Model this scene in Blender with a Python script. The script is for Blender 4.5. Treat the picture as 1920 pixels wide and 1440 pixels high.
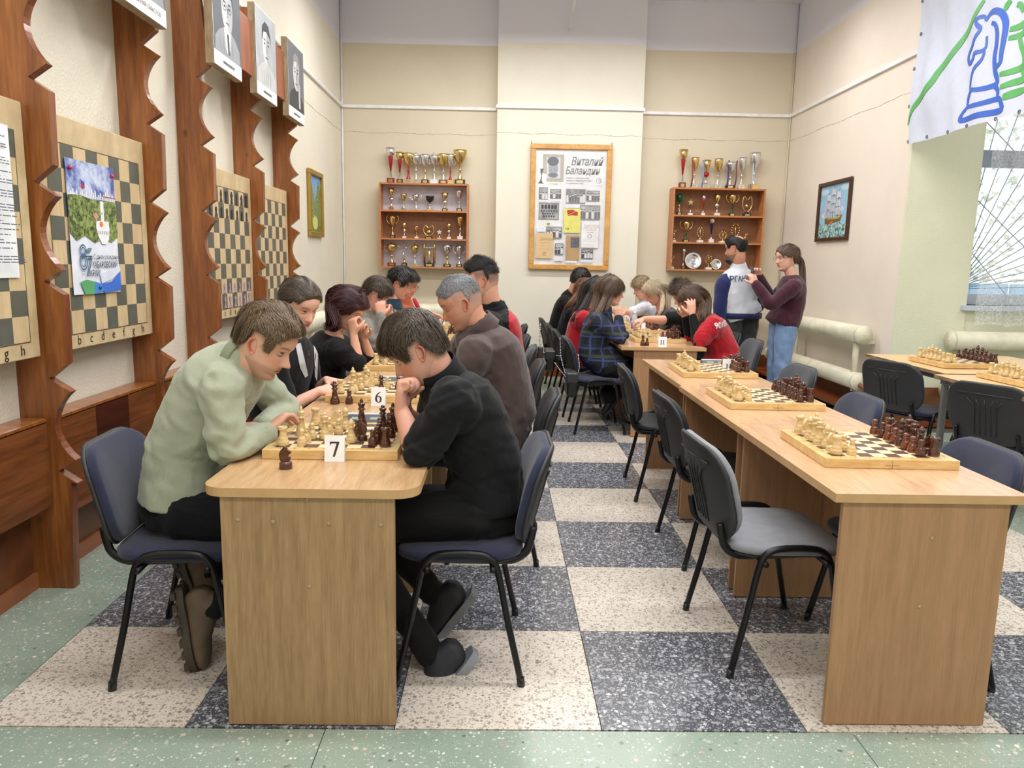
import bpy, bmesh, math, random
import numpy as np
from mathutils import Vector, Matrix
from mathutils.bvhtree import BVHTree
pi = math.pi
rnd = random.Random(7)
for o in list(bpy.data.objects): bpy.data.objects.remove(o)
C = bpy.context.scene.collection
scene = bpy.context.scene

# ---------------------------------------------------------------- camera
CAMP = Vector((-0.3393, -2.1427, 1.4215)); YAW, PITCH, ROLL, FPX = -0.0192, 0.1582, 0.0190, 1422.47
def cam_axes():
    cy, sy, cp, sp, cr, sr = math.cos(YAW), math.sin(YAW), math.cos(PITCH), math.sin(PITCH), math.cos(ROLL), math.sin(ROLL)
    r0 = Vector((cy, sy, 0)); f0 = Vector((-sy, cy, 0)); u0 = Vector((0, 0, 1))
    f = f0*cp - u0*sp; u = u0*cp + f0*sp
    return r0*cr + u*sr, -r0*sr + u*cr, f
RX, UX, FX = cam_axes()
cam_d = bpy.data.cameras.new('camera'); cam = bpy.data.objects.new('camera', cam_d); C.objects.link(cam)
cam_d.sensor_width = 36; cam_d.lens = FPX/1920*36; cam_d.clip_start = 0.05
cam.matrix_world = Matrix(((RX.x, UX.x, -FX.x, CAMP.x), (RX.y, UX.y, -FX.y, CAMP.y), (RX.z, UX.z, -FX.z, CAMP.z), (0, 0, 0, 1)))
scene.camera = cam
def ray(u, v): return RX*((u-960)/FPX) - UX*((v-720)/FPX) + FX
def WY(u, v, y):
    d = ray(u, v); return CAMP + d*((y-CAMP.y)/d.y)
def WX(u, v, x):
    d = ray(u, v); return CAMP + d*((x-CAMP.x)/d.x)
def WZ(u, v, z):
    d = ray(u, v); return CAMP + d*((z-CAMP.z)/d.z)

# ---------------------------------------------------------------- world, lights, exposure
scene.view_settings.view_transform = 'Standard'; scene.view_settings.look = 'None'
scene.view_settings.gamma = 1; scene.view_settings.use_curve_mapping = False
scene.view_settings.exposure = 0.0
w = bpy.data.worlds.new('world'); scene.world = w; w.use_nodes = True
bg = w.node_tree.nodes['Background']; bg.inputs[0].default_value = (0.80, 0.90, 1.0, 1); bg.inputs[1].default_value = 1.7
def area(loc, sx, sy, e, col=(1, 0.995, 0.985)):
    l = bpy.data.lights.new('ceiling_tube', 'AREA'); l.shape = 'RECTANGLE'; l.size = sx; l.size_y = sy; l.energy = e; l.color = col
    o = bpy.data.objects.new('ceiling_tube', l); C.objects.link(o); o.location = loc; o['kind'] = 'structure'; return o
for yy in (-2.4, 0.3, 3.0, 5.7):
    for xx in (-0.95, 0.4, 1.75, 5.0):
        if xx > 4 and yy > 4.2: continue
        area((xx, yy, 4.14), 1.25, 0.22, 36.5 if xx < 4 else 30)

# ---------------------------------------------------------------- materials
def lin(c):
    return tuple(((x/255)/12.92 if x/255 <= .04045 else ((x/255+.055)/1.055)**2.4) for x in c) + (1.0,)
def newmat(name):
    m = bpy.data.materials.new(name); m.use_nodes = True; nt = m.node_tree
    return m, nt, nt.nodes['Principled BSDF']
def N(nt, t, **kw):
    n = nt.nodes.new(t)
    for k, v in kw.items():
        if k[0] == 'i' and k[1:].isdigit(): n.inputs[int(k[1:])].default_value = v
        else: setattr(n, k, v)
    return n
def coords(nt, kind='Object', scale=(1, 1, 1), rot=(0, 0, 0)):
    tc = N(nt, 'ShaderNodeTexCoord'); mp = N(nt, 'ShaderNodeMapping')
    mp.inputs['Scale'].default_value = scale; mp.inputs['Rotation'].default_value = rot
    nt.links.new(tc.outputs[kind], mp.inputs[0]); return mp.outputs[0]
def noise(nt, vec, scale, detail=4, rough=.55):
    n = N(nt, 'ShaderNodeTexNoise'); n.inputs['Scale'].default_value = scale; n.inputs['Detail'].default_value = detail
    n.inputs['Roughness'].default_value = rough; nt.links.new(vec, n.inputs['Vector']); return n.outputs['Fac']
def ramp(nt, fac, stops):
    r = N(nt, 'ShaderNodeValToRGB'); e = r.color_ramp.elements
    while len(e) < len(stops): e.new(0.5)
    for k, (p, c) in enumerate(stops): e[k].position = p; e[k].color = c
    nt.links.new(fac, r.inputs[0]); return r.outputs[0]
def mix(nt, fac, a, b, mode='MIX'):
    m = N(nt, 'ShaderNodeMix', data_type='RGBA', blend_type=mode)
    for s, v in ((m.inputs[0], fac), (m.inputs[6], a), (m.inputs[7], b)):
        if isinstance(v, (int, float, tuple)): s.default_value = v
        else: nt.links.new(v, s)
    return m.outputs[2]
def bump(nt, b, h, dist, strength=1):
    n = N(nt, 'ShaderNodeBump'); n.inputs['Distance'].default_value = dist; n.inputs['Strength'].default_value = strength
    nt.links.new(h, n.inputs['Height']); nt.links.new(n.outputs[0], b.inputs['Normal']); return n
def math_(nt, op, a, b=0.0):
    m = N(nt, 'ShaderNodeMath', operation=op)
    for s, v in ((m.inputs[0], a), (m.inputs[1], b)):
        if isinstance(v, (int, float)): s.default_value = v
        else: nt.links.new(v, s)
    return m.outputs[0]
MC = {}
def plain(name, c, rough=.5, metal=0, spec=.5, bumpd=0, bscale=200, var=0, alpha=1, trans=0, coat=0):
    if name in MC: return MC[name]
    m, nt, b = newmat(name); b.inputs['Base Color'].default_value = lin(c); b.inputs['Roughness'].default_value = rough
    b.inputs['Metallic'].default_value = metal; b.inputs['Specular IOR Level'].default_value = spec
    b.inputs['Coat Weight'].default_value = coat; b.inputs['Coat Roughness'].default_value = .1
    if alpha < 1: b.inputs['Alpha'].default_value = alpha
    if trans: b.inputs['Transmission Weight'].default_value = trans
    v = coords(nt)
    n = noise(nt, v, bscale if bumpd else 6, 3)
    k = var if var else .04
    c0 = lin(tuple(max(0, x*(1-k)) for x in c)); c1 = lin(tuple(min(255, x*(1+k)) for x in c))
    n2 = noise(nt, v, 9, 3)
    nt.links.new(ramp(nt, n2, [(.3, c0), (.7, c1)]), b.inputs['Base Color'])
    if bumpd: bump(nt, b, n, bumpd)
    MC[name] = m; return m
def wood(name, c0, c1, scale=(12, 1.2, 12), rough=.35, knots=False, fine=1.0, coat=0.0, cmid=None):
    if name in MC: return MC[name]
    m, nt, b = newmat(name); v = coords(nt, 'Object', scale)
    n = noise(nt, v, 2.2, 6, .6); n2 = noise(nt, v, 9*fine, 3, .5)
    f = math_(nt, 'ADD', math_(nt, 'MULTIPLY', n, .65), math_(nt, 'MULTIPLY', n2, .35))
    st = [(.36, lin(c0)), (.62, lin(c1))] if cmid is None else [(.34, lin(c0)), (.48, lin(cmid)), (.64, lin(c1))]
    col = ramp(nt, f, st)
    if knots:
        vo = N(nt, 'ShaderNodeTexVoronoi'); vo.inputs['Scale'].default_value = 1.0
        nt.links.new(coords(nt, 'Object', (4.3, 4.3, 2.6)), vo.inputs['Vector'])
        k = ramp(nt, vo.outputs['Distance'], [(.03, (1, 1, 1, 1)), (.085, (0, 0, 0, 1))])
        col = mix(nt, k, col, lin((58, 24, 10)))
    nt.links.new(col, b.inputs['Base Color']); b.inputs['Roughness'].default_value = rough
    b.inputs['Coat Weight'].default_value = coat; b.inputs['Coat Roughness'].default_value = .12
    bump(nt, b, n2, .0004); MC[name] = m; return m
def terrazzo(name, base, chips, scale=62, dens=.5, chip2=None, vary=None):
    m, nt, b = newmat(name); v0 = coords(nt)
    nz = N(nt, 'ShaderNodeTexNoise'); nz.inputs['Scale'].default_value = scale*1.6; nt.links.new(v0, nz.inputs['Vector'])
    wv = N(nt, 'ShaderNodeVectorMath', operation='MULTIPLY_ADD'); nt.links.new(nz.outputs['Color'], wv.inputs[0])
    wv.inputs[1].default_value = (.008, .008, .0); nt.links.new(v0, wv.inputs[2])
    sep = N(nt, 'ShaderNodeVectorMath', operation='MULTIPLY'); nt.links.new(wv.outputs[0], sep.inputs[0]); sep.inputs[1].default_value = (1, 1, 0)
    def layer(sc, den, cols, col_in):
        vo = N(nt, 'ShaderNodeTexVoronoi'); vo.inputs['Scale'].default_value = sc; nt.links.new(sep.outputs[0], vo.inputs['Vector'])
        sp = N(nt, 'ShaderNodeSeparateColor'); nt.links.new(vo.outputs['Color'], sp.inputs[0])
        th = math_(nt, 'MULTIPLY', sp.outputs[0], den)
        mk = N(nt, 'ShaderNodeMath', operation='LESS_THAN'); nt.links.new(vo.outputs['Distance'], mk.inputs[0]); nt.links.new(th, mk.inputs[1])
        cc = ramp(nt, sp.outputs[1], cols)
        return mix(nt, mk.outputs[0], col_in, cc)
    big = noise(nt, v0, 3.0, 3)
    bcol = ramp(nt, big, [(.3, lin(base[0])), (.7, lin(base[1]))])
    c = layer(scale*2.1, dens*.85, chips, bcol)
    c = layer(scale, dens, chips, c)
    if chip2: c = layer(chip2[0], chip2[1], chip2[2], c)
    nt.links.new(c, b.inputs['Base Color'])
    rg = noise(nt, v0, 7, 3); rr = N(nt, 'ShaderNodeMapRange'); nt.links.new(rg, rr.inputs[0]); rr.inputs[3].default_value = .16; rr.inputs[4].default_value = .34
    nt.links.new(rr.outputs[0], b.inputs['Roughness']); b.inputs['Specular IOR Level'].default_value = .55
    return m
def fabric(name, c, scale=420, dist=.0008, rough=.9, c2=None, sheen=.25):
    if name in MC: return MC[name]
    m, nt, b = newmat(name); v = coords(nt)
    ch = N(nt, 'ShaderNodeTexVoronoi'); ch.inputs['Scale'].default_value = scale; nt.links.new(v, ch.inputs['Vector'])
    n = noise(nt, v, 14, 4)
    c2 = c2 or tuple(x*.9 for x in c)
    col = ramp(nt, n, [(.3, lin(c2)), (.7, lin(c))])
    col = mix(nt, math_(nt, 'MULTIPLY', ch.outputs['Distance'], .35), col, lin(tuple(x*.55 for x in c)))
    nt.links.new(col, b.inputs['Base Color']); b.inputs['Roughness'].default_value = rough; b.inputs['Sheen Weight'].default_value = sheen
    b.inputs['Specular IOR Level'].default_value = .25
    bump(nt, b, ch.outputs['Distance'], dist); MC[name] = m; return m

# ---------------------------------------------------------------- mesh helpers
class MB:
    def __init__(s): s.v = []; s.f = []; s.m = []; s.smooth = []
    def add(s, vs, fs, mi=0, sm=False):
        b = len(s.v); s.v += [tuple(p) for p in vs]; s.f += [tuple(i+b for i in f) for f in fs]; s.m += [mi]*len(fs); s.smooth += [sm]*len(fs); return s
    def box(s, lo, hi, mi=0, M=None, bev=0.0):
        (x0, y0, z0), (x1, y1, z1) = lo, hi
        if bev <= 0:
            vs = [(x0, y0, z0), (x1, y0, z0), (x1, y1, z0), (x0, y1, z0), (x0, y0, z1), (x1, y0, z1), (x1, y1, z1), (x0, y1, z1)]
            fs = [(3, 2, 1, 0), (4, 5, 6, 7), (0, 1, 5, 4), (1, 2, 6, 5), (2, 3, 7, 6), (3, 0, 4, 7)]
        else:
            e = bev; vs = []
            for zz, ins in ((z0, e), (z0+e, 0), (z1-e, 0), (z1, e)):
                a, b_, c_, d = x0+ins, x1-ins, y0+ins, y1-ins
                k = e*.6 if ins == 0 else 0
                vs += [(a+k, c_, zz), (b_-k, c_, zz), (b_, c_+k, zz), (b_, d-k, zz), (b_-k, d, zz), (a+k, d, zz), (a, d-k, zz), (a, c_+k, zz)]
            fs = [tuple(range(7, -1, -1)), tuple(range(24, 32))]
            for r in range(3):
                for k in range(8): fs.append((r*8+k, r*8+(k+1) % 8, r*8+8+(k+1) % 8, r*8+8+k))
        if M is not None: vs = [M @ Vector(p) for p in vs]
        return s.add(vs, fs, mi)
    def prism(s, poly, z0, z1, mi=0, M=None, side=None):
        n = len(poly); vs = [(x, y, z0) for x, y in poly] + [(x, y, z1) for x, y in poly]
        if M is not None: vs = [M @ Vector(p) for p in vs]
        s.add(vs, [tuple(range(n-1, -1, -1)), tuple(range(n, 2*n))], mi)
        b = len(s.v)-2*n
        for k in range(n): s.f.append((b+k, b+(k+1) % n, b+n+(k+1) % n, b+n+k)); s.m.append(mi if side is None else side); s.smooth.append(False)
        return s
    def lathe(s, prof, seg=16, mi=0, M=None, off=(0, 0, 0)):
        vs = []; fs = []
        for r, z in prof:
            for k in range(seg):
                a = 2*pi*k/seg; vs.append((off[0]+r*math.cos(a), off[1]+r*math.sin(a), off[2]+z))
        n = len(prof)
        for j in range(n-1):
            for k in range(seg): fs.append((j*seg+k, j*seg+(k+1) % seg, (j+1)*seg+(k+1) % seg, (j+1)*seg+k))
        fs.append(tuple(range(seg-1, -1, -1))); fs.append(tuple((n-1)*seg+k for k in range(seg)))
        if M is not None: vs = [M @ Vector(p) for p in vs]
        return s.add(vs, fs, mi, True)
    def tube(s, pts, rad, seg=8, mi=0, flat=None, closed=False):
        pts = [Vector(p) for p in pts]; n = len(pts)
        rad = [rad]*n if isinstance(rad, (int, float)) else rad
        t0 = (pts[1]-pts[0]).normalized(); up = Vector((0, 0, 1)) if abs(t0.z) < .9 else Vector((0, 1, 0))
        a = t0.cross(up).normalized(); vs = []; fs = []
        for i, p in enumerate(pts):
            t = (pts[min(i+1, n-1)]-pts[max(i-1, 0)]).normalized() if not closed else (pts[(i+1) % n]-pts[i-1]).normalized()
            a = (a - t*a.dot(t)).normalized(); b_ = t.cross(a)
            fl = flat or 1
            for k in range(seg):
                q = 2*pi*k/seg; vs.append(p + a*rad[i]*math.cos(q) + b_*rad[i]*fl*math.sin(q))
        for j in range(n-1 if not closed else n):
            j2 = (j+1) % n
            for k in range(seg): fs.append((j*seg+k, j*seg+(k+1) % seg, j2*seg+(k+1) % seg, j2*seg+k))
        if not closed: fs.append(tuple(range(seg-1, -1, -1))); fs.append(tuple((n-1)*seg+k for k in range(seg)))
        return s.add(vs, fs, mi, True)
    def ribbon(s, pts, wid, M, th=.0006, mi=0):
        """flat stroke in a local 2D plane, given a small thickness"""
        n = len(pts); wid = [wid]*n if isinstance(wid, (int, float)) else wid; L = []; R_ = []
        for i in range(n):
            ax, ay = pts[max(i-1, 0)]; bx, by = pts[min(i+1, n-1)]; dx, dy = bx-ax, by-ay; l = math.hypot(dx, dy) or 1
            nx, ny = -dy/l*wid[i]/2, dx/l*wid[i]/2
            L.append((pts[i][0]+nx, pts[i][1]+ny)); R_.append((pts[i][0]-nx, pts[i][1]-ny))
        vs = [M @ Vector((x, y, th)) for x, y in L+R_] + [M @ Vector((x, y, 0)) for x, y in L+R_]; fs = []
        for i in range(n-1):
            fs.append((n+i, n+i+1, i+1, i)); fs.append((i, i+1, 2*n+i+1, 2*n+i)); fs.append((n+i+1, n+i, 3*n+i, 3*n+i+1))
        fs.append((n, 0, 2*n, 3*n)); fs.append((n-1, 2*n-1, 4*n-1, 3*n-1))
        return s.add(vs, fs, mi)
    def mesh(s, name, mats, fix=True):
        me = bpy.data.meshes.new(name); me.from_pydata([tuple(p) for p in s.v], [], s.f)
        for m in (mats if isinstance(mats, (list, tuple)) else [mats]): me.materials.append(m)
        me.polygons.foreach_set('material_index', s.m); me.polygons.foreach_set('use_smooth', s.smooth)
        if fix:
            bm = bmesh.new(); bm.from_mesh(me); bmesh.ops.recalc_face_normals(bm, faces=bm.faces); bm.to_mesh(me); bm.free()
        me.update(); return me
    def build(s, name, mats, parent=None, fix=True, label=None):
        o = bpy.data.objects.new(name, s.mesh(name, mats, fix)); C.objects.link(o)
        if parent is not None: o.parent = parent
        if label: o['label'] = label
        return o
def tag(o, label=None, cat=None, group=None, kind=None):
    if label: o['label'] = label
    if cat: o['category'] = cat
    if group: o['group'] = group
    if kind: o['kind'] = kind
    return o
def thing(name, label, cat, loc=(0, 0, 0), rz=0, group=None):
    o = bpy.data.objects.new(name, None); C.objects.link(o); o.location = loc; o.rotation_euler = (0, 0, rz); o.empty_display_size = .05
    return tag(o, label, cat, group)
def struct(o): o['kind'] = 'structure'; return o
def dup(o, parent=None):
    c = o.copy(); C.objects.link(c)
    if parent is not None: c.parent = parent
    for ch in list(o.children): dup(ch, c)
    return c
def cr(pts, sub=6, closed=False):
    """catmull-rom through points of any dimension"""
    P = [Vector(p) for p in pts]; n = len(P); out = []
    rng = range(n) if closed else range(n-1)
    for i in rng:
        p0 = P[i-1] if (i > 0 or closed) else P[0]; p1 = P[i]; p2 = P[(i+1) % n]; p3 = P[(i+2) % n] if (i+2 < n or closed) else P[-1]
        for k in range(sub):
            t = k/sub; out.append(.5*((2*p1) + (p2-p0)*t + (2*p0-5*p1+4*p2-p3)*t*t + (3*p1-p0-3*p2+p3)*t**3))
    if not closed: out.append(P[-1])
    return out
def plane_M(origin, ux, uy):
    ux = Vector(ux).normalized(); uy = Vector(uy).normalized(); n = ux.cross(uy)
    return Matrix(((ux.x, uy.x, n.x, origin[0]), (ux.y, uy.y, n.y, origin[1]), (ux.z, uy.z, n.z, origin[2]), (0, 0, 0, 1)))
def text_mesh(txt, size, M, shear=0, bold=0, align='LEFT', sx=1, th=.0004):
    """lettering with the built-in font as thin geometry; returns MB"""
    cu = bpy.data.curves.new('t', 'FONT'); cu.body = txt; cu.size = size; cu.shear = shear; cu.offset = bold; cu.align_x = align; cu.resolution_u = 3
    o = bpy.data.objects.new('t', cu); me = bpy.data.meshes.new_from_object(o)
    mb = MB(); vs = [M @ Vector((v.co.x*sx, v.co.y, th)) for v in me.vertices]
    mb.add(vs, [tuple(p.vertices) for p in me.polygons]); bpy.data.objects.remove(o); bpy.data.curves.remove(cu); bpy.data.meshes.remove(me)
    return mb
# ---------------------------------------------------------------- setting
TS = 0.64
XL, YB, XR, YA = -2.32, 7.65, 3.262, 4.71
def paint(name, c, top=None, topz=4.03, bmp=.0006, bsc=60, rough=.55):
    m, nt, b = newmat(name); v = coords(nt)
    n = noise(nt, v, 1.6, 4); col = ramp(nt, n, [(.3, lin(tuple(x*.965 for x in c))), (.7, lin(c))])
    if top:
        sp = N(nt, 'ShaderNodeSeparateXYZ'); tc = N(nt, 'ShaderNodeTexCoord'); nt.links.new(tc.outputs['Object'], sp.inputs[0])
        gt = math_(nt, 'GREATER_THAN', sp.outputs[2], topz); col = mix(nt, gt, col, lin(top))
    nt.links.new(col, b.inputs['Base Color']); b.inputs['Roughness'].default_value = rough
    n2 = noise(nt, v, bsc, 3); bump(nt, b, n2, bmp); return m
WH = (232, 232, 244)
m_back = paint('paint_shaded_back', (222, 211, 188), WH)  # darker beige than the pillar: wall paint plus duller lighting angle in the colour
m_pil = paint('paint_lit_pillar', (234, 229, 214), WH)  # lighter cream: pillar paint plus brighter lighting angle put into the colour
m_left = paint('paint_left', (236, 229, 213), WH, bmp=.004, bsc=75)
m_right = paint('paint_right', (236, 225, 212), WH)
m_alc = paint('paint_alcove', (226, 227, 204), WH, bmp=.0035, bsc=70)
m_ceil = paint('paint_ceiling', (238, 238, 242))
m_white = plain('white_gloss', (238, 238, 240), .3)
m_brownp = plain('brown_paint', (112, 66, 40), .3, var=.12)
m_orange = plain('orange_paint', (156, 94, 60), .35)
m_cream = plain('cream_paint', (232, 227, 203), .38, var=.05)
m_dark = terrazzo('terrazzo_dark', ((78, 80, 88), (90, 92, 99)), [(0, lin((120, 122, 130))), (.5, lin((152, 153, 160))), (.85, lin((184, 184, 190))), (1, lin((206, 206, 206)))], 74, .70)
m_light = terrazzo('terrazzo_light', ((212, 202, 190), (226, 217, 205)), [(0, lin((146, 136, 130))), (.35, lin((172, 162, 154))), (.8, lin((190, 178, 168))), (1, lin((138, 122, 112)))], 84, .62)
m_green = terrazzo('terrazzo_green', ((140, 158, 146), (154, 168, 154)), [(0, lin((130, 148, 134))), (.45, lin((164, 172, 156))), (.8, lin((206, 212, 200))), (1, lin((226, 228, 220)))], 80, .42,
                   (34, .28, [(0, lin((104, 112, 104))), (.35, lin((186, 194, 182))), (.6, lin((184, 156, 144))), (1, lin((222, 224, 214)))]))
m_grout = plain('grout', (92, 86, 78), .8)
fl = MB().box((XL-.1, -4.2, -.12), (6.6, YB+.1, -.012)).build('floor', m_grout); struct(fl)
tm = {}
for i in range(-3, 4):
    for j in range(9):
        k = (i+j) % 2
        if k not in tm: tm[k] = MB().box((.0016, .0016, -.012), (TS-.0016, TS-.0016, 0)).mesh('floor_tile', m_dark if k == 0 else m_light)
        o = bpy.data.objects.new('floor_tile', tm[k]); C.objects.link(o); o.parent = fl; o.location = (i*TS, j*TS, 0)
def slab(x0, y0, x1, y1): MB().box((x0+.0015, y0+.0015, -.012), (x1-.0015, y1-.0015, 0)).build('border_slab', m_green, fl)
for a, b_ in ((XL, -.85), (-.85, .78), (.78, 2.4), (2.4, 4.3), (4.3, 6.5)):
    slab(a, -1.1, b_, -.004)
slab(XL, -4.1, 6.5, -1.1)
for a, b_ in ((0, 2.2), (2.2, 4.4), (4.4, 5.76)): slab(XL, a, -3*TS, b_); slab(4*TS, a, 6.5 if a < 4.3 else XR, min(b_, 4.71) if a >= 2.2 and a < 4.4 else b_)
for a, b_ in ((XL, -.4), (-.4, 1.4), (1.4, XR)): slab(a, 5.76, b_, YB)
def wallbox(name, lo, hi, m): return struct(MB().box(lo, hi).build(name, m))
wallbox('wall_left', (XL-.12, -4.2, -.1), (XL, YB, 4.6), m_left)
wl = wallbox('wall_back', (XL, YB, -.1), (XR+.12, YB+.12, 4.6), m_back)
MB().box((-.395, YB-.195, 0), (1.378, YB, 4.6)).build('pillar', m_pil, wl)
wallbox('wall_right', (XR, YA+.02, -.1), (XR+.12, YB, 4.6), m_right)
WX0, WX1, WZ0, WZ1 = 3.90, 5.75, 1.12, 3.3
al = struct(MB().box((XR+.001, YA-.012, -.1), (WX0, YA+.3, 4.6)).box((WX1, YA, -.1), (6.6, YA+.3, 4.6)).box((WX0, YA, -.1), (WX1, YA+.3, WZ0)).box((WX0, YA, WZ1), (WX1, YA+.3, 4.6)).build('wall_alcove', m_alc))
wallbox('wall_right_front', (6.5, -4.2, -.1), (6.62, YA, 4.6), m_alc)
wallbox('wall_front', (XL, -4.3, -.1), (6.6, -4.18, 4.6), m_right)
wallbox('ceiling', (XL-.12, -4.3, 4.6), (6.62, YB+.12, 4.7), m_ceil)
# mouldings, baseboards
def bar(name, lo, hi, m, bev=0): return struct(MB().box(lo, hi, bev=bev).build(name, m))
bar('trim_1', (XL, -4, 3.27), (XL+.03, YB, 3.305), m_white); bar('trim_2', (XL+.03, YB-.03, 3.27), (-.41, YB, 3.305), m_white)
bar('trim_3', (-.41, YB-.225, 3.27), (1.393, YB-.195, 3.305), m_white); bar('trim_4', (1.393, YB-.03, 3.27), (XR-.03, YB, 3.305), m_white)
bar('trim_5', (XR-.03, YA, 3.27), (XR, YB, 3.305), m_white)
mcr = plain('crack', (158, 142, 118), .8)
def crack(name, a, b_, nrm):
    a, b_ = Vector(a), Vector(b_); n = 60; r = random.Random(name); pts = []
    for k in range(n+1): pts.append(a.lerp(b_, k/n) + Vector((0, 0, r.uniform(-.004, .004)+.006*math.sin(k*.35))))
    struct(MB().tube(pts, [r.choice((.001, .0014, .0024)) for _ in pts], 4).build(name, mcr))
crack('trim_6', (XL+.001, 4.9, 2.985), (XL+.001, YB, 2.985), 0); crack('trim_7', (XL, YB-.001, 2.985), (-.395, YB-.001, 2.98), 0)
crack('trim_8', (-.395, YB-.196, 2.985), (1.378, YB-.196, 2.975), 0); crack('trim_9', (1.378, YB-.001, 2.98), (XR, YB-.001, 2.985), 0)
crack('trim_10', (XR-.001, YA, 2.97), (XR-.001, YB, 2.985), 0)
struct(MB().tube([(XL+.014, YB-.014, 0), (XL+.014, YB-.014, 4.6)], .011, 8).build('trim_12', m_white))
struct(MB().tube([(XR-.012, YB-.012, 0), (XR-.012, YB-.012, 4.6)], .009, 8).build('trim_13', m_back))
m_baseW = wood('base_wood', (98, 42, 18), (150, 74, 34), (2, 14, 14), .35)
bar('baseboard_left', (XL, -4, 0), (XL+.02, YB, .07), m_orange); bar('trim_14', (XL, -4, .07), (XL+.006, YB, .36), m_brownp)
for nm, lo, hi in (('baseboard_back', (XL, YB-.02, 0), (-.395, YB, .3)), ('baseboard_pillar', (-.41, YB-.215, 0), (1.39, YB-.195, .3)), ('baseboard_rear', (1.378, YB-.02, 0), (XR, YB, .3)),
                   ('baseboard_right', (XR-.02, YA-.02, 0), (XR, YB, .36)), ('baseboard_alcove', (XR-.02, YA-.022, 0), (6.5, YA-.002, .36))):
    bar(nm, lo, hi, m_brownp if 'r' in nm[10:13] or 'alc' in nm else m_baseW)
for nm, lo, hi in (('trim_15', (-.43, YB-.235, .17), (1.41, YB-.215, .2)), ('trim_16', (1.4, YB-.3, .12), (XR-.02, YB-.02, .15)), ('trim_17', (XR-.3, YA+.1, .1), (XR-.02, YB-.3, .13)),
                   ('trim_18', (XR-.12, YA-.08, 0), (6.5, YA-.022, .05))): bar(nm, lo, hi, m_baseW)
# window: frame, glass, grille
m_frame = plain('window_paint', (196, 206, 222), .4)
win = struct(MB().box((WX0, YA+.14, WZ0), (WX0+.07, YA+.21, WZ1)).box((WX1-.07, YA+.14, WZ0), (WX1, YA+.21, WZ1)).box((WX0, YA+.14, WZ0), (WX1, YA+.21, WZ0+.1))
             .box((WX0, YA+.14, WZ1-.07), (WX1, YA+.21, WZ1)).build('window_1', m_frame))
MB().box((WX0, YA+.12, 2.36), (WX1, YA+.22, 2.5)).build('transom', plain('transom_paint', (150, 160, 178), .4), win)
MB().box((WX0+.82, YA+.15, WZ0), (WX0+.89, YA+.2, WZ1)).build('mullion', m_frame, win)
mg, nt, b = newmat('window_glass'); b.inputs['Base Color'].default_value = (1, 1, 1, 1); b.inputs['Roughness'].default_value = .02; b.inputs['Alpha'].default_value = .12; b.inputs['Specular IOR Level'].default_value = .6
MB().box((WX0+.06, YA+.172, WZ0+.08), (WX0+.83, YA+.177, 2.38)).build('pane', mg, win); MB().box((WX0+.88, YA+.172, WZ0+.08), (WX1-.06, YA+.177, 2.38)).build('pane', mg, win)
MB().box((WX0+.06, YA+.172, 2.48), (WX1-.06, YA+.177, WZ1-.06)).build('pane', mg, win)
MB().box((WX0-.05, YA-.06, WZ0-.045), (WX1+.05, YA+.14, WZ0)).build('window_sill', m_frame, win)
m_iron = plain('grille_iron', (96, 104, 122), .5)
gx, gz = WX0+.03, WZ0+.14
for k in range(15):
    a = math.radians(2+k*6.1); L = 2.3
    ex, ez = gx+L*math.cos(a), gz+L*math.sin(a)
    t = min(1, (WX1-gx)/(ex-gx) if ex > WX1 else 1, (WZ1-gz)/(ez-gz) if ez > WZ1 else 1)
    MB().tube([(gx, YA+.26, gz), (gx+(ex-gx)*t, YA+.26, gz+(ez-gz)*t)], .0045, 6).build('grille_bar', m_iron, win)
for (a, c_) in (((WX0+.02, 2.2), (WX0+1.2, 1.2)), ((WX0+.02, 2.9), (WX1, 1.3)), ((WX0+.02, 1.75), (WX0+.55, 1.2))):
    MB().tube([(a[0], YA+.268, a[1]), (c_[0], YA+.268, c_[1])], .0045, 6).build('grille_bar', m_iron, win)
# outdoors seen through the window
ext = struct(MB().box((-4, YA+3.2, -.6), (18, 20, -.5)).build('ground_outside', plain('asphalt_out', (170, 176, 180), .8)))
# lace curtain
mc, nt, b = newmat('tulle'); v = coords(nt)
vo = N(nt, 'ShaderNodeTexVoronoi', feature='DISTANCE_TO_EDGE'); vo.inputs['Scale'].default_value = 34; nt.links.new(v, vo.inputs['Vector'])
lace = ramp(nt, vo.outputs['Distance'], [(.02, (.5, .5, .5, 1)), (.12, (.2, .2, .2, 1))])
b.inputs['Base Color'].default_value = (.95, .96, 1, 1); nt.links.new(lace, b.inputs['Alpha']); b.inputs['Roughness'].default_value = .9
mb = MB(); nx, nz = 150, 24; vs = []; fs = []
for j in range(nz+1):
    for i in range(nx+1):
        x = 3.93+i/nx*1.75; ph = i/nx*38
        zb = .93+.028*abs(math.sin(i/nx*17))
        vs.append((x, YA-.1+.028*math.sin(ph)+.012*math.sin(ph*2.3+j*.12), zb+(3.35-zb)*j/nz))
for j in range(nz):
    for i in range(nx): a = j*(nx+1)+i; fs.append((a, a+1, a+nx+2, a+nx+1))
o = mb.add(vs, fs, 0, True).build('lace_curtain', mc, fix=False); tag(o, 'sheer white lace curtain with scalloped hem hanging before the window', 'curtain')
tag(MB().tube([(3.85, YA-.1, 3.36), (5.8, YA-.1, 3.36)], .012, 10).build('curtain_rod', m_white), 'white rod the lace curtain hangs from above the window', 'curtain rod')

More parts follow.
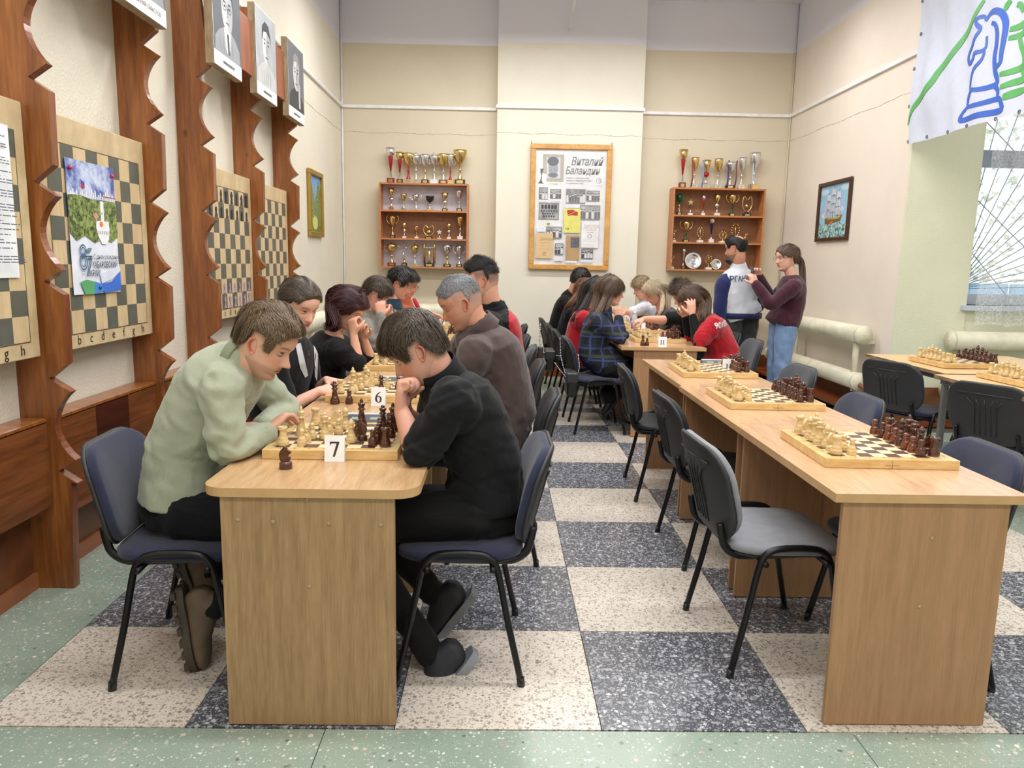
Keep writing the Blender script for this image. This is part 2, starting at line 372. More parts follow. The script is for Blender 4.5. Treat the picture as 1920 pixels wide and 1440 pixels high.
# trees and fence outside
random.seed(3)
m_leaf = plain('pale_leaves', (206, 214, 176), .7, var=.25); m_bark = plain('bark', (110, 100, 92), .8)  # leaf colour paled to stand in for overexposed daylight
for k, (tx, ty) in enumerate(((5.0, 10.5), (8.4, 12.4), (13.2, 11.0), (5.6, 16.5))):
    tr = thing('tree', ('pale tree just outside the window behind the lace', 'second pale tree behind, right of the nearest tree outside', 'third pale tree outside, farthest to the right', 'most distant pale tree beyond the blue fence')[k], 'tree', (tx, ty, -.5), 0)
    MB().tube([(0, 0, 0), (.1, 0, 1.2), (0, .1, 2.6), (.1, 0, 4)], [.14, .11, .08, .03], 8).build('trunk', m_bark, tr)
    mb = MB()
    for q in range(900):
        a, r, z = random.uniform(0, 2*pi), 1.9*math.sqrt(random.random()), random.uniform(.9, 5.2)
        r *= math.sin(min(1, max(.15, (z-.7)/2.4))*pi/2)*(1 if z < 3.8 else .7); p = Vector((r*math.cos(a), r*math.sin(a), z)); s = random.uniform(.05, .12)
        u_ = Vector((random.uniform(-1, 1), random.uniform(-1, 1), random.uniform(-1, 1))).normalized(); w_ = u_.orthogonal().normalized()
        mb.add([p-u_*s, p+w_*s*.5, p+u_*s, p-w_*s*.5], [(0, 1, 2, 3)])
    o = mb.build('foliage', m_leaf, tr, fix=False); o['kind'] = 'stuff'
fe = thing('garden_fence', 'light blue panel fence seen low through the window', 'fence', (3, 9.2, -.5))
for k in range(12): MB().box((k*.62, 0, 0), (k*.62+.58, .05, 1.75), bev=.01).build('panel', plain('fence_blue', (150, 196, 226), .6), fe)
MB().box((0, .05, .3), (7.4, .09, .4)).build('rail', m_iron, fe)

# ---------------------------------------------------------------- heating pipes
def pipe_register(name, label, pts2, verts, r=.083, wd=(0, 1)):
    t = thing(name, label, 'radiator', (0, 0, 0))
    for z in (.81, .36):
        a, c_ = Vector((pts2[0][0], pts2[0][1], z)), Vector((pts2[1][0], pts2[1][1], z))
        p = MB().tube([a, c_], r, 28).build('pipe', m_cream, t)
        d = (c_-a).normalized()
        MB().tube([a-d*.012, a+d*.008], r*1.06, 28).build('end_cap', m_cream, p); MB().tube([c_-d*.008, c_+d*.012], r*1.06, 28).build('end_cap', m_cream, p)
        MB().tube([a-d*.02, a-d*.01], .006, 8).build('cap_boss', m_cream, p)
    for (x, y) in verts[:1]:
        for z in (.81, .36): MB().box((min(x, x+wd[0]*.13)-.015, min(y, y+wd[1]*.13)-.015, z-.11), (max(x, x+wd[0]*.13)+.015, max(y, y+wd[1]*.13)+.015, z-.08)).build('bracket', m_cream, t)
    for (x, y) in verts: MB().tube([(x, y, .36), (x, y, .81)], .03, 14).build('riser', m_cream, t)
    return t
r1 = pipe_register('pipe_radiator', 'cream twin-pipe radiator along the right wall under the ship painting', ((3.12, 4.98), (3.12, 7.35)), ((3.12, 5.1), (3.12, 6.6)), wd=(.95, 0))
for z in (.74,): MB().box((3.1, 5.02, z-.02), (XR-.002, 5.06, z+.01)).build('bracket', m_cream, r1)
MB().tube([(3.12, 4.97, .33), (3.15, 4.9, .31), (3.2, 4.82, .27)], .02, 10).build('inlet_pipe', plain('rust', (150, 96, 72), .6), r1)
pipe_register('pipe_radiator', 'cream twin-pipe radiator on the back wall behind the man in raglan', ((1.55, 7.5), (2.95, 7.5)), ((2.5, 7.5),))
pipe_register('pipe_radiator', 'cream twin-pipe radiator on the back wall behind the left row of players', ((-2.05, 7.5), (-.5, 7.5)), ((-1.7, 7.5), (-.8, 7.5)))
pipe_register('pipe_radiator', 'cream twin-pipe radiator on the left wall past the last carved fin', ((-2.17, 5.0), (-2.17, 7.3)), ((-2.17, 5.3), (-2.17, 6.9)), wd=(-1.03, 0))
pipe_register('pipe_radiator', 'pale cream radiator pipes below the window and its lace curtain', ((3.72, 4.58), (6.2, 4.58)), ((3.86, 4.58), (5.6, 4.58)), wd=(0, .72))

# ---------------------------------------------------------------- carved wooden fins on the left wall
m_pine = wood('pine_varnish', (116, 66, 30), (166, 104, 54), (9, 9, .8), .3, knots=True, coat=.2, cmid=(140, 82, 38))
m_pineD = wood('pine_edge', (104, 54, 32), (146, 84, 52), (9, 9, .8), .25, coat=.4)
m_pineH = wood('pine_panel', (92, 50, 24), (130, 76, 40), (9, .8, 9), .3, coat=.3)
def fin_profile(top):
    W_, pts = .215, []
    tips = [2.44+.79*k for k in (2, 1, 0, -1, -2)]
    pts.append((0, top)); first = True
    for T in tips:
        if T > top: 
            continue
        if first: pts.append((.15, top) if T+.05 < top else (.2, top)); first = False
        # notch above the tip
        pts += [(W_-.005, T+.12) if T+.12 < top else (.2, top-.001), (W_-.085, T+.055), (W_, T)]
        for k in range(1, 12):
            a = k/12; pts.append((W_-.075*math.sin(a*pi)**.8, T-.29*a))
        pts += [(W_, T-.29), (W_-.075, T-.34), (W_, T-.39)]
    pts += [(.19, .47), (.17, 0), (0, 0)]
    return pts
fin_y = [.98, 1.98, 2.70, 3.69, 4.69]
fin_lab = ['carved brown wooden fin nearest the camera, behind the empty side of the navy chair', 'carved brown wooden fin right of the first demonstration board', 'carved brown wooden fin left of the demonstration board with magnetic pieces', 'carved brown wooden fin between the two farther demonstration boards', 'carved brown wooden fin farthest along the left wall']
for y, lb in zip(fin_y, fin_lab):
    M = Matrix(((1, 0, 0, XL), (0, 0, 1, y), (0, 1, 0, 0), (0, 0, 0, 1)))
    o = MB().prism(fin_profile(3.6 if y < 2.5 else 3.2), 0, .045, 0, M, side=1).build('carved_fin', [m_pine, m_pineD]); tag(o, lb, 'wall fin', 'carved wooden fins standing out from the left wall')
def bench(y0, y1, z0, z1, lb, n=1):
    t = thing('bench_back', lb, 'panel', (0, 0, 0), group='wooden bench panels between the fins')
    r = random.Random(int(y0*10)); ys = [y0+(y1-y0)*k/n for k in range(n+1)]
    for k in range(n): MB().box((-2.225, ys[k]+.001, z0), (-2.2, ys[k+1]-.001, z1), bev=.003).build('panel', m_pineH if k != 1 else wood('pine_dark', (62, 28, 18), (84, 40, 26), (9, .8, 9), .25, coat=.4), t)
    MB().box((XL+.006, y0, z1-.01), (-2.2, y1, z1+.012), bev=.003).build('cap_board', m_pine, t)
bench(-.6, .96, .376, .74, 'wide dark brown bench panel at the left picture edge, before the first fin')
bench(1.03, 1.97, .3, .735, 'brown bench panel of three boards behind the navy chair', 3)
bench(2.03, 2.69, .3, .735, 'brown bench panel behind the man in sage green', 1)
MB().box((XL+.006, 2.75, .3), (-2.2, 3.68, .735)).build('bench_back', m_pineH); o = bpy.context.scene.objects['bench_back.003'] if 'bench_back.003' in bpy.data.objects else bpy.data.objects['bench_back']; tag(C.objects[-1], 'low brown panel beneath the magnetic demonstration board', 'panel', 'wooden bench panels between the fins')
# ---------------------------------------------------------------- flat printed pictures
class Art:
    """flat print: coloured shapes laid on one sheet, each layer a hair above the last"""
    def __init__(s, M): s.M = M; s.mb = MB(); s.mats = []; s.z = .0004
    def mi(s, c):
        m = c if not isinstance(c, tuple) else plain('print_%d_%d_%d' % c, c, .6)
        if m not in s.mats: s.mats.append(m)
        return s.mats.index(m)
    def poly(s, pts, c):
        s.z += .00012; s.mb.add([s.M @ Vector((x, y, s.z)) for x, y in pts], [tuple(range(len(pts)))], s.mi(c)); return s
    def rect(s, x0, y0, x1, y1, c): return s.poly([(x0, y0), (x1, y0), (x1, y1), (x0, y1)], c)
    def ell(s, x, y, rx, ry, c, n=20): return s.poly([(x+rx*math.cos(2*pi*k/n), y+ry*math.sin(2*pi*k/n)) for k in range(n)], c)
    def line(s, pts, wd, c):
        s.z += .00012; T = s.M @ Matrix.Translation((0, 0, s.z)); s.mb.ribbon(pts, wd, T, .0001, s.mi(c)); return s
    def text(s, t, x, y, size, c, shear=0, sx=1, align='LEFT', bold=0, rot=0):
        s.z += .00012; T = s.M @ Matrix.Translation((x, y, s.z)) @ Matrix.Rotation(rot, 4, 'Z'); q = text_mesh(t, size, T, shear, bold, align, sx); s.mb.add(q.v, q.f, s.mi(c)); return s
    def build(s, name, parent=None): return s.mb.build(name, s.mats, parent, fix=False)
ML = lambda x, y, z: plane_M((x, y, z), (0, 1, 0), (0, 0, 1))
MBk = lambda x, y, z: plane_M((x, y, z), (1, 0, 0), (0, 0, 1))
MR = lambda x, y, z: plane_M((x, y, z), (0, -1, 0), (0, 0, 1))
def photo_mat(name, dark, light, sc=60):
    if name in MC: return MC[name]
    m, nt, b = newmat(name); v = coords(nt); n = noise(nt, v, sc, 6, .65)
    nt.links.new(ramp(nt, n, [(.4, lin(dark)), (.47, lin(tuple((a+c)/2 for a, c in zip(dark, light)))), (.6, lin(light))]), b.inputs['Base Color']); b.inputs['Roughness'].default_value = .4
    MC[name] = m; return m
ph_bw = photo_mat('photo_grey', (90, 90, 96), (176, 176, 180), 8); ph_dk = photo_mat('photo_dark', (56, 60, 66), (120, 124, 132), 90)
ph_tree = photo_mat('print_trees', (44, 62, 30), (150, 168, 92), 45); ph_sky = photo_mat('print_sky', (72, 92, 170), (205, 215, 240), 9)
ph_sea = photo_mat('print_sea', (20, 70, 76), (190, 226, 222), 28); ph_jacket = photo_mat('photo_jacket', (88, 92, 98), (190, 194, 198), 110)
def S_digit(ch):
    """bold serif digits as stroke outlines in a unit box"""
    if ch == '7': return [('p', [(0, .98), (0, .76), (.035, .76), (.07, .86), (.14, .885), (.44, .885), (.2, 0), (.34, 0), (.62, .93), (.62, 1), (.03, 1)])]
    if ch == '1': return [('p', [(.06, .86), (.06, .82), (.16, .83), (.17, .8), (.17, .1), (.15, .04), (.05, .03), (.05, 0), (.48, 0), (.48, .03), (.38, .04), (.35, .1), (.35, 1), (.31, 1)])]
    if ch == '6': return [('s', [(.56, .98), (.38, .9), (.2, .7), (.12, .42), (.15, .2), (.3, .04)], [.03, .08, .14, .17, .17, .06]), ('s', [(.15, .45), (.28, .58), (.42, .57), (.52, .45), (.54, .3), (.5, .13), (.4, .04), (.28, .02)], [.02, .06, .1, .15, .17, .14, .08, .05])]
    if ch == '3': return [('s', [(.08, .8), (.14, .92), (.28, .98), (.42, .92), (.46, .78), (.4, .64), (.24, .55)], [.05, .06, .08, .12, .15, .1, .04]), ('s', [(.24, .55), (.42, .5), (.5, .36), (.5, .2), (.4, .06), (.22, .02), (.08, .06)], [.04, .1, .16, .16, .1, .06, .09])]
    if ch == '2': return [('s', [(.05, .78), (.12, .92), (.26, .98), (.4, .92), (.46, .76), (.4, .58), (.22, .34), (.06, .1)], [.03, .05, .07, .12, .15, .14, .09, .05]), ('p', [(.04, 0), (.48, 0), (.53, .24), (.5, .24), (.44, .14), (.14, .14), (.04, .04)])]
    return []
def digits(art, txt, x, y, h, c):
    wds = {'1': .56, '2': .6, '3': .6, '6': .64, '7': .68}
    for ch in txt:
        for kind, pts, *wd in S_digit(ch):
            if kind == 'p': art.poly([(x+a*h, y+b_*h) for a, b_ in pts], c)
            else:
                P = [tuple(q) for q in cr([(a, b_, wd_) for (a, b_), wd_ in zip(pts, wd[0])], 5)]
                art.line([(x+a*h, y+b_*h) for a, b_, _ in P], [q[2]*h for q in P], c)
        x += wds[ch]*h
INK = (44, 48, 52)

# ---------------------------------------------------------------- demonstration boards on the left wall
m_bl = wood('demo_light', (196, 168, 126), (218, 194, 154), (1, 6, 1.2), .5); m_bd = plain('demo_dark', (92, 94, 84), .45, var=.08); m_bf = wood('demo_frame', (190, 166, 128), (214, 192, 152), (1, 2, 2), .5)
def demo_board(y1, lb, letters=True):
    y0 = y1-.93; t = thing('demonstration_board', lb, 'chess board', (-2.2, y0, 1.01), group='wall demonstration boards')
    MB().box((-.02, 0, 0), (0, .93, .99), bev=.003).build('board_panel', m_bf, t)
    o = MB()
    for i in range(8):
        for j in range(8):
            a, c_ = .062+i*.1006, .068+j*.1006
            o.add([(.0012, a, c_), (.0012, a+.1006, c_), (.0012, a+.1006, c_+.1006), (.0012, a, c_+.1006)], [(0, 1, 2, 3)], (i+j+1) % 2)
    o.build('board_squares', [m_bl, m_bd], t, fix=False)
    A = Art(plane_M((0, 0, 0), (0, 1, 0), (0, 0, 1)))
    for i, ch in enumerate('abcdefgh'): A.text(ch, .062+(i+.5)*.1006, .018, .06, (40, 34, 26), align='CENTER')
    for a in ((.059, .065, .869, .065), (.869, .065, .869, .876), (.869, .876, .059, .876), (.059, .876, .059, .065)): A.line([a[:2], a[2:]], .003, (70, 60, 48))
    A.build('letters', t); return t
demo_board(.955, 'demonstration chess board at the left edge with a printed sheet pinned over it')
demo_board(1.965, 'demonstration chess board carrying the city anniversary poster')
b3 = demo_board(3.68, 'demonstration chess board set with flat magnetic pieces')
demo_board(4.66, 'empty demonstration chess board farthest along the left wall')
A = Art(ML(-2.192, .3, 1.33)); A.rect(0, 0, .548, .565, (240, 243, 250)); r = random.Random(4); y = .53
while y > .04:
    for k in range(r.randint(1, 4)):
        x0 = .02 if r.random() < .7 else .15; x = x0; xe = .52 if k else r.uniform(.2, .52); seg = []
        while x < xe: l = r.uniform(.012, .05); A.rect(x, y, min(x+l, xe), y+.004, (96, 98, 112)); x += l+.006
        y -= .0105
    y -= .009
tag(A.build('printed_sheet'), 'white printed text sheet pinned to the board at the left edge', 'paper')
# city poster
A = Art(ML(-2.192, 1.215, 1.247)); W_, H_ = .41, .583
A.rect(0, 0, W_, H_, (228, 232, 246)); A.rect(0, .34, W_, H_, ph_sky)
for q in range(26): A.rect(.01+q*.0152, .425, .01+q*.0152+.012, .437+.02*((q*7) % 5)/4+(.03 if q in (20, 21) else 0)+(.012 if 10 < q < 15 else 0), (226, 228, 238))
A.poly([(0, .27), (.05, .235), (.12, .26), (.2, .23), (.28, .25), (.35, .235), (W_, .26), (W_, .42), (.36, .425), (.2, .42), (.1, .435), (0, .43)], ph_tree)
A.rect(.3, .44, W_, .445, (190, 80, 90)); A.line([(.105, .43), (.105, .5)], .003, (240, 240, 240)); A.poly([(.106, .505), (.14, .49), (.14, .47), (.106, .48)], (60, 70, 170)); A.poly([(.106, .485), (.14, .475), (.14, .465), (.106, .472)], (200, 40, 50))
A.rect(.262, .33, .292, .42, (238, 238, 244)); A.poly([(.22, .33), (.33, .33), (.335, .3), (.325, .25), (.3, .225), (.26, .225), (.23, .26), (.215, .3)], (240, 240, 246)); A.ell(.262, .315, .016, .013, (232, 130, 40))
for q in range(6): A.rect(.232+q*.016, .27, .239+q*.016, .285, (150, 154, 170))
A.rect(.268, .36, .276, .37, (150, 154, 170)); A.poly([(.195, .35), (.22, .37), (.24, .35), (.22, .325)], (196, 150, 140))
A.poly([(.05, .055), (.1, .065), (.17, .055), (.19, 0), (.085, 0)], (92, 168, 108)); A.poly([(.17, .055), (.22, .045), (.3, .02), (.2, 0), (.16, 0)], (70, 140, 214)); A.poly([(.22, .09), (.3, .1), (W_, .12), (W_, .1), (.32, .06), (.23, .045)], (214, 218, 236)); A.poly([(.23, .045), (.32, .05), (W_, .1), (W_, .01), (.25, 0)], (60, 110, 210))
def ring(A, x, y, rx, ry, wd, c): A.line([(x+rx*math.cos(2*pi*k/24), y+ry*math.sin(2*pi*k/24)) for k in range(25)], wd, c)
for rr, wd in ((.026, .006), (.015, .005)):
    ring(A, .088, .192, rr*.95, rr, wd, (38, 90, 130)); ring(A, .086, .142, rr*1.1, rr*1.25, wd, (38, 90, 130))
for d in (0, .012): A.line([(.106+d, .168-d), (.158, .168-d*.9)], .006, (38, 80, 110)); A.line([(.158-d, .168), (.118-d, .08)], .006, (38, 80, 110))
A.poly([(.112, .196), (.13, .205), (.16, .205), (.15, .19), (.135, .18)], (90, 140, 150))
A.text('С днем рождения,', .165, .157, .03, (60, 62, 86), .25, .92); A.text('ХАБАРОВСКИЙ', .15, .118, .038, (60, 62, 86), .2, .8, bold=.0006); A.text('КРАЙ!', .128, .08, .038, (60, 62, 86), .2, .8, bold=.0006)
A.text('1938', .068, .098, .011, (80, 84, 100)); A.text('2025', .068, .086, .011, (80, 84, 100))
po = A.build('anniversary_poster'); tag(po, 'city view poster with the number 87 and Cyrillic greeting', 'poster')
m_pin = plain('pin_red', (226, 40, 74), .3); m_pinb = plain('pin_blue', (30, 80, 190), .3)
for y, z, m in ((1.243, 1.79, m_pin), (1.6, 1.792, m_pin), (1.425, 1.275, m_pinb)):
    MB().lathe([(.004, 0), (.009, .002), (.0095, .008), (.007, .012), (.002, .013)], 12, 0, Matrix.Translation((-2.191, y, z)) @ Matrix.Rotation(pi/2, 4, 'Y')).build('push_pin', m, po)
# magnetic pieces on the third board
sil = dict(pawn=[(-.28, 0), (.28, 0), (.2, .1), (.1, .35), (.16, .5), (.13, .68), (0, .78), (-.13, .68), (-.16, .5), (-.1, .35), (-.2, .1)],
           rook=[(-.28, 0), (.28, 0), (.2, .15), (.16, .65), (.26, .7), (.26, .95), (.14, .95), (.14, .86), (.05, .86), (.05, .95), (-.05, .95), (-.05, .86), (-.14, .86), (-.14, .95), (-.26, .95), (-.26, .7), (-.16, .65), (-.2, .15)],
           knight=[(-.28, 0), (.28, 0), (.2, .12), (.22, .5), (.12, .82), (-.02, .95), (-.06, .84), (-.28, .62), (-.24, .52), (-.02, .6), (-.16, .3), (-.2, .12)],
           bishop=[(-.28, 0), (.28, 0), (.18, .12), (.08, .4), (.17, .6), (.12, .8), (0, .98), (-.12, .8), (-.17, .6), (-.08, .4), (-.18, .12)],
           queen=[(-.28, 0), (.28, 0), (.16, .15), (.14, .55), (.3, .88), (.12, .8), (0, .98), (-.12, .8), (-.3, .88), (-.14, .55), (-.16, .15)],
           king=[(-.28, 0), (.28, 0), (.16, .15), (.12, .5), (.24, .68), (.2, .8), (.05, .84), (.05, .92), (.1, .92), (.1, .97), (-.1, .97), (-.1, .92), (-.05, .92), (-.05, .84), (-.2, .8), (-.24, .68), (-.12, .5), (-.16, .15)])
m_flatb = plain('flat_black', (46, 44, 50), .4); m_flatw = plain('flat_pink', (176, 150, 168), .4)
order = ['rook', 'knight', 'bishop', 'queen', 'king', 'bishop', 'knight', 'rook']; fc = {}
for j, row, m, side in ((7, order, m_flatb, 'black'), (6, ['pawn']*8, m_flatb, 'black'), (1, ['pawn']*8, m_flatw, 'pinkish'), (0, order, m_flatw, 'pinkish')):
    for i, k in enumerate(row):
        key = (k, side)
        if key not in fc: fc[key] = MB().prism([(a*.085, b_*.085) for a, b_ in sil[k]], 0, .003, 0, plane_M((0, 0, 0), (0, 1, 0), (0, 0, 1))).mesh('flat_'+k, m)
        o = bpy.data.objects.new('flat_'+k, fc[key]); C.objects.link(o); o.location = (-2.197, 2.75+.062+(i+.5)*.1006, 1.01+.072+j*.1006)
        tag(o, f'flat {side} magnetic {k} on the wall demonstration board', 'chess piece', f'flat {side} {k}s on the wall board')
# ---------------------------------------------------------------- portraits above
m_oldw = wood('grey_wood', (138, 116, 90), (176, 156, 126), (8, 8, 2), .7)
def portrait(y0, y1, lb, kind, txt):
    t = thing('portrait_print', lb, 'portrait', (0, 0, 0), group='portraits along the left wall'); z0 = 2.56; w_ = y1-y0; h = .6
    MB().box((-2.10, y0, z0), (-2.055, y1, z0+h), bev=.002).build('wood_frame', m_oldw, t)
    A = Art(ML(-2.052, y0+.012, z0+.004)); w_ -= .015
    A.rect(-.006, 0, w_, h-.005, (240, 240, 242)); bgc = {0: (70, 76, 84), 1: (96, 100, 108), 2: (176, 180, 186), 3: (112, 114, 120)}[kind]; A.rect(0, .085, w_, h-.01, bgc)
    cx = w_*.5; K = 1.3; F = lambda x, y: (cx+x*K, .37+(y-.4)*K)
    def E(x, y, rx, ry, c, n=24): a, b_ = F(x, y); A.ell(a, b_, rx*K, ry*K, c, n)
    def PP(pts, c): A.poly([F(a, b_) for a, b_ in pts], c)
    sh = {0: ph_dk, 1: (150, 154, 160), 2: (196, 198, 200), 3: (60, 62, 66)}[kind]
    A.poly([(.02, .085), (w_-.02, .085), (w_-.03, .17), (w_*.78, .22), (cx+.06, .25), (cx-.06, .25), (w_*.2, .22), (.03, .17)], sh)
    if kind == 1: PP([(-.05, .31), (.05, .31), (.03, .22), (0, .19), (-.03, .22)], (232, 232, 234)); PP([(-.01, .29), (.015, .29), (.02, .2), (0, .19)], (60, 62, 68))
    for q in range(5): A.line([(w_*.25+q*.05, .1), (w_*.22+q*.055, .19)], .003, (120, 124, 130))
    E(0, .4, .074, .105, (214, 214, 216)); E(.03, .385, .042, .085, (176, 178, 182))
    hair = (52, 54, 60) if kind != 3 else (150, 152, 158)
    PP([(-.08, .42), (-.07, .49), (-.02, .525), (.05, .515), (.08, .46), (.076, .41), (.062, .455), (0, .475), (-.05, .465), (-.066, .43)], hair)
    for s in (-1, 1): E(s*.031, .408, .012, .006, (40, 42, 48), 10); A.line([F(s*.015, .428), F(s*.05, .43)], .008, (50, 52, 58))
    if kind == 1:
        for s in (-1, 1): a, b_ = F(s*.034, .408); ring(A, a, b_, .03, .025, .005, (50, 52, 58))
    if kind == 3: PP([(.05, .2), (.09, .2), (.085, .34), (.06, .36), (.045, .3)], (196, 196, 200))
    A.line([F(.004, .405), F(.014, .37), F(0, .366)], .005, (110, 112, 118)); A.line([F(-.024, .335), F(0, .338), F(.026, .336)], .007, (90, 88, 92))
    if txt: A.text(txt, w_/2, .035, .028, (60, 60, 66), align='CENTER')
    else:
        r = random.Random(kind); x = w_*.3
        while x < w_*.68: l = r.uniform(.008, .02); A.rect(x, .036, x+l, .05, (90, 90, 96)); x += l+.004
    A.build('print', t); return t
portrait(1.54, 1.985, 'black and white portrait cut off by the top edge, nearest the camera', 1, 'ВАСИЛИЙ СМЫСЛОВ')
portrait(2.63, 3.13, 'black and white portrait of a man in glasses and suit, leftmost full one', 1, '')
portrait(3.44, 3.93, 'black and white portrait of a man in a light jacket, middle of three', 2, '')
portrait(4.25, 4.75, 'dark black and white portrait of a man resting his hand, farthest along', 3, '')
for a, b_, lb in ((3.16, 3.5, 'reddish brown panel between the second and third portraits'), (4.0, 4.3, 'reddish brown panel between the third and fourth portraits'), (1.0, 1.6, 'reddish brown panel left of the cut off portrait')):
    tag(MB().box((-2.1, a, 2.67), (-2.08, b_, 3.04), bev=.002).build('wall_panel', wood('red_panel', (140, 78, 52), (168, 100, 70), (8, 8, 1.5), .4)), lb, 'panel')

# ---------------------------------------------------------------- small landscape and ship painting
m_gold = plain('gilt', (176, 146, 62), .35, .7, bumpd=.002, bscale=160); m_dkfr = wood('dark_frame', (52, 28, 18), (84, 48, 30), (6, 6, 6), .3)
def frame(parent, M, w_, h, b_, d, m):
    for lo, hi in (((0, 0, 0), (w_, b_, d)), ((0, h-b_, 0), (w_, h, d)), ((0, b_, 0), (b_, h-b_, d)), ((w_-b_, b_, 0), (w_, h-b_, d))): MB().box(lo, hi, 0, M, bev=min(.006, b_/4)).build('frame_rail', m, parent)
t = thing('landscape_painting', 'small green forest painting in a gilt frame on the left wall', 'painting'); M = ML(XL+.003, 5.85, 1.66); frame(t, M, .6, .68, .05, .035, m_gold)
A = Art(M @ Matrix.Translation((.045, .045, .006))); A.rect(0, 0, .51, .59, (120, 160, 210)); A.poly([(0, 0), (.51, 0), (.51, .45), (.42, .56), (.34, .42), (.25, .3), (.15, .48), (.08, .56), (0, .5)], ph_tree); A.ell(.26, .1, .12, .07, (206, 206, 120))
for k in range(9): A.line([(.04+k*.055, .08), (.05+k*.055, .5-.1*abs(4-k)/4)], .006, (200, 206, 160))
A.build('canvas', t)
t = thing('ship_painting', 'painting of a sailing ship on green waves in a dark frame', 'painting'); M = MR(XR-.003, 6.57, 1.72); frame(t, M, .8, .64, .04, .03, m_dkfr)
A = Art(M @ Matrix.Translation((.035, .035, .004))); A.rect(0, 0, .73, .57, (150, 190, 216))
for x, y in ((.1, .5), (.6, .52), (.5, .3), (.15, .25)): A.ell(x, y, .1, .03, (190, 212, 226))
A.poly([(0, 0), (.73, 0), (.73, .16), (.6, .13), (.5, .17), (.35, .12), (.2, .17), (.1, .13), (0, .18)], ph_sea)
A.poly([(.16, .14), (.54, .17), (.58, .24), (.4, .2), (.2, .22), (.14, .26)], (120, 96, 48)); A.poly([(.2, .2), (.5, .2), (.56, .23), (.4, .215), (.2, .225)], (198, 170, 80)); A.ell(.32, .16, .035, .02, (196, 110, 80))
for i, (mx, my) in enumerate(((.22, .48), (.34, .54), (.47, .5))):
    A.line([(mx, .2), (mx, my)], .006, (70, 60, 50))
    for k in range(3): y = my-.06-k*.09; s = .05+.012*k; A.poly([(mx-s, y-.03), (mx-s*.8, y+.04), (mx+s*.7, y+.045), (mx+s*1.1, y-.035), (mx, y-.02)], (206-12*k, 206-12*k, 214-12*k)); A.line([(mx-s, y-.03), (mx, y-.02), (mx+s*1.1, y-.035)], .004, (110, 106, 110))
A.poly([(.1, .3), (.2, .42), (.19, .24)], (180, 184, 196))
for k in range(16): r_ = random.Random(k); x, y = r_.uniform(.02, .6), r_.uniform(.02, .13); A.line([(x, y), (x+.05, y+.025), (x+.1, y)], .006, (214, 236, 232))
A.build('canvas', t)

# ---------------------------------------------------------------- framed display on the pillar
t = thing('display_frame', 'large light wood framed display with photos and Cyrillic lettering on the pillar', 'picture frame'); m_fr = wood('frame_pine', (190, 136, 66), (216, 166, 92), (3, 3, 3), .35, coat=.2)
M = MBk(.02, 7.435, 1.35); frame(t, M, .995, 1.51, .062, .04, m_fr)
for x in (.01, .985): MB().tube([M @ Vector((x, 1.5, .02)), M @ Vector((x, 1.535, .02))], .006, 6).build('hanger', m_iron, t)
A = Art(M @ Matrix.Translation((.06, .06, .008))); W_, H_ = .875, 1.39
def px(u, v): return ((u-190)/(700/W_), (1305-v)/(1130/H_))
def R_(u0, v0, u1, v1, c): (a, b_), (c_, d) = px(u0, v1), px(u1, v0); A.rect(a, b_, c_, d, c)
A.rect(0, 0, W_, H_, (222, 222, 226)); R_(185, 170, 468, 1300, (228, 228, 230))
R_(262, 225, 470, 490, (170, 166, 152)); R_(300, 255, 435, 455, (206, 208, 216)); c0 = px(365, 360); A.ell(c0[0], c0[1], .06, .09, (150, 152, 166)); c0 = px(362, 300); A.ell(c0[0], c0[1]+.01, .07, .055, (66, 68, 88)); c0 = px(365, 425); A.ell(c0[0], c0[1], .06, .03, (90, 92, 110))
c0 = px(345, 378); A.ell(c0[0], c0[1], .008, .006, (60, 60, 76)); c0 = px(385, 378); A.ell(c0[0], c0[1], .008, .006, (60, 60, 76))
A.poly([px(*p) for p in ((240, 365), (272, 365), (262, 400), (255, 430), (255, 480), (280, 508), (218, 508), (240, 480), (250, 430), (240, 400))], (30, 30, 34)); A.poly([px(*p) for p in ((258, 410), (300, 415), (300, 480), (305, 500), (262, 500))], (246, 246, 248))
a = px(315, 520); A.text('1974-80 гг.', a[0], a[1], .035, (176, 156, 96), sx=1.1)
a = px(535, 325); A.text('Виталий', a[0], a[1], .135, (96, 96, 104), .3, .72, bold=.0015); a = px(480, 412); A.text('Баландин', a[0], a[1], .125, (96, 96, 104), .3, .72, bold=.0015)
for k, s in enumerate(('первый из комсомольцев', 'чемпион Хабаровского края', 'по шахматам - 1962.')): a = px(495, 455+k*26); A.text(s, a[0], a[1], .026, (80, 80, 86), sx=.86)
c0 = px(815, 470); ring(A, c0[0], c0[1], .03, .03, .005, (140, 140, 146)); ring(A, c0[0]+.01, c0[1], .012, .014, .005, (140, 140, 146)); a = px(768, 523); A.text('65 лет комсомолу', a[0], a[1], .011, (110, 110, 116))
for q in ((230, 545, 318, 668), (340, 560, 450, 655), (232, 695, 432, 860), (498, 555, 688, 698), (697, 568, 828, 672), (640, 710, 838, 852), (312, 928, 466, 1044), (402, 1092, 486, 1206), (666, 1144, 782, 1242)):
    R_(*q, (104, 108, 112)); R_(q[0]+9, q[1]+9, q[2]-9, q[3]-9, ph_bw); r = random.Random(q[0]); n = max(1, int((q[2]-q[0])/26))
    for k in range(n if q != (232, 695, 432, 860) else 0):
        u = q[0]+(k+.5)*(q[2]-q[0])/n; v = q[1]+(q[3]-q[1])*r.uniform(.35, .5); c0 = px(u, v); R_(u-11, v+8, u+11, q[3]-10, r.choice(((44, 44, 50), (60, 60, 66), (210, 210, 212)))); A.ell(c0[0], c0[1], .011, .014, (214, 212, 212), 10); A.ell(c0[0], c0[1]+.008, .012, .008, (50, 50, 54), 10)
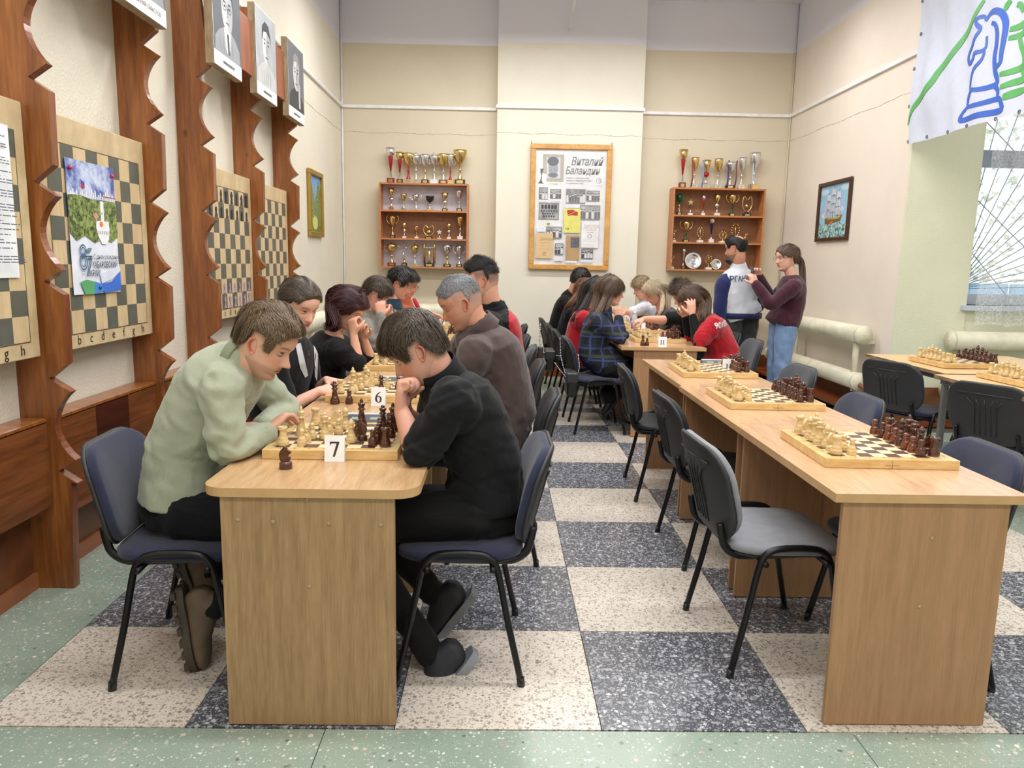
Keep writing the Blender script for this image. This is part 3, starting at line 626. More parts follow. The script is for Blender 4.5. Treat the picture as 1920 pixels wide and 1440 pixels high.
for i in range(5): R_(258+i*32, 715, 278+i*32, 752, (60, 60, 64))
for j in range(3):
    for i in range(7 if j == 0 else 5): c0 = px(262+i*24+12*j, 775+j*26); A.ell(c0[0], c0[1], .009, .011, (56, 56, 60), 10)
R_(482, 746, 646, 986, (218, 214, 116)); A.poly([px(*p) for p in ((510, 765), (560, 758), (620, 780), (616, 818), (560, 812), (522, 820))], (176, 56, 44)); A.line([px(525, 810), px(618, 765)], .004, (230, 220, 200)); a = px(500, 955); A.text('7 Я', a[0], a[1], .03, (70, 80, 50), bold=.001)
R_(207, 996, 380, 1245, (214, 184, 140)); A.text('Диплом', *px(245, 1065), .045, (150, 120, 84), .3); R_(510, 1012, 645, 1258, (178, 146, 104)); R_(556, 1030, 640, 1134, ph_dk); c0 = px(296, 1200); ring(A, c0[0], c0[1], .018, .018, .006, (90, 70, 50))
for v_ in (1090, 1120, 1150): A.line([px(250, v_), px(350, v_)], .002, (160, 130, 96))
R_(660, 870, 830, 1130, (226, 226, 228)); A.text('ДИПЛОМ', *px(680, 935), .052, (170, 150, 146), sx=.8); A.text('ПЕРВОЙ', *px(700, 962), .032, (190, 160, 158)); A.text('степени', *px(705, 984), .024, (190, 160, 158)); c0 = px(742, 1016); ring(A, c0[0], c0[1], .022, .022, .008, (160, 160, 164))
for v_ in (1050, 1065, 1100): A.line([px(685, v_), px(800, v_)], .0015, (150, 150, 156))
for q in ((220, 938, 300, 980), (398, 1222, 480, 1268), (508, 1262, 620, 1284), (664, 1252, 780, 1272), (500, 706, 632, 740), (232, 668, 316, 682), (344, 664, 450, 676)):
    R_(*q, (236, 238, 246))
    for k in range(int((q[3]-q[1])/9)): A.line([px(q[0]+6, q[1]+7+k*9), px(q[2]-8, q[1]+7+k*9)], .002, (150, 156, 190))
A.poly([px(*p) for p in ((310, 900), (326, 893), (340, 890), (348, 902), (335, 915), (322, 912))], (150, 150, 60)); A.line([px(468, 360), px(466, 870)], .002, (200, 200, 204)); A.build('display_sheet', t)
gm, nt, b = newmat('picture_glass'); b.inputs['Base Color'].default_value = (1, 1, 1, 1); b.inputs['Alpha'].default_value = .07; b.inputs['Roughness'].default_value = .03
MB().box((.05, .05, .022), (.945, 1.46, .024), 0, M).build('glass', gm, t)

# ---------------------------------------------------------------- banner
m_ban = fabric('banner_cloth', (226, 232, 250), 300, .0002, .6, c2=(218, 226, 248), sheen=0)
BX = 3.2
def ban(u, v): p = WX(u, v, BX); return (p.y, p.z)
t = thing('banner', 'white banner with blue horse head outline and green chess piece', 'banner')
vs = []; fs = []; nY, nZ = 70, 40; yA, yB = 4.68, 1.9
def bwave(y, z): return .012*math.sin(y*9+z*2)+.008*math.sin(y*21-z*5)+.03*math.exp(-((y-4.4)/.25)**2)*math.sin(z*7)
for j in range(nZ+1):
    for i in range(nY+1):
        y = yA+(yB-yA)*i/nY; z = 2.505+1.65*j/nZ; vs.append((BX-bwave(y, z), y, z))
for j in range(nZ):
    for i in range(nY): a = j*(nY+1)+i; fs.append((a, a+1, a+nY+2, a+nY+1))
MB().add(vs, fs, 0, True).build('banner_sheet', m_ban, t, fix=False)
def bstroke(pts, wd, m, sub=5):
    P = cr([(*ban(u, v), 0) for u, v in pts], sub); n = len(P); vs = []; fs = []
    for i, p in enumerate(P):
        a, c_ = P[max(i-1, 0)], P[min(i+1, n-1)]; d = (c_-a).normalized(); k = wd*1.25*(.6+.4*math.sin(pi*min(1, (i+.8)/n)))/2
        for s in (-1, 1): q = p + Vector((-d.y, d.x, 0))*k*s; vs.append((BX-bwave(q.x, q.y)-.004, q.x, q.y))
    for i in range(n-1): fs.append((2*i, 2*i+1, 2*i+3, 2*i+2))
    return vs, fs
m_bb = plain('print_blue', (52, 100, 200), .5); m_bg = plain('print_green', (86, 172, 92), .5)
def Q(u, v): return (1660+u/4.8, v/4.8)
for nm, m, L in (('blue_outline', m_bb, [
    ([(912, 185), (900, 150), (845, 160), (822, 195), (840, 230), (868, 262), (820, 340), (790, 420), (745, 500), (750, 560), (782, 566), (810, 520), (822, 478), (880, 460), (915, 420), (922, 325)], .03),
    ([(912, 185), (960, 120), (1020, 98), (1070, 125), (1090, 210), (1075, 340), (1050, 470), (1035, 560), (992, 605)], .04),
    ([(970, 208), (1005, 220), (1022, 290), (1010, 400), (985, 520), (985, 640), (1000, 740), (940, 780), (850, 805), (772, 805)], .035),
    ([(905, 460), (880, 540), (820, 620), (790, 700), (775, 800)], .026), ([(960, 770), (1000, 810), (990, 890)], .03), ([(790, 815), (760, 870), (745, 960)], .03),
    ([(745, 965), (860, 935), (1000, 888), (1030, 930), (1028, 990), (850, 1035), (685, 1085), (700, 1020), (745, 965)], .035)]),
    ('green_outline', m_bg, [([(890, 0), (820, 120), (760, 230), (680, 360), (600, 490), (500, 640), (455, 740), (380, 850), (280, 960), (225, 1050), (195, 1130)], .05),
    ([(1130, 0), (1105, 45), (1088, 95)], .035), ([(1170, 40), (1205, 50), (1222, 105)], .035), ([(1115, 265), (1180, 240), (1240, 215), (1225, 295), (1105, 345)], .04),
    ([(1185, 300), (1200, 400), (1240, 500), (1228, 590), (1130, 640), (1025, 670)], .04), ([(1210, 610), (1240, 660), (1245, 710), (1130, 745), (1025, 785)], .04), ([(1050, 875), (1150, 840), (1260, 805)], .045)])):
    mb = MB()
    for pts, wd in L: q = bstroke([Q(*p) for p in pts], wd, m); mb.add(q[0], q[1])
    mb.build(nm, m, t, fix=False)
for u, v in ((328, 8), (296, 305), (257, 620), (218, 960), (193, 1275), (348, 1230), (537, 1187), (740, 1133), (972, 1070), (1208, 1005)):
    y, z = ban(*Q(u, v)); MB().tube([(BX-bwave(y, z)-.004, y+.012*math.cos(a), z+.012*math.sin(a)) for a in [2*pi*k/10 for k in range(10)]], .0035, 6, closed=True).build('eyelet', m_iron, t)
for y in (4.6, 3.2): MB().tube([(BX, y, 4.15), (BX, y, 4.6)], .004, 6).build('cord', m_white, t)
tag(MB().tube([WY(1067, 58, 7.44), WY(1085, -40, 7.0)], .012, 8).build('ceiling_rod', m_white), 'thin white rod running from the pillar up to the ceiling', 'rod')
# ---------------------------------------------------------------- tables
m_oakT = wood('oak_top', (178, 140, 98), (204, 168, 126), (22, 2.2, 22), .3, coat=.15); m_oakP = wood('oak_panel', (146, 116, 80), (174, 142, 104), (26, 26, 1.6), .42)
m_beT = wood('beech_top', (192, 152, 116), (212, 174, 138), (14, 1.6, 14), .24, coat=.2); m_beP = wood('beech_panel', (158, 120, 86), (176, 136, 100), (22, 22, 1.2), .4)
m_edge = plain('edge_band', (196, 158, 112), .4); m_screw = plain('screw_cap', (172, 150, 116), .4)
def desk(x0, x1, y0, y1, lb, oak, px0, px1, rounded=False, group=None, pf=.03, pr=.04):
    T, P_ = (m_oakT, m_oakP) if oak else (m_beT, m_beP); t = thing('desk', lb, 'table', (x0, y0, 0), group=group); w_, d = x1-x0, y1-y0
    if rounded:
        r = .07; poly = []
        for cx, cy, a0 in ((w_-r, r, -90), (w_, d, None), (0, d, None), (r, r, 180)):
            if a0 is None: poly.append((cx, cy)); continue
            poly += [(cx+r*math.cos(math.radians(a0+k*11.25)), cy+r*math.sin(math.radians(a0+k*11.25))) for k in range(9)]
    else: poly = [(0, 0), (w_, 0), (w_, d), (0, d)]
    MB().prism(poly, .733, .76, 0, side=1).build('tabletop', [T, m_edge], t)
    a, b_ = px0-x0, px1-x0
    for k, yy in enumerate((pf, d-pr-.018)):
        p = MB().box((a, yy, .004), (b_, yy+.018, .733)).build('side_panel', P_, t)
        pts = ((.1, .66), (.5, .725), (.3, .655), (.62, .652), (.92, .65), (.5, .455)) if oak else ((.55, .62), (.52, .4))
        if k == 0:
            for fx, z in pts: MB().lathe([(.0065, 0), (.006, .002), (.002, .0022)], 12, 0, Matrix.Translation((a+(b_-a)*fx, yy, z)) @ Matrix.Rotation(pi/2, 4, 'X')).build('screw_cap', m_screw, p)
    MB().box((a+.01 if oak else b_-.15, pf+.018, .32), (a+.026 if oak else b_-.134, d-pr-.018, .733) if not oak else (a+.026, d-pr-.018, .66)).build('modesty_panel', P_, t) if not oak else MB().box((b_-.2, pf+.018, .34), (b_-.184, d-pr-.018, .733)).build('modesty_panel', P_, t)
    return t
gl = 'oak desks joined end to end in the left row'; pos = ['nearest', 'second', 'third', 'fourth', 'fifth', 'farthest']
for k in range(6):
    desk(-1.205, -.565, k*1.03+(0 if k == 0 else .002), (k+1)*1.03, f'{pos[k]} light oak desk of the left row, counted from the camera', True, -1.148, -.637 if k == 0 else -.62, k == 0, gl, pf=.012)
gr = 'beech desks of the right row'
desk(.676, 1.262, .024, 1.02, 'nearest beech desk of the right row, holding the board beside the grey chair', False, .706, 1.215, group=gr, pf=.012)
desk(.676, 1.262, 1.022, 2.03, 'second beech desk of the right row, with an untouched set', False, .706, 1.215, group=gr, pf=.02)
desk(.690, 1.262, 2.032, 3.22, 'third beech desk of the right row, with the board behind card twelve', False, .712, 1.215, group=gr, pf=.02, pr=.15)
go = 'beech desks of the far group of players'
desk(.672, 1.372, 4.03, 5.02, 'beech desk with card eleven where the girl in plaid sits', False, .78, 1.3, group=go, pf=.02)
desk(.672, 1.372, 5.022, 6.0, 'middle beech desk of the far group behind card eleven', False, .78, 1.3, group=go)
desk(.672, 1.372, 6.002, 6.95, 'far beech desk of the far group near the pillar', False, .78, 1.3, group=go)
# window tables with metal legs
m_leg = plain('grey_steel', (112, 116, 118), .45, .3, bumpd=.0006, bscale=60, var=.15); m_wtop = wood('worn_top', (206, 168, 118), (228, 194, 148), (1.6, 12, 12), .35); m_wedge = plain('worn_edge', (120, 100, 76), .6, var=.3)
def metal_table(x0, y0, x1, y1, lb):
    t = thing('metal_leg_table', lb, 'table', (x0, y0, 0), group='tables with steel legs by the window'); w_, d = x1-x0, y1-y0
    MB().prism([(0, 0), (w_, 0), (w_, d), (0, d)], .735, .757, 0, side=1).build('tabletop', [m_wtop, m_wedge], t)
    for lo, hi in (((.03, .03, .70), (w_-.03, .055, .735)), ((.03, d-.055, .70), (w_-.03, d-.03, .735)), ((.03, .055, .70), (.055, d-.055, .735)), ((w_-.055, .055, .70), (w_-.03, d-.055, .735))): MB().box(lo, hi).build('apron', m_leg, t)
    for x in (.045, w_-.045):
        for y in (.06, d-.06): MB().box((x-.016, y-.016, 0), (x+.016, y+.016, .70), bev=.003).build('leg', m_leg, t)
    return t
metal_table(2.60, 2.74, 3.75, 3.84, 'farther pale table with grey steel legs, below the banner corner'); metal_table(2.50, 1.55, 3.65, 2.70, 'nearer pale table with grey steel legs at the right picture edge')

# ---------------------------------------------------------------- chairs
m_tube = plain('black_tube', (26, 26, 30), .32, .4); m_shell = plain('black_plastic', (44, 46, 50), .5, bumpd=.0003, bscale=500)
m_navy = fabric('navy_fabric', (46, 50, 78), 620, .0006, c2=(40, 44, 70)); m_black = fabric('black_vinyl', (36, 38, 42), 300, .0003, .55, sheen=.05); m_grey = fabric('grey_fabric', (158, 160, 168), 520, .001, c2=(140, 142, 150)); m_char = fabric('charcoal_fabric', (64, 68, 76), 420, .0008)
def rrect(w_, h, r, n=6):
    out = []
    for cx, cy, a0 in ((w_/2-r, h/2-r, 0), (-w_/2+r, h/2-r, 90), (-w_/2+r, -h/2+r, 180), (w_/2-r, -h/2+r, 270)):
        out += [(cx+r*math.cos(math.radians(a0+90*k/n)), cy+r*math.sin(math.radians(a0+90*k/n))) for k in range(n+1)]
    return out
def pad(w_, h, r, th, curve, dome, F, crown=0.0, lip=.012):
    """cushion: rounded outline, domed front, closed back; F maps (a, b, c) into the chair frame"""
    mb = MB(); vs = []; fs = []; N_ = 28; layers = [(.0, 1), (.55*th, 1), (th*.85, .975), (th, .93), (th+dome*.6, .7), (th+dome*.9, .4), (th+dome, .12)]
    out = rrect(w_, h, r, 6)
    for z, s in [(0, .93)]+layers:
        for x, y in out: vs.append(F(x*s, y*s, z+curve*((x*s)/(w_/2))**2+crown*(y*s/(h/2))**2))
    n = len(out); L = len(layers)+1
    for j in range(L-1):
        for k in range(n): fs.append((j*n+k, j*n+(k+1) % n, (j+1)*n+(k+1) % n, (j+1)*n+k))
    fs.append(tuple(range(n-1, -1, -1))); fs.append(tuple((L-1)*n+k for k in range(n)))
    return mb.add(vs, fs, 0, True)
def make_chair(fab, lb):
    t = thing('stacking_chair', lb, 'chair')
    pad(.47, .43, .10, .026, 0, .014, lambda a, b_, c: Vector((b_, a, .432+c+.008*max(0, -b_/.2)))).build('seat', fab, t)
    pad(.45, .41, .09, .012, 0, 0, lambda a, b_, c: Vector((b_, a, .432-c))).build('seat_pan', m_shell, t)
    tilt = math.radians(14)
    def FB(sign):
        def f(a, b_, c):
            x, z = -.262, .632; q = b_; cc = sign*c
            return Vector((x - q*math.sin(tilt) + cc*math.cos(tilt), a, z + q*math.cos(tilt) + cc*math.sin(tilt)))
        return f
    f1 = FB(1); pad(.455, .345, .12, .03, .035, .012, f1, -.008).build('back_pad', fab, t)
    sh = pad(.47, .36, .125, .016, -.035, .006, FB(-1), .008).build('back_shell', m_shell, t)
    fb = FB(-1)
    for k in range(5):
        a = (k-2)*.03; pts = [fb(a, -.13, .0215), fb(a, 0, .0235), fb(a, .05-abs(k-2)*.0, .0235), fb(a*1.6, .085, .022)]
        MB().tube(pts, .0035, 6).build('rib', m_shell, sh)
    MB().tube([fb(-.15, .115, .012), fb(0, .118, .022), fb(.15, .115, .012)], .0045, 6).build('rib', m_shell, sh)
    for s in (-1, 1):
        P = [(-.212, .262*s, .012), (-.165, .252*s, .22), (-.135, .247*s, .37), (-.118, .246*s, .428), (-.09, .245*s, .455), (-.05, .245*s, .464), (0, .245*s, .466), (.05, .245*s, .464), (.09, .245*s, .455), (.118, .246*s, .428), (.135, .247*s, .37), (.165, .252*s, .22), (.212, .262*s, .012)]
        fr = MB().tube(cr(P, 3), .0115, 10, flat=1.25).build('side_frame', m_tube, t)
        for x in (-.2125, .2125): MB().tube([(x, .2622*s, 0), (x*.985, .2615*s, .03)], .0135, 10).build('foot_cap', m_shell, fr)
        P = [(.03, .17*s, .415), (-.14, .17*s, .412), (-.19, .17*s, .418), (-.225, .17*s, .445), (-.237, .17*s, .48), (-.247, .168*s, .53)]
        MB().tube(cr(P, 4), .010, 8, flat=1.5).build('back_support', m_tube, t)
    for x in (-.11, .11):
        cb = MB().tube([(x, -.262, .412), (x, .262, .412)], .0105, 10).build('crossbar', m_tube, t)
    return t
PROTO = {}
def chair(x, y, rz, kind, lb, group, dz=0):
    fab = {'navy': m_navy, 'black': m_black, 'grey': m_grey, 'char': m_char}[kind]
    if kind not in PROTO: PROTO[kind] = t = make_chair(fab, lb)
    else: t = dup(PROTO[kind])
    t.location = (x, y, dz); t.rotation_euler = (0, 0, math.radians(rz)); t.name = 'stacking_chair'
    t['label'] = lb; t['group'] = group; t['category'] = 'chair'; return t
gL, gM, gRl, gRr, gF = 'chairs against the left wall side', 'chairs on the aisle side of the left row', 'chairs on the aisle side of the right row', 'chairs on the far side of the right row', 'chairs of the far group'
chair(-1.405, .475, 4, 'navy', 'navy stacking chair under the man in sage green', gL)
chair(-1.47, 1.6, 0, 'black', 'black chair under the woman with the pinned back hair', gL); chair(-1.47, 2.62, 0, 'black', 'black chair under the dark red haired woman in black', gL)
chair(-1.47, 3.65, 0, 'black', 'black chair under the player in the grey knit sweater', gL); chair(-1.47, 4.65, 0, 'black', 'black chair under the man in glasses in the left row', gL); chair(-1.47, 5.45, 0, 'black', 'black chair under the farthest player of the left row', gL)
chair(-.46, .505, 181, 'navy', 'navy stacking chair under the man in the black sweater', gM); chair(-.345, 1.55, 178, 'black', 'black chair under the grey haired man in brown', gM)
chair(-.35, 2.72, 180, 'black', 'black chair under the man with the faded haircut', gM); chair(-.36, 3.6, 178, 'char', 'empty charcoal chair just past the man with the faded haircut', gM); chair(-.38, 4.45, 182, 'black', 'empty black chair fourth along the aisle, left row', gM); chair(-.36, 5.6, 180, 'black', 'farthest empty black chair on the aisle of the left row', gM)
chair(.69, .585, 3, 'grey', 'empty light grey fabric chair pulled out at the nearest right desk', gRl); chair(.76, 1.52, 2, 'black', 'empty black chair just behind the light grey one', gRl); chair(.735, 2.55, -2, 'black', 'empty black chair third along the right row aisle', gRl)
chair(1.16, .50, 180, 'navy', 'navy chair across the desk from the light grey chair', gRr); chair(1.21, 1.55, 178, 'navy', 'navy chair with rounded back at the second right desk', gRr); chair(1.34, 2.65, 183, 'char', 'charcoal chair at the third right desk beside the woman in jeans', gRr)
chair(2.62, 3.14, 26, 'navy', 'black backed navy chair at the farther window table', 'chairs at the window tables'); chair(2.66, 2.16, 30, 'navy', 'black backed navy chair at the nearer window table', 'chairs at the window tables')
for x, y, rz, k, lb in ((.53, 4.38, 0, 'navy', 'navy chair under the girl in the plaid shirt'), (.49, 5.1, 0, 'black', 'black chair under the long haired girl in red'), (.47, 5.8, 0, 'black', 'black chair under the brown haired woman in black'), (.44, 6.55, 0, 'black', 'black chair under the man in black by the pillar'),
                        (1.62, 4.42, 180, 'char', 'charcoal chair under the person in the red shirt'), (1.64, 5.1, 180, 'black', 'black chair under the man reaching across the board'), (1.62, 5.85, 180, 'black', 'black chair under the blonde woman'), (1.6, 6.55, 180, 'black', 'black chair under the boy in the white shirt')):
    chair(x, y, rz, k, lb, gF)

# ---------------------------------------------------------------- chess sets
m_bw = wood('board_wood', (206, 166, 102), (228, 196, 140), (2, 10, 10), .3, coat=.2); m_sqd = plain('square_dark', (92, 62, 56), .4); m_sql = plain('square_light', (240, 216, 170), .35, var=.05)
m_pw = wood('piece_light', (206, 174, 118), (232, 206, 156), (20, 20, 60), .25, coat=.4); m_pb = wood('piece_dark', (48, 20, 12), (92, 44, 26), (30, 30, 80), .18, coat=.6); m_pr = wood('piece_red', (84, 36, 20), (132, 66, 36), (30, 30, 80), .18, coat=.6); m_felt = plain('felt', (60, 44, 30), .9)
m_ink = plain('board_ink', (70, 50, 34), .6)
BPROTO = []
def board(x, y, rz, lb):
    """x, y: near left corner of the closed box laid open; 0.45 m square, 0.033 m high"""
    if not BPROTO:
        t = thing('chess_board', lb, 'chess board')
        MB().box((0, 0, 0), (.2245, .45, .033), bev=.0015).build('box_half', m_bw, t); MB().box((.2255, 0, 0), (.45, .45, .033), bev=.0015).build('box_half', m_bw, t)
        q = MB()
        for i in range(8):
            for j in range(8): a, c_ = .033+i*.048, .033+j*.048; q.add([(a, c_, .0333), (a+.048, c_, .0333), (a+.048, c_+.048, .0333), (a, c_+.048, .0333)], [(0, 1, 2, 3)], (i+j+1) % 2)
        q.build('squares', [m_sql, m_sqd], t, fix=False)
        A = Art(Matrix.Translation((0, 0, .0332)))
        for k in range(8):
            c_ = .033+(k+.5)*.048
            A.text('abcdefgh'[k], .024, c_, .016, m_ink, rot=-pi/2); A.text('abcdefgh'[k], .428, c_, .016, m_ink, rot=pi/2)
            A.text(str(k+1), c_, .012, .015, m_ink, align='CENTER'); A.text(str(k+1), c_, .425, .015, m_ink, align='CENTER')
        for a, b_, c_, d in ((.03, .03, .42, .03), (.42, .03, .42, .42), (.42, .42, .03, .42), (.03, .42, .03, .03)): A.line([(a, b_), (c_, d)], .001, m_ink)
        A.build('coordinates', t)
        MB().box((.2, -.0015, .012), (.25, .0003, .0125)).build('hinge_line', m_ink, t)
        BPROTO.append(t)
    else: t = dup(BPROTO[0])
    t.location = (x, y, .7605); t.rotation_euler = (0, 0, math.radians(rz)); t['label'] = lb; t['category'] = 'chess board'; return t
def base_prof(r, h): return [(r, 0), (r, .006), (r*.98, .009), (r*1.0, .011), (r*.96, .015), (r*.8, .019), (r*.84, .021), (r*.7, .024)]
PF = dict(pawn=base_prof(.0145, 0)+[(.008, .029), (.0058, .035), (.009, .0365), (.009, .038), (.006, .0395), (.0078, .042), (.0085, .0455), (.0075, .049), (.004, .0515), (0, .052)],
          rook=base_prof(.0175, 0)+[(.0115, .030), (.0095, .042), (.0098, .046), (.0135, .048), (.0138, .058), (.0115, .0585), (.011, .055), (0, .055)],
          bishop=base_prof(.0165, 0)+[(.0095, .031), (.0068, .046), (.0115, .048), (.0115, .050), (.007, .052), (.0098, .057), (.0105, .061), (.008, .067), (.004, .0715), (.0015, .0745), (0, .0755)],
          queen=base_prof(.018, 0)+[(.011, .033), (.0075, .052), (.0125, .0545), (.0125, .057), (.008, .059), (.0085, .063), (.0125, .070), (.0118, .0725), (.007, .074), (.0062, .077), (.0068, .080), (.005, .083), (0, .084)],
          king=base_prof(.0185, 0)+[(.0115, .034), (.008, .055), (.013, .0575), (.013, .060), (.0085, .062), (.0095, .067), (.0130, .076), (.011, .079), (.005, .081), (.0062, .086), (.0045, .091), (.0015, .096), (0, .097)])
PM = {}
def piece_mesh(kind, col):
    if (kind, col) in PM: return PM[(kind, col)]
    m = {'light': m_pw, 'dark': m_pb, 'reddish': m_pr}[col]; mb = MB()
    if kind == 'knight':
        mb.lathe([(.0165, 0), (.0165, .007), (.0158, .009), (.0165, .011), (.015, .016), (.011, .019), (0, .0195)], 18)
        out = [(-.010, .018), (.009, .018), (.0125, .027), (.006, .034), (.0135, .039), (.0125, .044), (.006, .048), (.0035, .052), (-.001, .057), (-.006, .053), (-.012, .046), (-.0155, .036), (-.014, .026)]
        P = [(p.x, p.y) for p in cr([(a, b_, 0) for a, b_ in out], 3, True)]
        mb.prism(P, -.0045, .0045, 0, Matrix(((1, 0, 0, 0), (0, 0, 1, 0), (0, 1, 0, 0), (0, 0, 0, 1))))
    else: mb.lathe(PF[kind], 18)
    PM[(kind, col)] = mb.mesh(kind+'_piece', [m]); return PM[(kind, col)]
NP = [0]
def piece(kind, col, p, rz=0, lb=None, group=None, s=1.0, z=.7605):
    o = bpy.data.objects.new(kind+'_piece', piece_mesh(kind, col)); C.objects.link(o); o.location = (p[0], p[1], z); o.rotation_euler = (0, 0, math.radians(rz)); s *= 1.13; o.scale = (s, s, s)
    tag(o, lb, 'chess piece', group); NP[0] += 1; return o
def sqpos(B, i, j):
    a = B[2]*pi/180; lx, ly = .033+(i+.5)*.048, .033+(j+.5)*.048
    return (B[0]+lx*math.cos(a)-ly*math.sin(a), B[1]+lx*math.sin(a)+ly*math.cos(a))
colname = {'light': 'light wood', 'dark': 'dark brown', 'reddish': 'reddish brown'}
def place(B, col, kind, i, j, where, rz=None, s=1.0, uniq=False, z=.7942):
    p = sqpos(B, i, j); jit = random.uniform(-.0035, .0035)
    if rz is None: rz = random.uniform(-18, 18) + (0 if col == 'light' else 180)
    lb = f'{colname[col]} {kind} on the {where}'
    return piece(kind, col, (p[0]+jit, p[1]-jit), rz, lb, None if uniq else f'{colname[col]} {kind}s on the {where}', s, z)
def full_set(B, where, dk='dark', skip=()):
    for j in range(8):
        if ('L', j) not in skip: place(B, 'light', order[j], 0, j, where)
        if ('l', j) not in skip: place(B, 'light', 'pawn', 1, j, where)
        if ('d', j) not in skip: place(B, dk if j % 3 else 'dark', 'pawn', 6, j, where)
        if ('D', j) not in skip: place(B, 'dark', order[j], 7, j, where)
random.seed(11)
B13 = (.768, .318, -1.5); board(*B13, 'open chess board nearest the camera on the right row, full set standing'); full_set(B13, 'nearest right row board', 'reddish')
B12b = (.756, 1.342, -.5); board(*B12b, 'open chess board with full set on the second right row desk'); full_set(B12b, 'second right row board')
B12 = (.775, 2.345, -1); board(*B12, 'open chess board with full set behind card twelve'); full_set(B12, 'board behind card twelve', 'reddish')
Bw1 = (2.735, 2.985, 1.5); board(*Bw1, 'chess board on the farther steel legged table by the window'); full_set(Bw1, 'farther window table board')
Bw2 = (2.72, 2.15, 1); board(*Bw2, 'chess board cut by the right picture edge on the nearer steel legged table'); full_set(Bw2, 'nearer window table board')
B7 = (-1.12, .327, .8); board(*B7, 'chess board in play behind card seven'); wr7 = 'board behind card seven'
def game(B, where, light, dark):
    for k, i, j in light: place(B, 'light', k, i, j, where)
    for k, i, j in dark: place(B, 'dark', k, i, j, where)
game(B7, wr7, [('rook', 0, 0), ('king', .55, 3.1), ('pawn', 1.3, 0), ('pawn', 1.35, 1), ('pawn', 1.5, 2.1), ('queen', 2.4, 2.2), ('rook', .75, 6.9), ('pawn', 2.4, 4), ('pawn', 1.55, 5.6), ('knight', 2.45, 6.2), ('pawn', 3.2, 3.6), ('pawn', 2.5, 7.0), ('bishop', 3.4, 5.4), ('bishop', 4.5, 1.2)],
     [('knight', 5.2, 1.9), ('king', 4.4, 6.7), ('pawn', 4.6, 3.5), ('pawn', 6.2, .2), ('pawn', 6.45, 1.1), ('pawn', 6.4, 2.2), ('pawn', 6.3, 3.2), ('pawn', 6.2, 4.2), ('rook', 7.1, .1), ('queen', 6.3, 5.4), ('bishop', 7.2, 3.1), ('pawn', 6.6, 6.3), ('king', 7.1, 5), ('rook', 7.2, 6.6)])
B6 = (-1.147, 1.37, .3); board(*B6, 'chess board in play behind card six')
game(B6, 'board behind card six', [('rook', 0, .2), ('pawn', 1.2, .1), ('pawn', 1.3, 1.3), ('king', .8, 2.8), ('rook', 1.2, 4.2), ('pawn', 1.8, 2.2), ('pawn', 2, 4), ('bishop', 2, 5.2), ('pawn', 2.7, 5.5), ('knight', 3, 1.2), ('knight', 3, 6.2), ('pawn', 4.3, 3.4), ('queen', 1.5, 6.4)],
     [('bishop', 3.9, 1.2), ('pawn', 5.3, 3.6), ('pawn', 6.6, .3), ('rook', 7.2, .2), ('pawn', 6.5, 1.6), ('king', 7, 3.4), ('pawn', 6.4, 4.5), ('queen', 7, 5.4), ('rook', 7, 6.8)])
B5 = (-1.148, 2.42, 0); board(*B5, 'chess board in play before the woman in the face mask')
game(B5, 'board before the woman in the mask', [('rook', 0, .2), ('pawn', 1.2, 0), ('pawn', 1.1, 1.3), ('king', .6, 2.6), ('pawn', 1.5, 3), ('bishop', .5, 4.4), ('queen', 1.5, 5), ('knight', 2.4, 2.2), ('rook', .2, 6.5)],
     [('pawn', 6, .4), ('rook', 7, .3), ('pawn', 6, 2), ('knight', 5, 3), ('king', 7, 3.6), ('queen', 7, 5), ('pawn', 6, 5), ('rook', 7, 7)])
B4 = (-1.14, 3.46, 0); board(*B4, 'chess board beside the player in grey knit, fourth of the left row')
game(B4, 'fourth board of the left row', [('rook', 0, 1), ('king', 1, 3), ('pawn', 2, 2), ('pawn', 2, 4), ('queen', 3, 6), ('knight', 4, 4)], [('knight', 5.8, .2), ('king', 6, 2), ('queen', 6.6, 4), ('pawn', 5, 3), ('pawn', 5, 5), ('rook', 7, 6), ('bishop', 5, 1.4)])
B3 = (-1.12, 4.5, 0); board(*B3, 'chess board behind card three'); full_set(B3, 'board behind card three')
B2 = (-1.12, 5.45, 0); board(*B2, 'farthest chess board of the left row'); full_set(B2, 'farthest left row board', skip=[('L', 3), ('l', 4)])
B11 = (.845, 4.4, -1); board(*B11, 'chess board in play behind card eleven')
game(B11, 'board behind card eleven', [('rook', 0, 0), ('pawn', .9, 0), ('pawn', .9, 1), ('pawn', 1, 2.2), ('knight', 1, 3.4), ('pawn', 1, 4.4), ('king', 0, 4), ('queen', 0, 5), ('bishop', 0, 2), ('knight', 2.2, 2.4), ('bishop', 3.4, .4), ('rook', 0, 7), ('pawn', 1, 6)],
     [('rook', 7, .2), ('pawn', 6, .1), ('pawn', 6, 1), ('pawn', 6, 2), ('knight', 5, 1), ('bishop', 7, 2), ('queen', 7, 3.2), ('king', 6.8, 4), ('pawn', 4.2, .6), ('pawn', 6, 5), ('rook', 7, 6.2)])
B10 = (.845, 5.3, 0); board(*B10, 'chess board the reaching man plays on, behind board eleven'); full_set(B10, 'board the reaching man plays on', 'reddish', skip=[('l', 3), ('d', 3), ('D', 1)])
B9 = (.85, 6.2, 0); board(*B9, 'farthest chess board of the far group'); full_set(B9, 'farthest board of the far group', skip=[('l', 3), ('d', 4)])
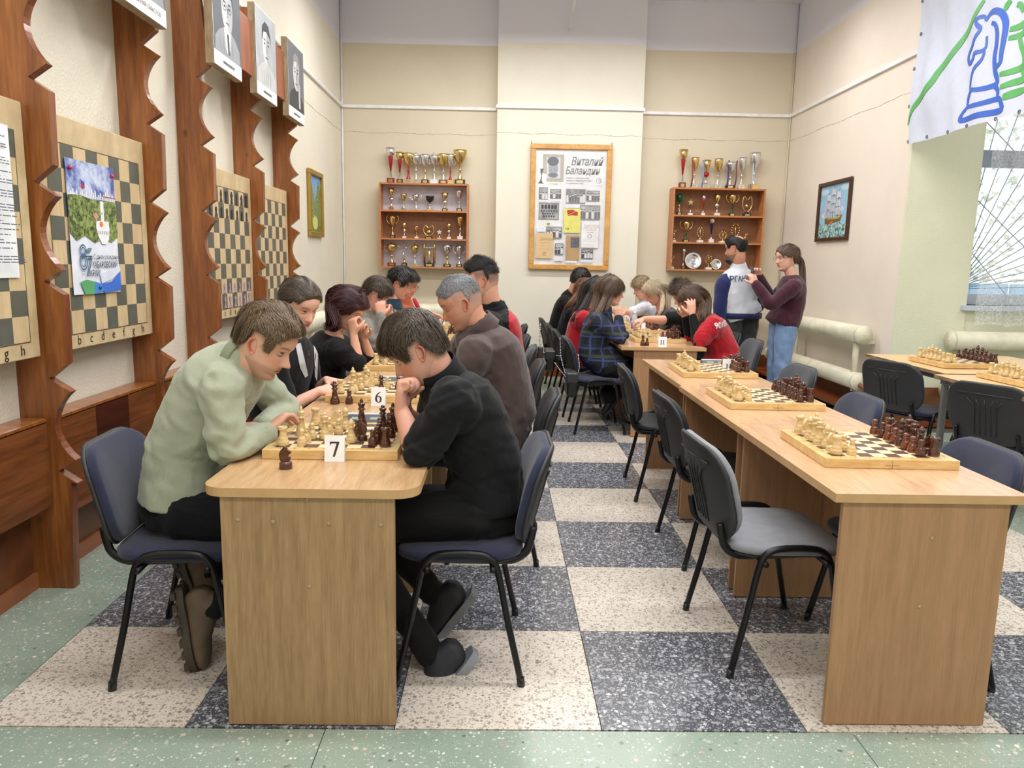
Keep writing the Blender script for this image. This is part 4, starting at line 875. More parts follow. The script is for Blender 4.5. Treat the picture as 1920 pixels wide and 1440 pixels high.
for (u, v, z, k, col, lb) in ((536, 878, .7605, 'knight', 'dark', 'captured dark brown knight standing on the desk left of card seven'), (628, 757, .7605, 'queen', 'dark', 'captured dark brown queen on the desk left of card six'), (655, 757, .7605, 'pawn', 'dark', 'captured dark brown pawn beside the captured queen'),
                              (1205, 648, .7605, 'bishop', 'dark', 'captured dark piece left of card eleven'), (1213, 648, .7605, 'pawn', 'dark', 'captured dark pawn between card eleven and the captured bishop')):
    p = WZ(u, v, z); piece(k, col, (p.x, p.y), 0, lb, s=1.12)
# ---------------------------------------------------------------- number cards, clocks, bottle
m_card = plain('card_white', (244, 246, 250), .5)
def card(u, v, txt, lb, w_=.066, h=.088, dx=0):
    p = WZ(u, v, .7605); t = thing('number_card', lb, 'card', (p.x, p.y, .7605), group='folded board number cards')
    th = math.radians(8); MB().box((-w_/2, -.0005, 0), (w_/2, .0005, h), 0, Matrix.Rotation(-th, 4, 'X')).box((-w_/2, -.0005, 0), (w_/2, .0005, h), 0, Matrix.Translation((0, .0245, 0)) @ Matrix.Rotation(th, 4, 'X')).build('folded_sheet', m_card, t)
    A = Art(Matrix.Rotation(-th, 4, 'X') @ plane_M((-w_/2, -.0006, 0), (1, 0, 0), (0, 0, 1))); n = len(txt); hh = .05 if n == 1 else .036
    digits(A, txt, w_/2-{'7': .31, '6': .31, '3': .28}.get(txt, .56 if txt == '11' else .56)*hh, (h-hh)/2-.002, hh, INK); A.build('digits', t); return t
card(627, 866, '7', 'white folded card with number seven leaning before the nearest left board'); card(709, 762, '6', 'white folded card with number six in front of the second left board')
card(1242, 651, '11', 'white folded card with number eleven on the far desk', .07, .085); card(1366, 700, '12', 'white folded card with number twelve partly behind light pieces', .075, .09)
card(828, 614, '3', 'white folded card with number three seen between two players'); card(1204, 622, '1', 'small white card half hidden behind light pieces of board eleven'); card(1177, 606, '1', 'small white card far back on the far group desks')
m_clk = plain('clock_body', (48, 54, 64), .35); m_lcd = plain('clock_lcd', (150, 162, 150), .25); m_btn = plain('clock_button', (200, 204, 210), .35)
def clock(x, y, rz, lb):
    t = thing('chess_clock', lb, 'chess clock', (x, y, .7605), math.radians(rz), 'digital chess clocks')
    MB().prism([(-.045, 0), (.045, 0), (.045, .014), (-.02, .034), (-.045, .034)], -.09, .09, 0, Matrix(((0, 0, 1, 0), (1, 0, 0, 0), (0, 1, 0, 0), (0, 0, 0, 1)))).build('case', m_clk, t)
    MB().box((-.086, -.046, .032), (.086, -.022, .039), bev=.002).build('rocker', m_btn, t)
    Mx = plane_M((-.07, .006, .0262), (1, 0, 0), (0, .956, -.294)); [MB().box((a_, -.006, .0), (a_+.045, .014, .0012), 0, Mx).build('display', m_lcd, t) for a_ in (.01, .085)]; return t
clock(-.87, .90, 180, 'grey digital chess clock behind the pieces of board seven'); clock(-.9, 1.93, 180, 'grey digital chess clock behind board six'); clock(1.13, 2.92, 180, 'dark grey digital chess clock behind board twelve'); clock(1.0, 4.98, 180, 'digital chess clock behind board eleven'); clock(-.9, 3.12, 180, 'digital chess clock between the third and fourth left boards')
p = WZ(1186, 622, .7605); t = thing('water_bottle', 'clear plastic water bottle with blue label on the far desks', 'bottle', (p.x-.04, 5.15, .7605))
mb_, nt, b = newmat('bottle_plastic'); b.inputs['Base Color'].default_value = (.85, .92, 1, 1); b.inputs['Alpha'].default_value = .45; b.inputs['Roughness'].default_value = .08
MB().lathe([(.03, 0), (.033, .01), (.031, .06), (.033, .12), (.032, .15), (.016, .19), (.012, .2), (.012, .215), (0, .215)], 18).build('bottle_body', mb_, t); MB().lathe([(.0335, .06), (.0335, .115)], 18).build('label_wrap', plain('label_blue', (84, 116, 214), .4), t); MB().lathe([(.0145, .2), (.0145, .222), (0, .223)], 14).build('cap', m_white, t)

# ---------------------------------------------------------------- trophy shelves
m_shw = wood('shelf_wood', (176, 112, 66), (200, 136, 86), (2, 8, 8), .4); m_shi = wood('shelf_back', (136, 92, 62), (156, 108, 74), (8, 8, 1.5), .5); m_shb = plain('shelf_white', (214, 214, 228), .6)
m_g = plain('trophy_gold', (224, 196, 132), .18, .95); m_s = plain('trophy_silver', (226, 226, 230), .16, .95); m_rd = plain('trophy_red', (170, 26, 34), .3); m_bk = plain('trophy_black', (34, 34, 38), .3); m_gn = plain('trophy_green', (30, 90, 54), .3, .4); m_bu = plain('trophy_blue', (30, 40, 100), .3, .4); m_mb = plain('marble_white', (226, 222, 220), .3); m_wr = plain('wine_base', (110, 20, 30), .3)
TM = {'g': m_g, 's': m_s, 'r': m_rd, 'k': m_bk, 'n': m_gn, 'b': m_bu, 'w': m_mb, 'm': m_wr}
def shelf(x0, x1, z0, z1, boards, yf, lb, backs):
    t = thing('trophy_shelf', lb, 'shelf', (x0, yf, z0)); w_, h, d, th = x1-x0, z1-z0, YB-yf-.004, .02
    MB().box((0, 0, 0), (th, d, h)).build('side', m_shw, t); MB().box((w_-th, 0, 0), (w_, d, h)).build('side', m_shw, t)
    for z in [0]+[b_-z0 for b_ in boards]+[h-th]: MB().box((th, 0, z), (w_-th, d-.006, z+th)).build('shelf_board', m_shw, t)
    zz = [0]+[b_-z0 for b_ in boards]+[h-th]
    for k, bc in enumerate(backs): MB().box((th, d-.006, zz[k]+th), (w_-th, d, zz[k+1])).build('back_panel', m_shb if bc else m_shi, t)
    return t
def handles(t, r, z, h, m, n=2, out=1.0):
    for s in (-1, 1): MB().tube(cr([(s*r*.9, 0, z-h*.3), (s*(r+.03*out), 0, z), (s*(r+.034*out), 0, z+h*.35), (s*(r+.012), 0, z+h*.5)], 5), .004, 6).build('handle', m, t)
def trophy(x, y, z, h, kind, cup, stem, base, lb, w_=None):
    t = thing('trophy', lb, 'trophy', (x, y, z)); r = w_/2 if w_ else h*.17; bh = h*.14; br = r*.75
    mc_, ms, mb2 = TM[cup], TM[stem], TM[base]
    if kind == 'plate':
        P = [(r*.96*(1+.02*math.cos(k*pi/2)*1)*math.cos(2*pi*k/48), r*.96*math.sin(2*pi*k/48)) for k in range(48)]
        M = Matrix.Translation((0, .02, r)) @ Matrix.Rotation(math.radians(80), 4, 'X')
        MB().lathe([(r*.1, 0), (r*.6, 0), (r*.7, .006), (r*.97, .014), (r, .013), (r*.7, .002), (r*.3, -.003), (0, -.003)], 40, 0, M).build('dish', m_s, t)
        A = Art(M @ Matrix.Translation((0, 0, .0005))); ring(A, 0, r*.15, r*.3, r*.3, r*.03, (90, 96, 104)); ring(A, 0, r*.15, r*.18, r*.18, r*.05, (110, 116, 124)); A.line([(r*.66*math.cos(a), r*.66*math.sin(a)) for a in [math.radians(200+k*7) for k in range(20)]], r*.07, (60, 64, 72)); A.line([(-r*.2, -r*.3), (r*.3, -r*.3)], r*.05, (120, 124, 130)); A.build('engraving', t)
        MB().box((-.03, .03, 0), (.03, .05, .02)).build('stand', m_bk, t); return t
    MB().box((-br, -br*.7, 0), (br, br*.7, bh), bev=.002).build('base', mb2, t)
    if base != 'w' and h > .16: MB().box((-br*.6, -br*.7-.002, bh*.2), (br*.6, -br*.7, bh*.8)).build('plaque', m_g, t)
    z1 = bh
    if kind in ('cup', 'handled', 'lidded'):
        sh_ = h*.42; ch = h-bh-sh_-(h*.12 if kind == 'lidded' else 0)
        MB().lathe([(r*.45, z1), (r*.42, z1+.006), (r*.16, z1+sh_*.35), (r*.14, z1+sh_*.6), (r*.3, z1+sh_*.66), (r*.14, z1+sh_*.74), (r*.12, z1+sh_)], 16).build('stem', ms, t)
        c = MB().lathe([(r*.12, z1+sh_), (r*.4, z1+sh_+ch*.12), (r*.8, z1+sh_+ch*.4), (r*.96, z1+sh_+ch*.8), (r, z1+sh_+ch), (r*.93, z1+sh_+ch), (r*.7, z1+sh_+ch*.45), (0, z1+sh_+ch*.2)], 20).build('cup', mc_, t)
        if kind == 'lidded': MB().lathe([(r*.98, h-h*.12), (r*.7, h-h*.07), (r*.2, h-h*.04), (r*.12, h-h*.02), (0, h)], 16).build('lid', mc_, t)
        if kind in ('handled', 'lidded'): handles(t, r*.85, z1+sh_+ch*.5, ch*1.1, mc_)
    elif kind == 'column':   # cup on coloured cone
        MB().lathe([(r*.5, z1), (r*.3, z1+.01), (r*.16, z1+h*.2)], 14).build('foot', m_s, t); MB().lathe([(r*.14, z1+h*.2), (r*.5, h*.74), (r*.5, h*.75), (0, h*.75)], 14).build('cone', ms, t)
        MB().lathe([(r*.2, h*.74), (r*.8, h*.82), (r, h), (r*.94, h), (r*.6, h*.84), (0, h*.8)], 20).build('cup', mc_, t)
    elif kind == 'emblem':   # stem carrying a round emblem under a cup
        MB().lathe([(r*.5, z1), (r*.2, z1+h*.1), (r*.14, h*.4)], 14).build('foot', ms, t); MB().tube([(0, -.006, h*.5), (0, .006, h*.5)], r*.62, 20).build('emblem', TM['r'] if cup == 'r' else m_s, t)
        MB().lathe([(r*.14, h*.58), (r*.2, h*.66), (r*.75, h*.78), (r, h), (r*.93, h), (r*.6, h*.8), (0, h*.72)], 18).build('cup', m_g if cup == 'r' else mc_, t)
    elif kind == 'figure':
        MB().lathe([(r*.5, z1), (r*.25, z1+h*.08), (r*.2, h*.3), (0, h*.3)], 12).build('foot', ms, t)
        mb = MB().tube([(0, 0, h*.28), (-.012*h/.2, 0, h*.5), (0, 0, h*.66)], [r*.25, r*.32, r*.22], 8).tube([(0, 0, h*.64), (r*.6, 0, h*.8), (r*.5, 0, h*.96)], [r*.14, r*.1, r*.07], 6).tube([(0, 0, h*.64), (-r*.6, 0, h*.56), (-r*.3, 0, h*.48)], [r*.14, r*.1, r*.07], 6)
        mb.lathe([(0, -.02), (r*.18, -.012), (r*.2, 0), (r*.14, .014), (0, .018)], 10, 0, Matrix.Translation((0, 0, h*.75))).build('figure', mc_, t)
    elif kind == 'star':
        MB().lathe([(r*.5, z1), (r*.2, z1+h*.1), (r*.12, h*.5)], 12).build('foot', m_s, t)
        MB().prism([((r if k % 2 == 0 else r*.42)*math.sin(k*pi/5), h-r+(r if k % 2 == 0 else r*.42)*math.cos(k*pi/5)) for k in range(10)], -.006, .006, 0, Matrix(((1, 0, 0, 0), (0, 0, 1, 0), (0, 1, 0, 0), (0, 0, 0, 1)))).build('star', mc_, t)
    elif kind == 'wreath':
        MB().lathe([(r*.4, z1), (r*.2, z1+h*.12), (r*.15, h*.3)], 12).build('foot', ms, t)
        mb = MB()
        for s in (-1, 1):
            for k in range(6):
                a = -.9+k*.42; cx, cz = s*r*.7*math.cos(a), h*.62+h*.3*math.sin(a)
                mb.tube([(cx*.85, 0, cz-h*.05), (cx*1.0, -.006, cz), (cx*1.25, 0, cz+h*.07)], [.002, r*.16, .002], 6)
        mb.tube([(0, 0, h*.3), (0, 0, h*.95)], [r*.18, r*.06], 8).build('leaves', mc_, t)
    elif kind == 'open':     # two open curves holding a medallion
        MB().lathe([(r*.5, z1), (r*.3, z1+h*.08), (0, z1+h*.08)], 12).build('foot', ms, t)
        for s in (-1, 1): MB().tube(cr([(0, 0, z1+h*.05), (s*r*.7, 0, h*.35), (s*r, 0, h*.62), (s*r*.7, 0, h*.95), (s*r*.1, 0, h*.78)], 6), .006, 8).build('arch', mc_, t)
        MB().tube([(0, -.005, h*.5), (0, .005, h*.5)], r*.4, 20).build('medallion', m_g, t)
    elif kind == 'columns':
        for s in (-1, 1): MB().lathe([(.016, z1), (.016, h*.82), (.022, h*.84), (.01, h*.88), (.014, h*.93), (0, h)], 14, 0, None, (s*r*.75, 0, 0)).build('column', m_g, t)
        MB().box((-r*.75, -.02, h*.8), (r*.75, .02, h*.83)).build('top_plate', m_g, t); mb = MB().lathe([(r*.3, z1), (r*.1, h*.3), (r*.35, h*.5), (r*.2, h*.66), (0, h*.74)], 12).build('centre_figure', m_g, t)
    return t
def row(z, y, items, sh):
    for x, h, k, c, s, b_, w_, d in items: trophy(x, y, z, h, k, c, s, b_, d+' '+sh, w_)
shelf(-1.83, -.735, 1.335, 2.365, (1.68, 2.02), 7.42, 'wooden trophy shelf left of the pillar', (1, 0, 1))
def fx(u, y=7.52): return WY(u, 400, y).x
T1 = 'on top of the left shelf'; row(2.366, 7.52, [(fx(733), .42, 'column', 's', 'r', 'm', .12, 'tall silver cup with red cone'), (fx(750), .37, 'column', 'g', 'r', 'm', .1, 'gold cup with narrow red cone'), (fx(766), .36, 'cup', 'g', 'r', 's', .14, 'gold cup with red ribbon stem'), (fx(780), .38, 'lidded', 's', 's', 's', .11, 'silver lidded goblet, left one'),
    (fx(797), .35, 'cup', 's', 'g', 'k', .12, 'silver bowl with golden figure stem'), (fx(814), .38, 'lidded', 's', 's', 'w', .12, 'silver lidded goblet, right one'), (fx(831), .36, 'cup', 'g', 's', 'm', .14, 'gold cup with red ribbon on maroon base'), (fx(844), .36, 'handled', 's', 'r', 'g', .1, 'slim cup with red ribbon'), (fx(862), .41, 'cup', 'g', 'g', 'k', .17, 'large gold cup on black base')], T1)
T1 = 'on the upper row of the left shelf'; row(2.04, 7.52, [(fx(734), .27, 'emblem', 'g', 's', 'g', .08, 'gold cup with blue emblem'), (fx(757), .2, 'cup', 'g', 's', 's', .08, 'small goblet'), (fx(780), .21, 'lidded', 's', 's', 's', .09, 'silver two handled samovar cup'), (fx(806), .18, 'cup', 'k', 's', 'g', .11, 'black bowl on silver cone'), (fx(834), .22, 'emblem', 'g', 'g', 'k', .09, 'gold openwork cup'), (fx(861), .26, 'cup', 's', 's', 'k', .09, 'twisted silver cup')], T1)
T1 = 'on the middle row of the left shelf'; row(1.70, 7.52, [(fx(736), .27, 'handled', 'g', 'g', 'k', .09, 'gold two handled cup'), (fx(758), .19, 'emblem', 'g', 's', 'w', .06, 'gold capped emblem award'), (fx(781), .15, 'cup', 'g', 'g', 'w', .06, 'small golden goblet'), (fx(804), .17, 'open', 'g', 'k', 'k', .13, 'heart shaped open trophy'), (fx(824), .12, 'star', 's', 's', 's', .07, 'small round plaque award'), (fx(842), .19, 'emblem', 'g', 's', 'w', .065, 'tall emblem award on white block'), (fx(863), .28, 'cup', 'g', 's', 'w', .09, 'gold bowl cup on clear base')], T1)
T1 = 'on the bottom row of the left shelf'; row(1.356, 7.52, [(fx(734), .29, 'lidded', 'g', 'g', 'm', .13, 'big golden lidded cup'), (fx(758), .28, 'figure', 's', 'g', 'k', .09, 'slim statuette'), (fx(778), .28, 'lidded', 'g', 's', 's', .1, 'pointed golden ball trophy'), (fx(805), .29, 'columns', 'g', 'g', 'k', .17, 'twin column trophy'), (fx(839), .27, 'cup', 's', 'g', 'k', .12, 'silver cup with pink ribbon'), (fx(862), .26, 'handled', 's', 's', 'k', .1, 'silver two handled cup')], T1)
shelf(1.79, 2.935, 1.365, 2.38, (1.70, 2.03), 7.42, 'wooden trophy shelf right of the pillar', (0, 0, 0))
T1 = 'on top of the right shelf'; row(2.381, 7.52, [(fx(1276), .46, 'column', 'g', 'r', 'm', .11, 'tallest gold cup with red stem'), (fx(1298), .37, 'cup', 'g', 's', 's', .1, 'gold crown cup on silver pillar'), (fx(1320), .34, 'emblem', 'r', 's', 's', .11, 'gold cup with red disc'), (fx(1342), .36, 'cup', 'g', 's', 's', .11, 'gold cup with white emblem'), (fx(1365), .32, 'cup', 's', 's', 'k', .14, 'wide silver cup hung with medal ribbons'), (fx(1386), .38, 'cup', 's', 's', 's', .1, 'slender silver cup'), (fx(1409), .44, 'cup', 's', 's', 'g', .14, 'tall striped silver cup')], T1)
T1 = 'on the upper row of the right shelf'; row(2.05, 7.52, [(fx(1273), .27, 'lidded', 'n', 'g', 'k', .08, 'green and gold vase trophy'), (fx(1294), .2, 'star', 'g', 's', 'w', .08, 'golden star award'), (fx(1318), .25, 'column', 's', 'r', 'w', .06, 'silver cup with red cone'), (fx(1344), .26, 'emblem', 'g', 's', 'w', .09, 'gold cup with shield'), (fx(1372), .26, 'handled', 'g', 'n', 'k', .1, 'wide handled gold cup with green stem'), (fx(1400), .26, 'open', 'g', 'b', 'k', .12, 'open gold loop trophy')], T1)
T1 = 'on the middle row of the right shelf'; row(1.72, 7.52, [(fx(1267), .17, 'figure', 'g', 's', 'w', .05, 'small gold figurine'), (fx(1288), .25, 'handled', 'g', 'n', 'k', .1, 'gold cup with green stem'), (fx(1315), .2, 'wreath', 'g', 'g', 'w', .1, 'golden leaf award'), (fx(1336), .31, 'column', 's', 'b', 'w', .08, 'silver cup with blue cone'), (fx(1358), .15, 'wreath', 'g', 'g', 'w', .12, 'golden fan award'), (fx(1381), .26, 'wreath', 'g', 'g', 'k', .13, 'tall gold wreath award'), (fx(1401), .14, 'figure', 'g', 's', 'w', .08, 'gold runner figurine')], T1)
T1 = 'on the bottom row of the right shelf'; row(1.386, 7.52, [(fx(1265), .18, 'figure', 'g', 'g', 'w', .06, 'slim gold figurine'), (fx(1286), .26, 'column', 's', 's', 'k', .06, 'tall narrow silver cup'), (fx(1305), .0, 'plate', 's', 's', 's', .21, 'large engraved silver plate'), (fx(1334), .19, 'wreath', 'g', 'g', 'w', .1, 'gold harp shaped award'), (fx(1349), .0, 'plate', 's', 's', 's', .13, 'small engraved silver plate')], T1)
# medals ribbons hanging on top cups
for k, u in enumerate((1291, 1311, 1357, 1372, 1403)):
    m = plain('ribbon_%d' % k, ((150, 60, 50), (120, 150, 200), (60, 60, 130), (120, 60, 70), (180, 200, 220))[k], .6); x = fx(u); o = MB().tube([(x, 7.47, 2.39), (x+.012, 7.465, 2.5), (x+.008, 7.47, 2.66), (x+.02, 7.49, 2.72)], .009, 6, flat=.25).build('medal_ribbon', m)
    tag(o, ('dark red', 'pale blue', 'navy', 'maroon', 'white and blue')[k]+' medal ribbon draped on a cup on top of the right shelf', 'ribbon')
# ---------------------------------------------------------------- people
def sstep(x, a, b_): t = np.clip((x-a)/(b_-a), 0, 1); return t*t*(3-2*t)
def V3(p): return np.array([p[0], p[1], p[2]], float)
def loft(rings, seg=28, capk=.35):
    """rings: (centre, lateral dir, half width, half depth) -> closed tube"""
    vs = []; fs = []; n = len(rings); cs = [V3(r[0]) for r in rings]
    for i, (c, lat, a, b_) in enumerate(rings):
        t = cs[min(i+1, n-1)]-cs[max(i-1, 0)]; t /= np.linalg.norm(t); l = V3(lat); l -= t*l.dot(t); l /= np.linalg.norm(l); d = np.cross(t, l)
        for k in range(seg):
            q = 2*pi*k/seg; cx, sy = math.cos(q), math.sin(q); e = .86
            vs.append(tuple(cs[i]+l*a*math.copysign(abs(cx)**e, cx)+d*b_*math.copysign(abs(sy)**e, sy)))
    for i in range(n-1):
        for k in range(seg): fs.append((i*seg+k, i*seg+(k+1) % seg, (i+1)*seg+(k+1) % seg, (i+1)*seg+k))
    for e, s in ((0, -1), (n-1, 1)):
        t = cs[e]-cs[e-1 if e else 1]; t /= np.linalg.norm(t); p = cs[e]+t*min(rings[e][2], rings[e][3])*capk
        b0 = len(vs); vs.append(tuple(p))
        for k in range(seg):
            f = (e*seg+k, e*seg+(k+1) % seg, b0); fs.append(f if s > 0 else f[::-1])
    return vs, fs
def capsule(pts, rad, seg=14, sub=4):
    """smooth round limb"""
    P = cr([(*p, 0) if len(p) == 3 else p for p in [tuple(q) for q in pts]], 1) if False else None
    R4 = [Vector((p[0], p[1], p[2], r)) for p, r in zip(pts, rad)]; P = cr(R4, sub)
    C_ = [Vector(p[:3]) for p in P]; R_ = [p[3] for p in P]
    d0 = (C_[0]-C_[1]).normalized(); d1 = (C_[-1]-C_[-2]).normalized()
    C2 = [C_[0]+d0*R_[0]*.85, C_[0]+d0*R_[0]*.55]+C_+[C_[-1]+d1*R_[-1]*.55, C_[-1]+d1*R_[-1]*.85]; R2 = [R_[0]*.35, R_[0]*.8]+R_+[R_[-1]*.8, R_[-1]*.35]
    m = MB().tube(C2, R2, seg); return m.v, m.f
def ellipsoid(c, r, M=None, n=10):
    vs = []; fs = []
    for j in range(1, n):
        a = pi*j/n
        for k in range(2*n): q = pi*k/n; vs.append((r[0]*math.sin(a)*math.cos(q), r[1]*math.sin(a)*math.sin(q), r[2]*math.cos(a)))
    s = 2*n
    for j in range(n-2):
        for k in range(s): fs.append((j*s+k, (j+1)*s+k, (j+1)*s+(k+1) % s, j*s+(k+1) % s))
    fs.append(tuple(range(s))); fs.append(tuple(range((n-2)*s, (n-1)*s))[::-1])
    if M is not None: vs = [M @ Vector(v) for v in vs]
    return [tuple(Vector(v)+Vector(c)) for v in vs], fs
def remesh(parts, voxel, smooth=2, dec=.4):
    mb = MB()
    for vs, fs in parts: mb.add(vs, fs)
    me = mb.mesh('tmp', []); o = bpy.data.objects.new('tmp', me); C.objects.link(o)
    m = o.modifiers.new('r', 'REMESH'); m.mode = 'VOXEL'; m.voxel_size = voxel; m.adaptivity = 0
    if smooth: s = o.modifiers.new('s', 'SMOOTH'); s.factor = .5; s.iterations = smooth
    if dec < 1: q_ = o.modifiers.new('d', 'DECIMATE'); q_.ratio = dec
    dg = bpy.context.evaluated_depsgraph_get(); ev = o.evaluated_get(dg); e = ev.to_mesh()
    V = np.empty(len(e.vertices)*3); e.vertices.foreach_get('co', V); V = V.reshape(-1, 3)
    Nn = np.empty(len(e.vertices)*3); e.vertices.foreach_get('normal', Nn); Nn = Nn.reshape(-1, 3)
    F = [tuple(p.vertices) for p in e.polygons]; ev.to_mesh_clear(); bpy.data.objects.remove(o); bpy.data.meshes.remove(me)
    return V, Nn, F
def npmesh(name, V, F, mats, parent=None, col=None, label=None, mi=None):
    me = bpy.data.meshes.new(name); me.from_pydata(V.tolist(), [], F)
    for m in (mats if isinstance(mats, list) else [mats]): me.materials.append(m)
    me.polygons.foreach_set('use_smooth', [True]*len(F))
    if mi is not None: me.polygons.foreach_set('material_index', mi)
    if col is not None:
        at = me.color_attributes.new('col', 'FLOAT_COLOR', 'POINT'); at.data.foreach_set('color', np.hstack([col, np.ones((len(col), 1))]).ravel())
    me.update(); o = bpy.data.objects.new(name, me); C.objects.link(o)
    if parent is not None: o.parent = parent
    if label: o['label'] = label
    return o
def skinmat():
    m, nt, b = newmat('skin'); a = N(nt, 'ShaderNodeAttribute', attribute_name='col'); v = coords(nt); n = noise(nt, v, 55, 4)
    c = mix(nt, math_(nt, 'MULTIPLY', n, .10), a.outputs['Color'], lin((190, 110, 90)), 'MIX')
    nt.links.new(c, b.inputs['Base Color']); b.inputs['Roughness'].default_value = .5; b.inputs['Specular IOR Level'].default_value = .35
    b.inputs['Subsurface Weight'].default_value = .12; b.inputs['Subsurface Radius'].default_value = (.012, .005, .003); b.inputs['Subsurface Scale'].default_value = .6
    bump(nt, b, noise(nt, v, 420, 3), .0003); return m
m_skin = skinmat()
def hairmat(name, c0, c1):
    if name in MC: return MC[name]
    m, nt, b = newmat(name); v = coords(nt); n = noise(nt, v, 130, 4, .7)
    nt.links.new(ramp(nt, n, [(.3, lin(c0)), (.68, lin(c1))]), b.inputs['Base Color']); b.inputs['Roughness'].default_value = .42; b.inputs['Specular IOR Level'].default_value = .45
    bump(nt, b, n, .0012); MC[name] = m; return m
def knit(name, c, sc=230, dist=.0012, c2=None): return fabric(name, c, sc, dist, .95, c2)

# profile of the head: heights, front, back, half width (metres, chin to crown 0.23)
HZ = np.array([-.118, -.110, -.100, -.090, -.078, -.068, -.058, -.046, -.032, -.015, .000, .015, .030, .050, .070, .088, .102, .111, .115])
HF = np.array([.030, .060, .074, .077, .070, .078, .079, .077, .079, .078, .076, .083, .087, .085, .075, .057, .034, .012, -.012])
HB = np.array([-.005, -.012, -.022, -.034, -.052, -.064, -.074, -.082, -.089, -.095, -.098, -.101, -.103, -.099, -.090, -.074, -.053, -.032, -.012])
HW = np.array([.012, .028, .038, .046, .053, .057, .060, .063, .066, .068, .070, .072, .0735, .072, .066, .055, .039, .020, .001])
def headpts(nz=90, nt=110, off=None, lean=1.0, w=1.0):
    s = np.linspace(0, 1, nz); z = -.118+.233*(1-np.cos(pi*s))/2
    f, b_, ww = (np.interp(z, HZ, A_) for A_ in (HF, HB, HW))
    for _ in range(3): f, b_, ww = (np.convolve(np.pad(A_, 2, mode='edge'), np.ones(5)/5, 'valid') for A_ in (f, b_, ww))
    ww[0] = ww[-1] = .0005; th = np.linspace(0, 2*pi, nt, endpoint=False); c, si = np.cos(th), np.sin(th)
    xc = (f+b_)/2+.006; Zg = np.repeat(z[:, None], nt, 1); e = .92
    fa, ba = (f-xc)[:, None], (xc-b_)[:, None]
    end = np.minimum(1, np.minimum(s, 1-s)*24)[:, None]
    X = xc[:, None]+np.where(c[None] > 0, fa, ba)*end*np.sign(c)*np.abs(c)**e; Y = ww[:, None]*w*np.sign(si)*np.abs(si)**e
    jaw = sstep(-Zg, .04, .10)*np.clip(c, 0, 1)[None]**2; Y = Y*(1-.22*jaw)
    return X, Y, Zg
def gridfaces(nz, nt):
    F = [(j*nt+k, j*nt+(k+1) % nt, (j+1)*nt+(k+1) % nt, (j+1)*nt+k) for j in range(nz-1) for k in range(nt)]
    F.append(tuple(range(nt-1, -1, -1))); F.append(tuple((nz-1)*nt+k for k in range(nt))); return F
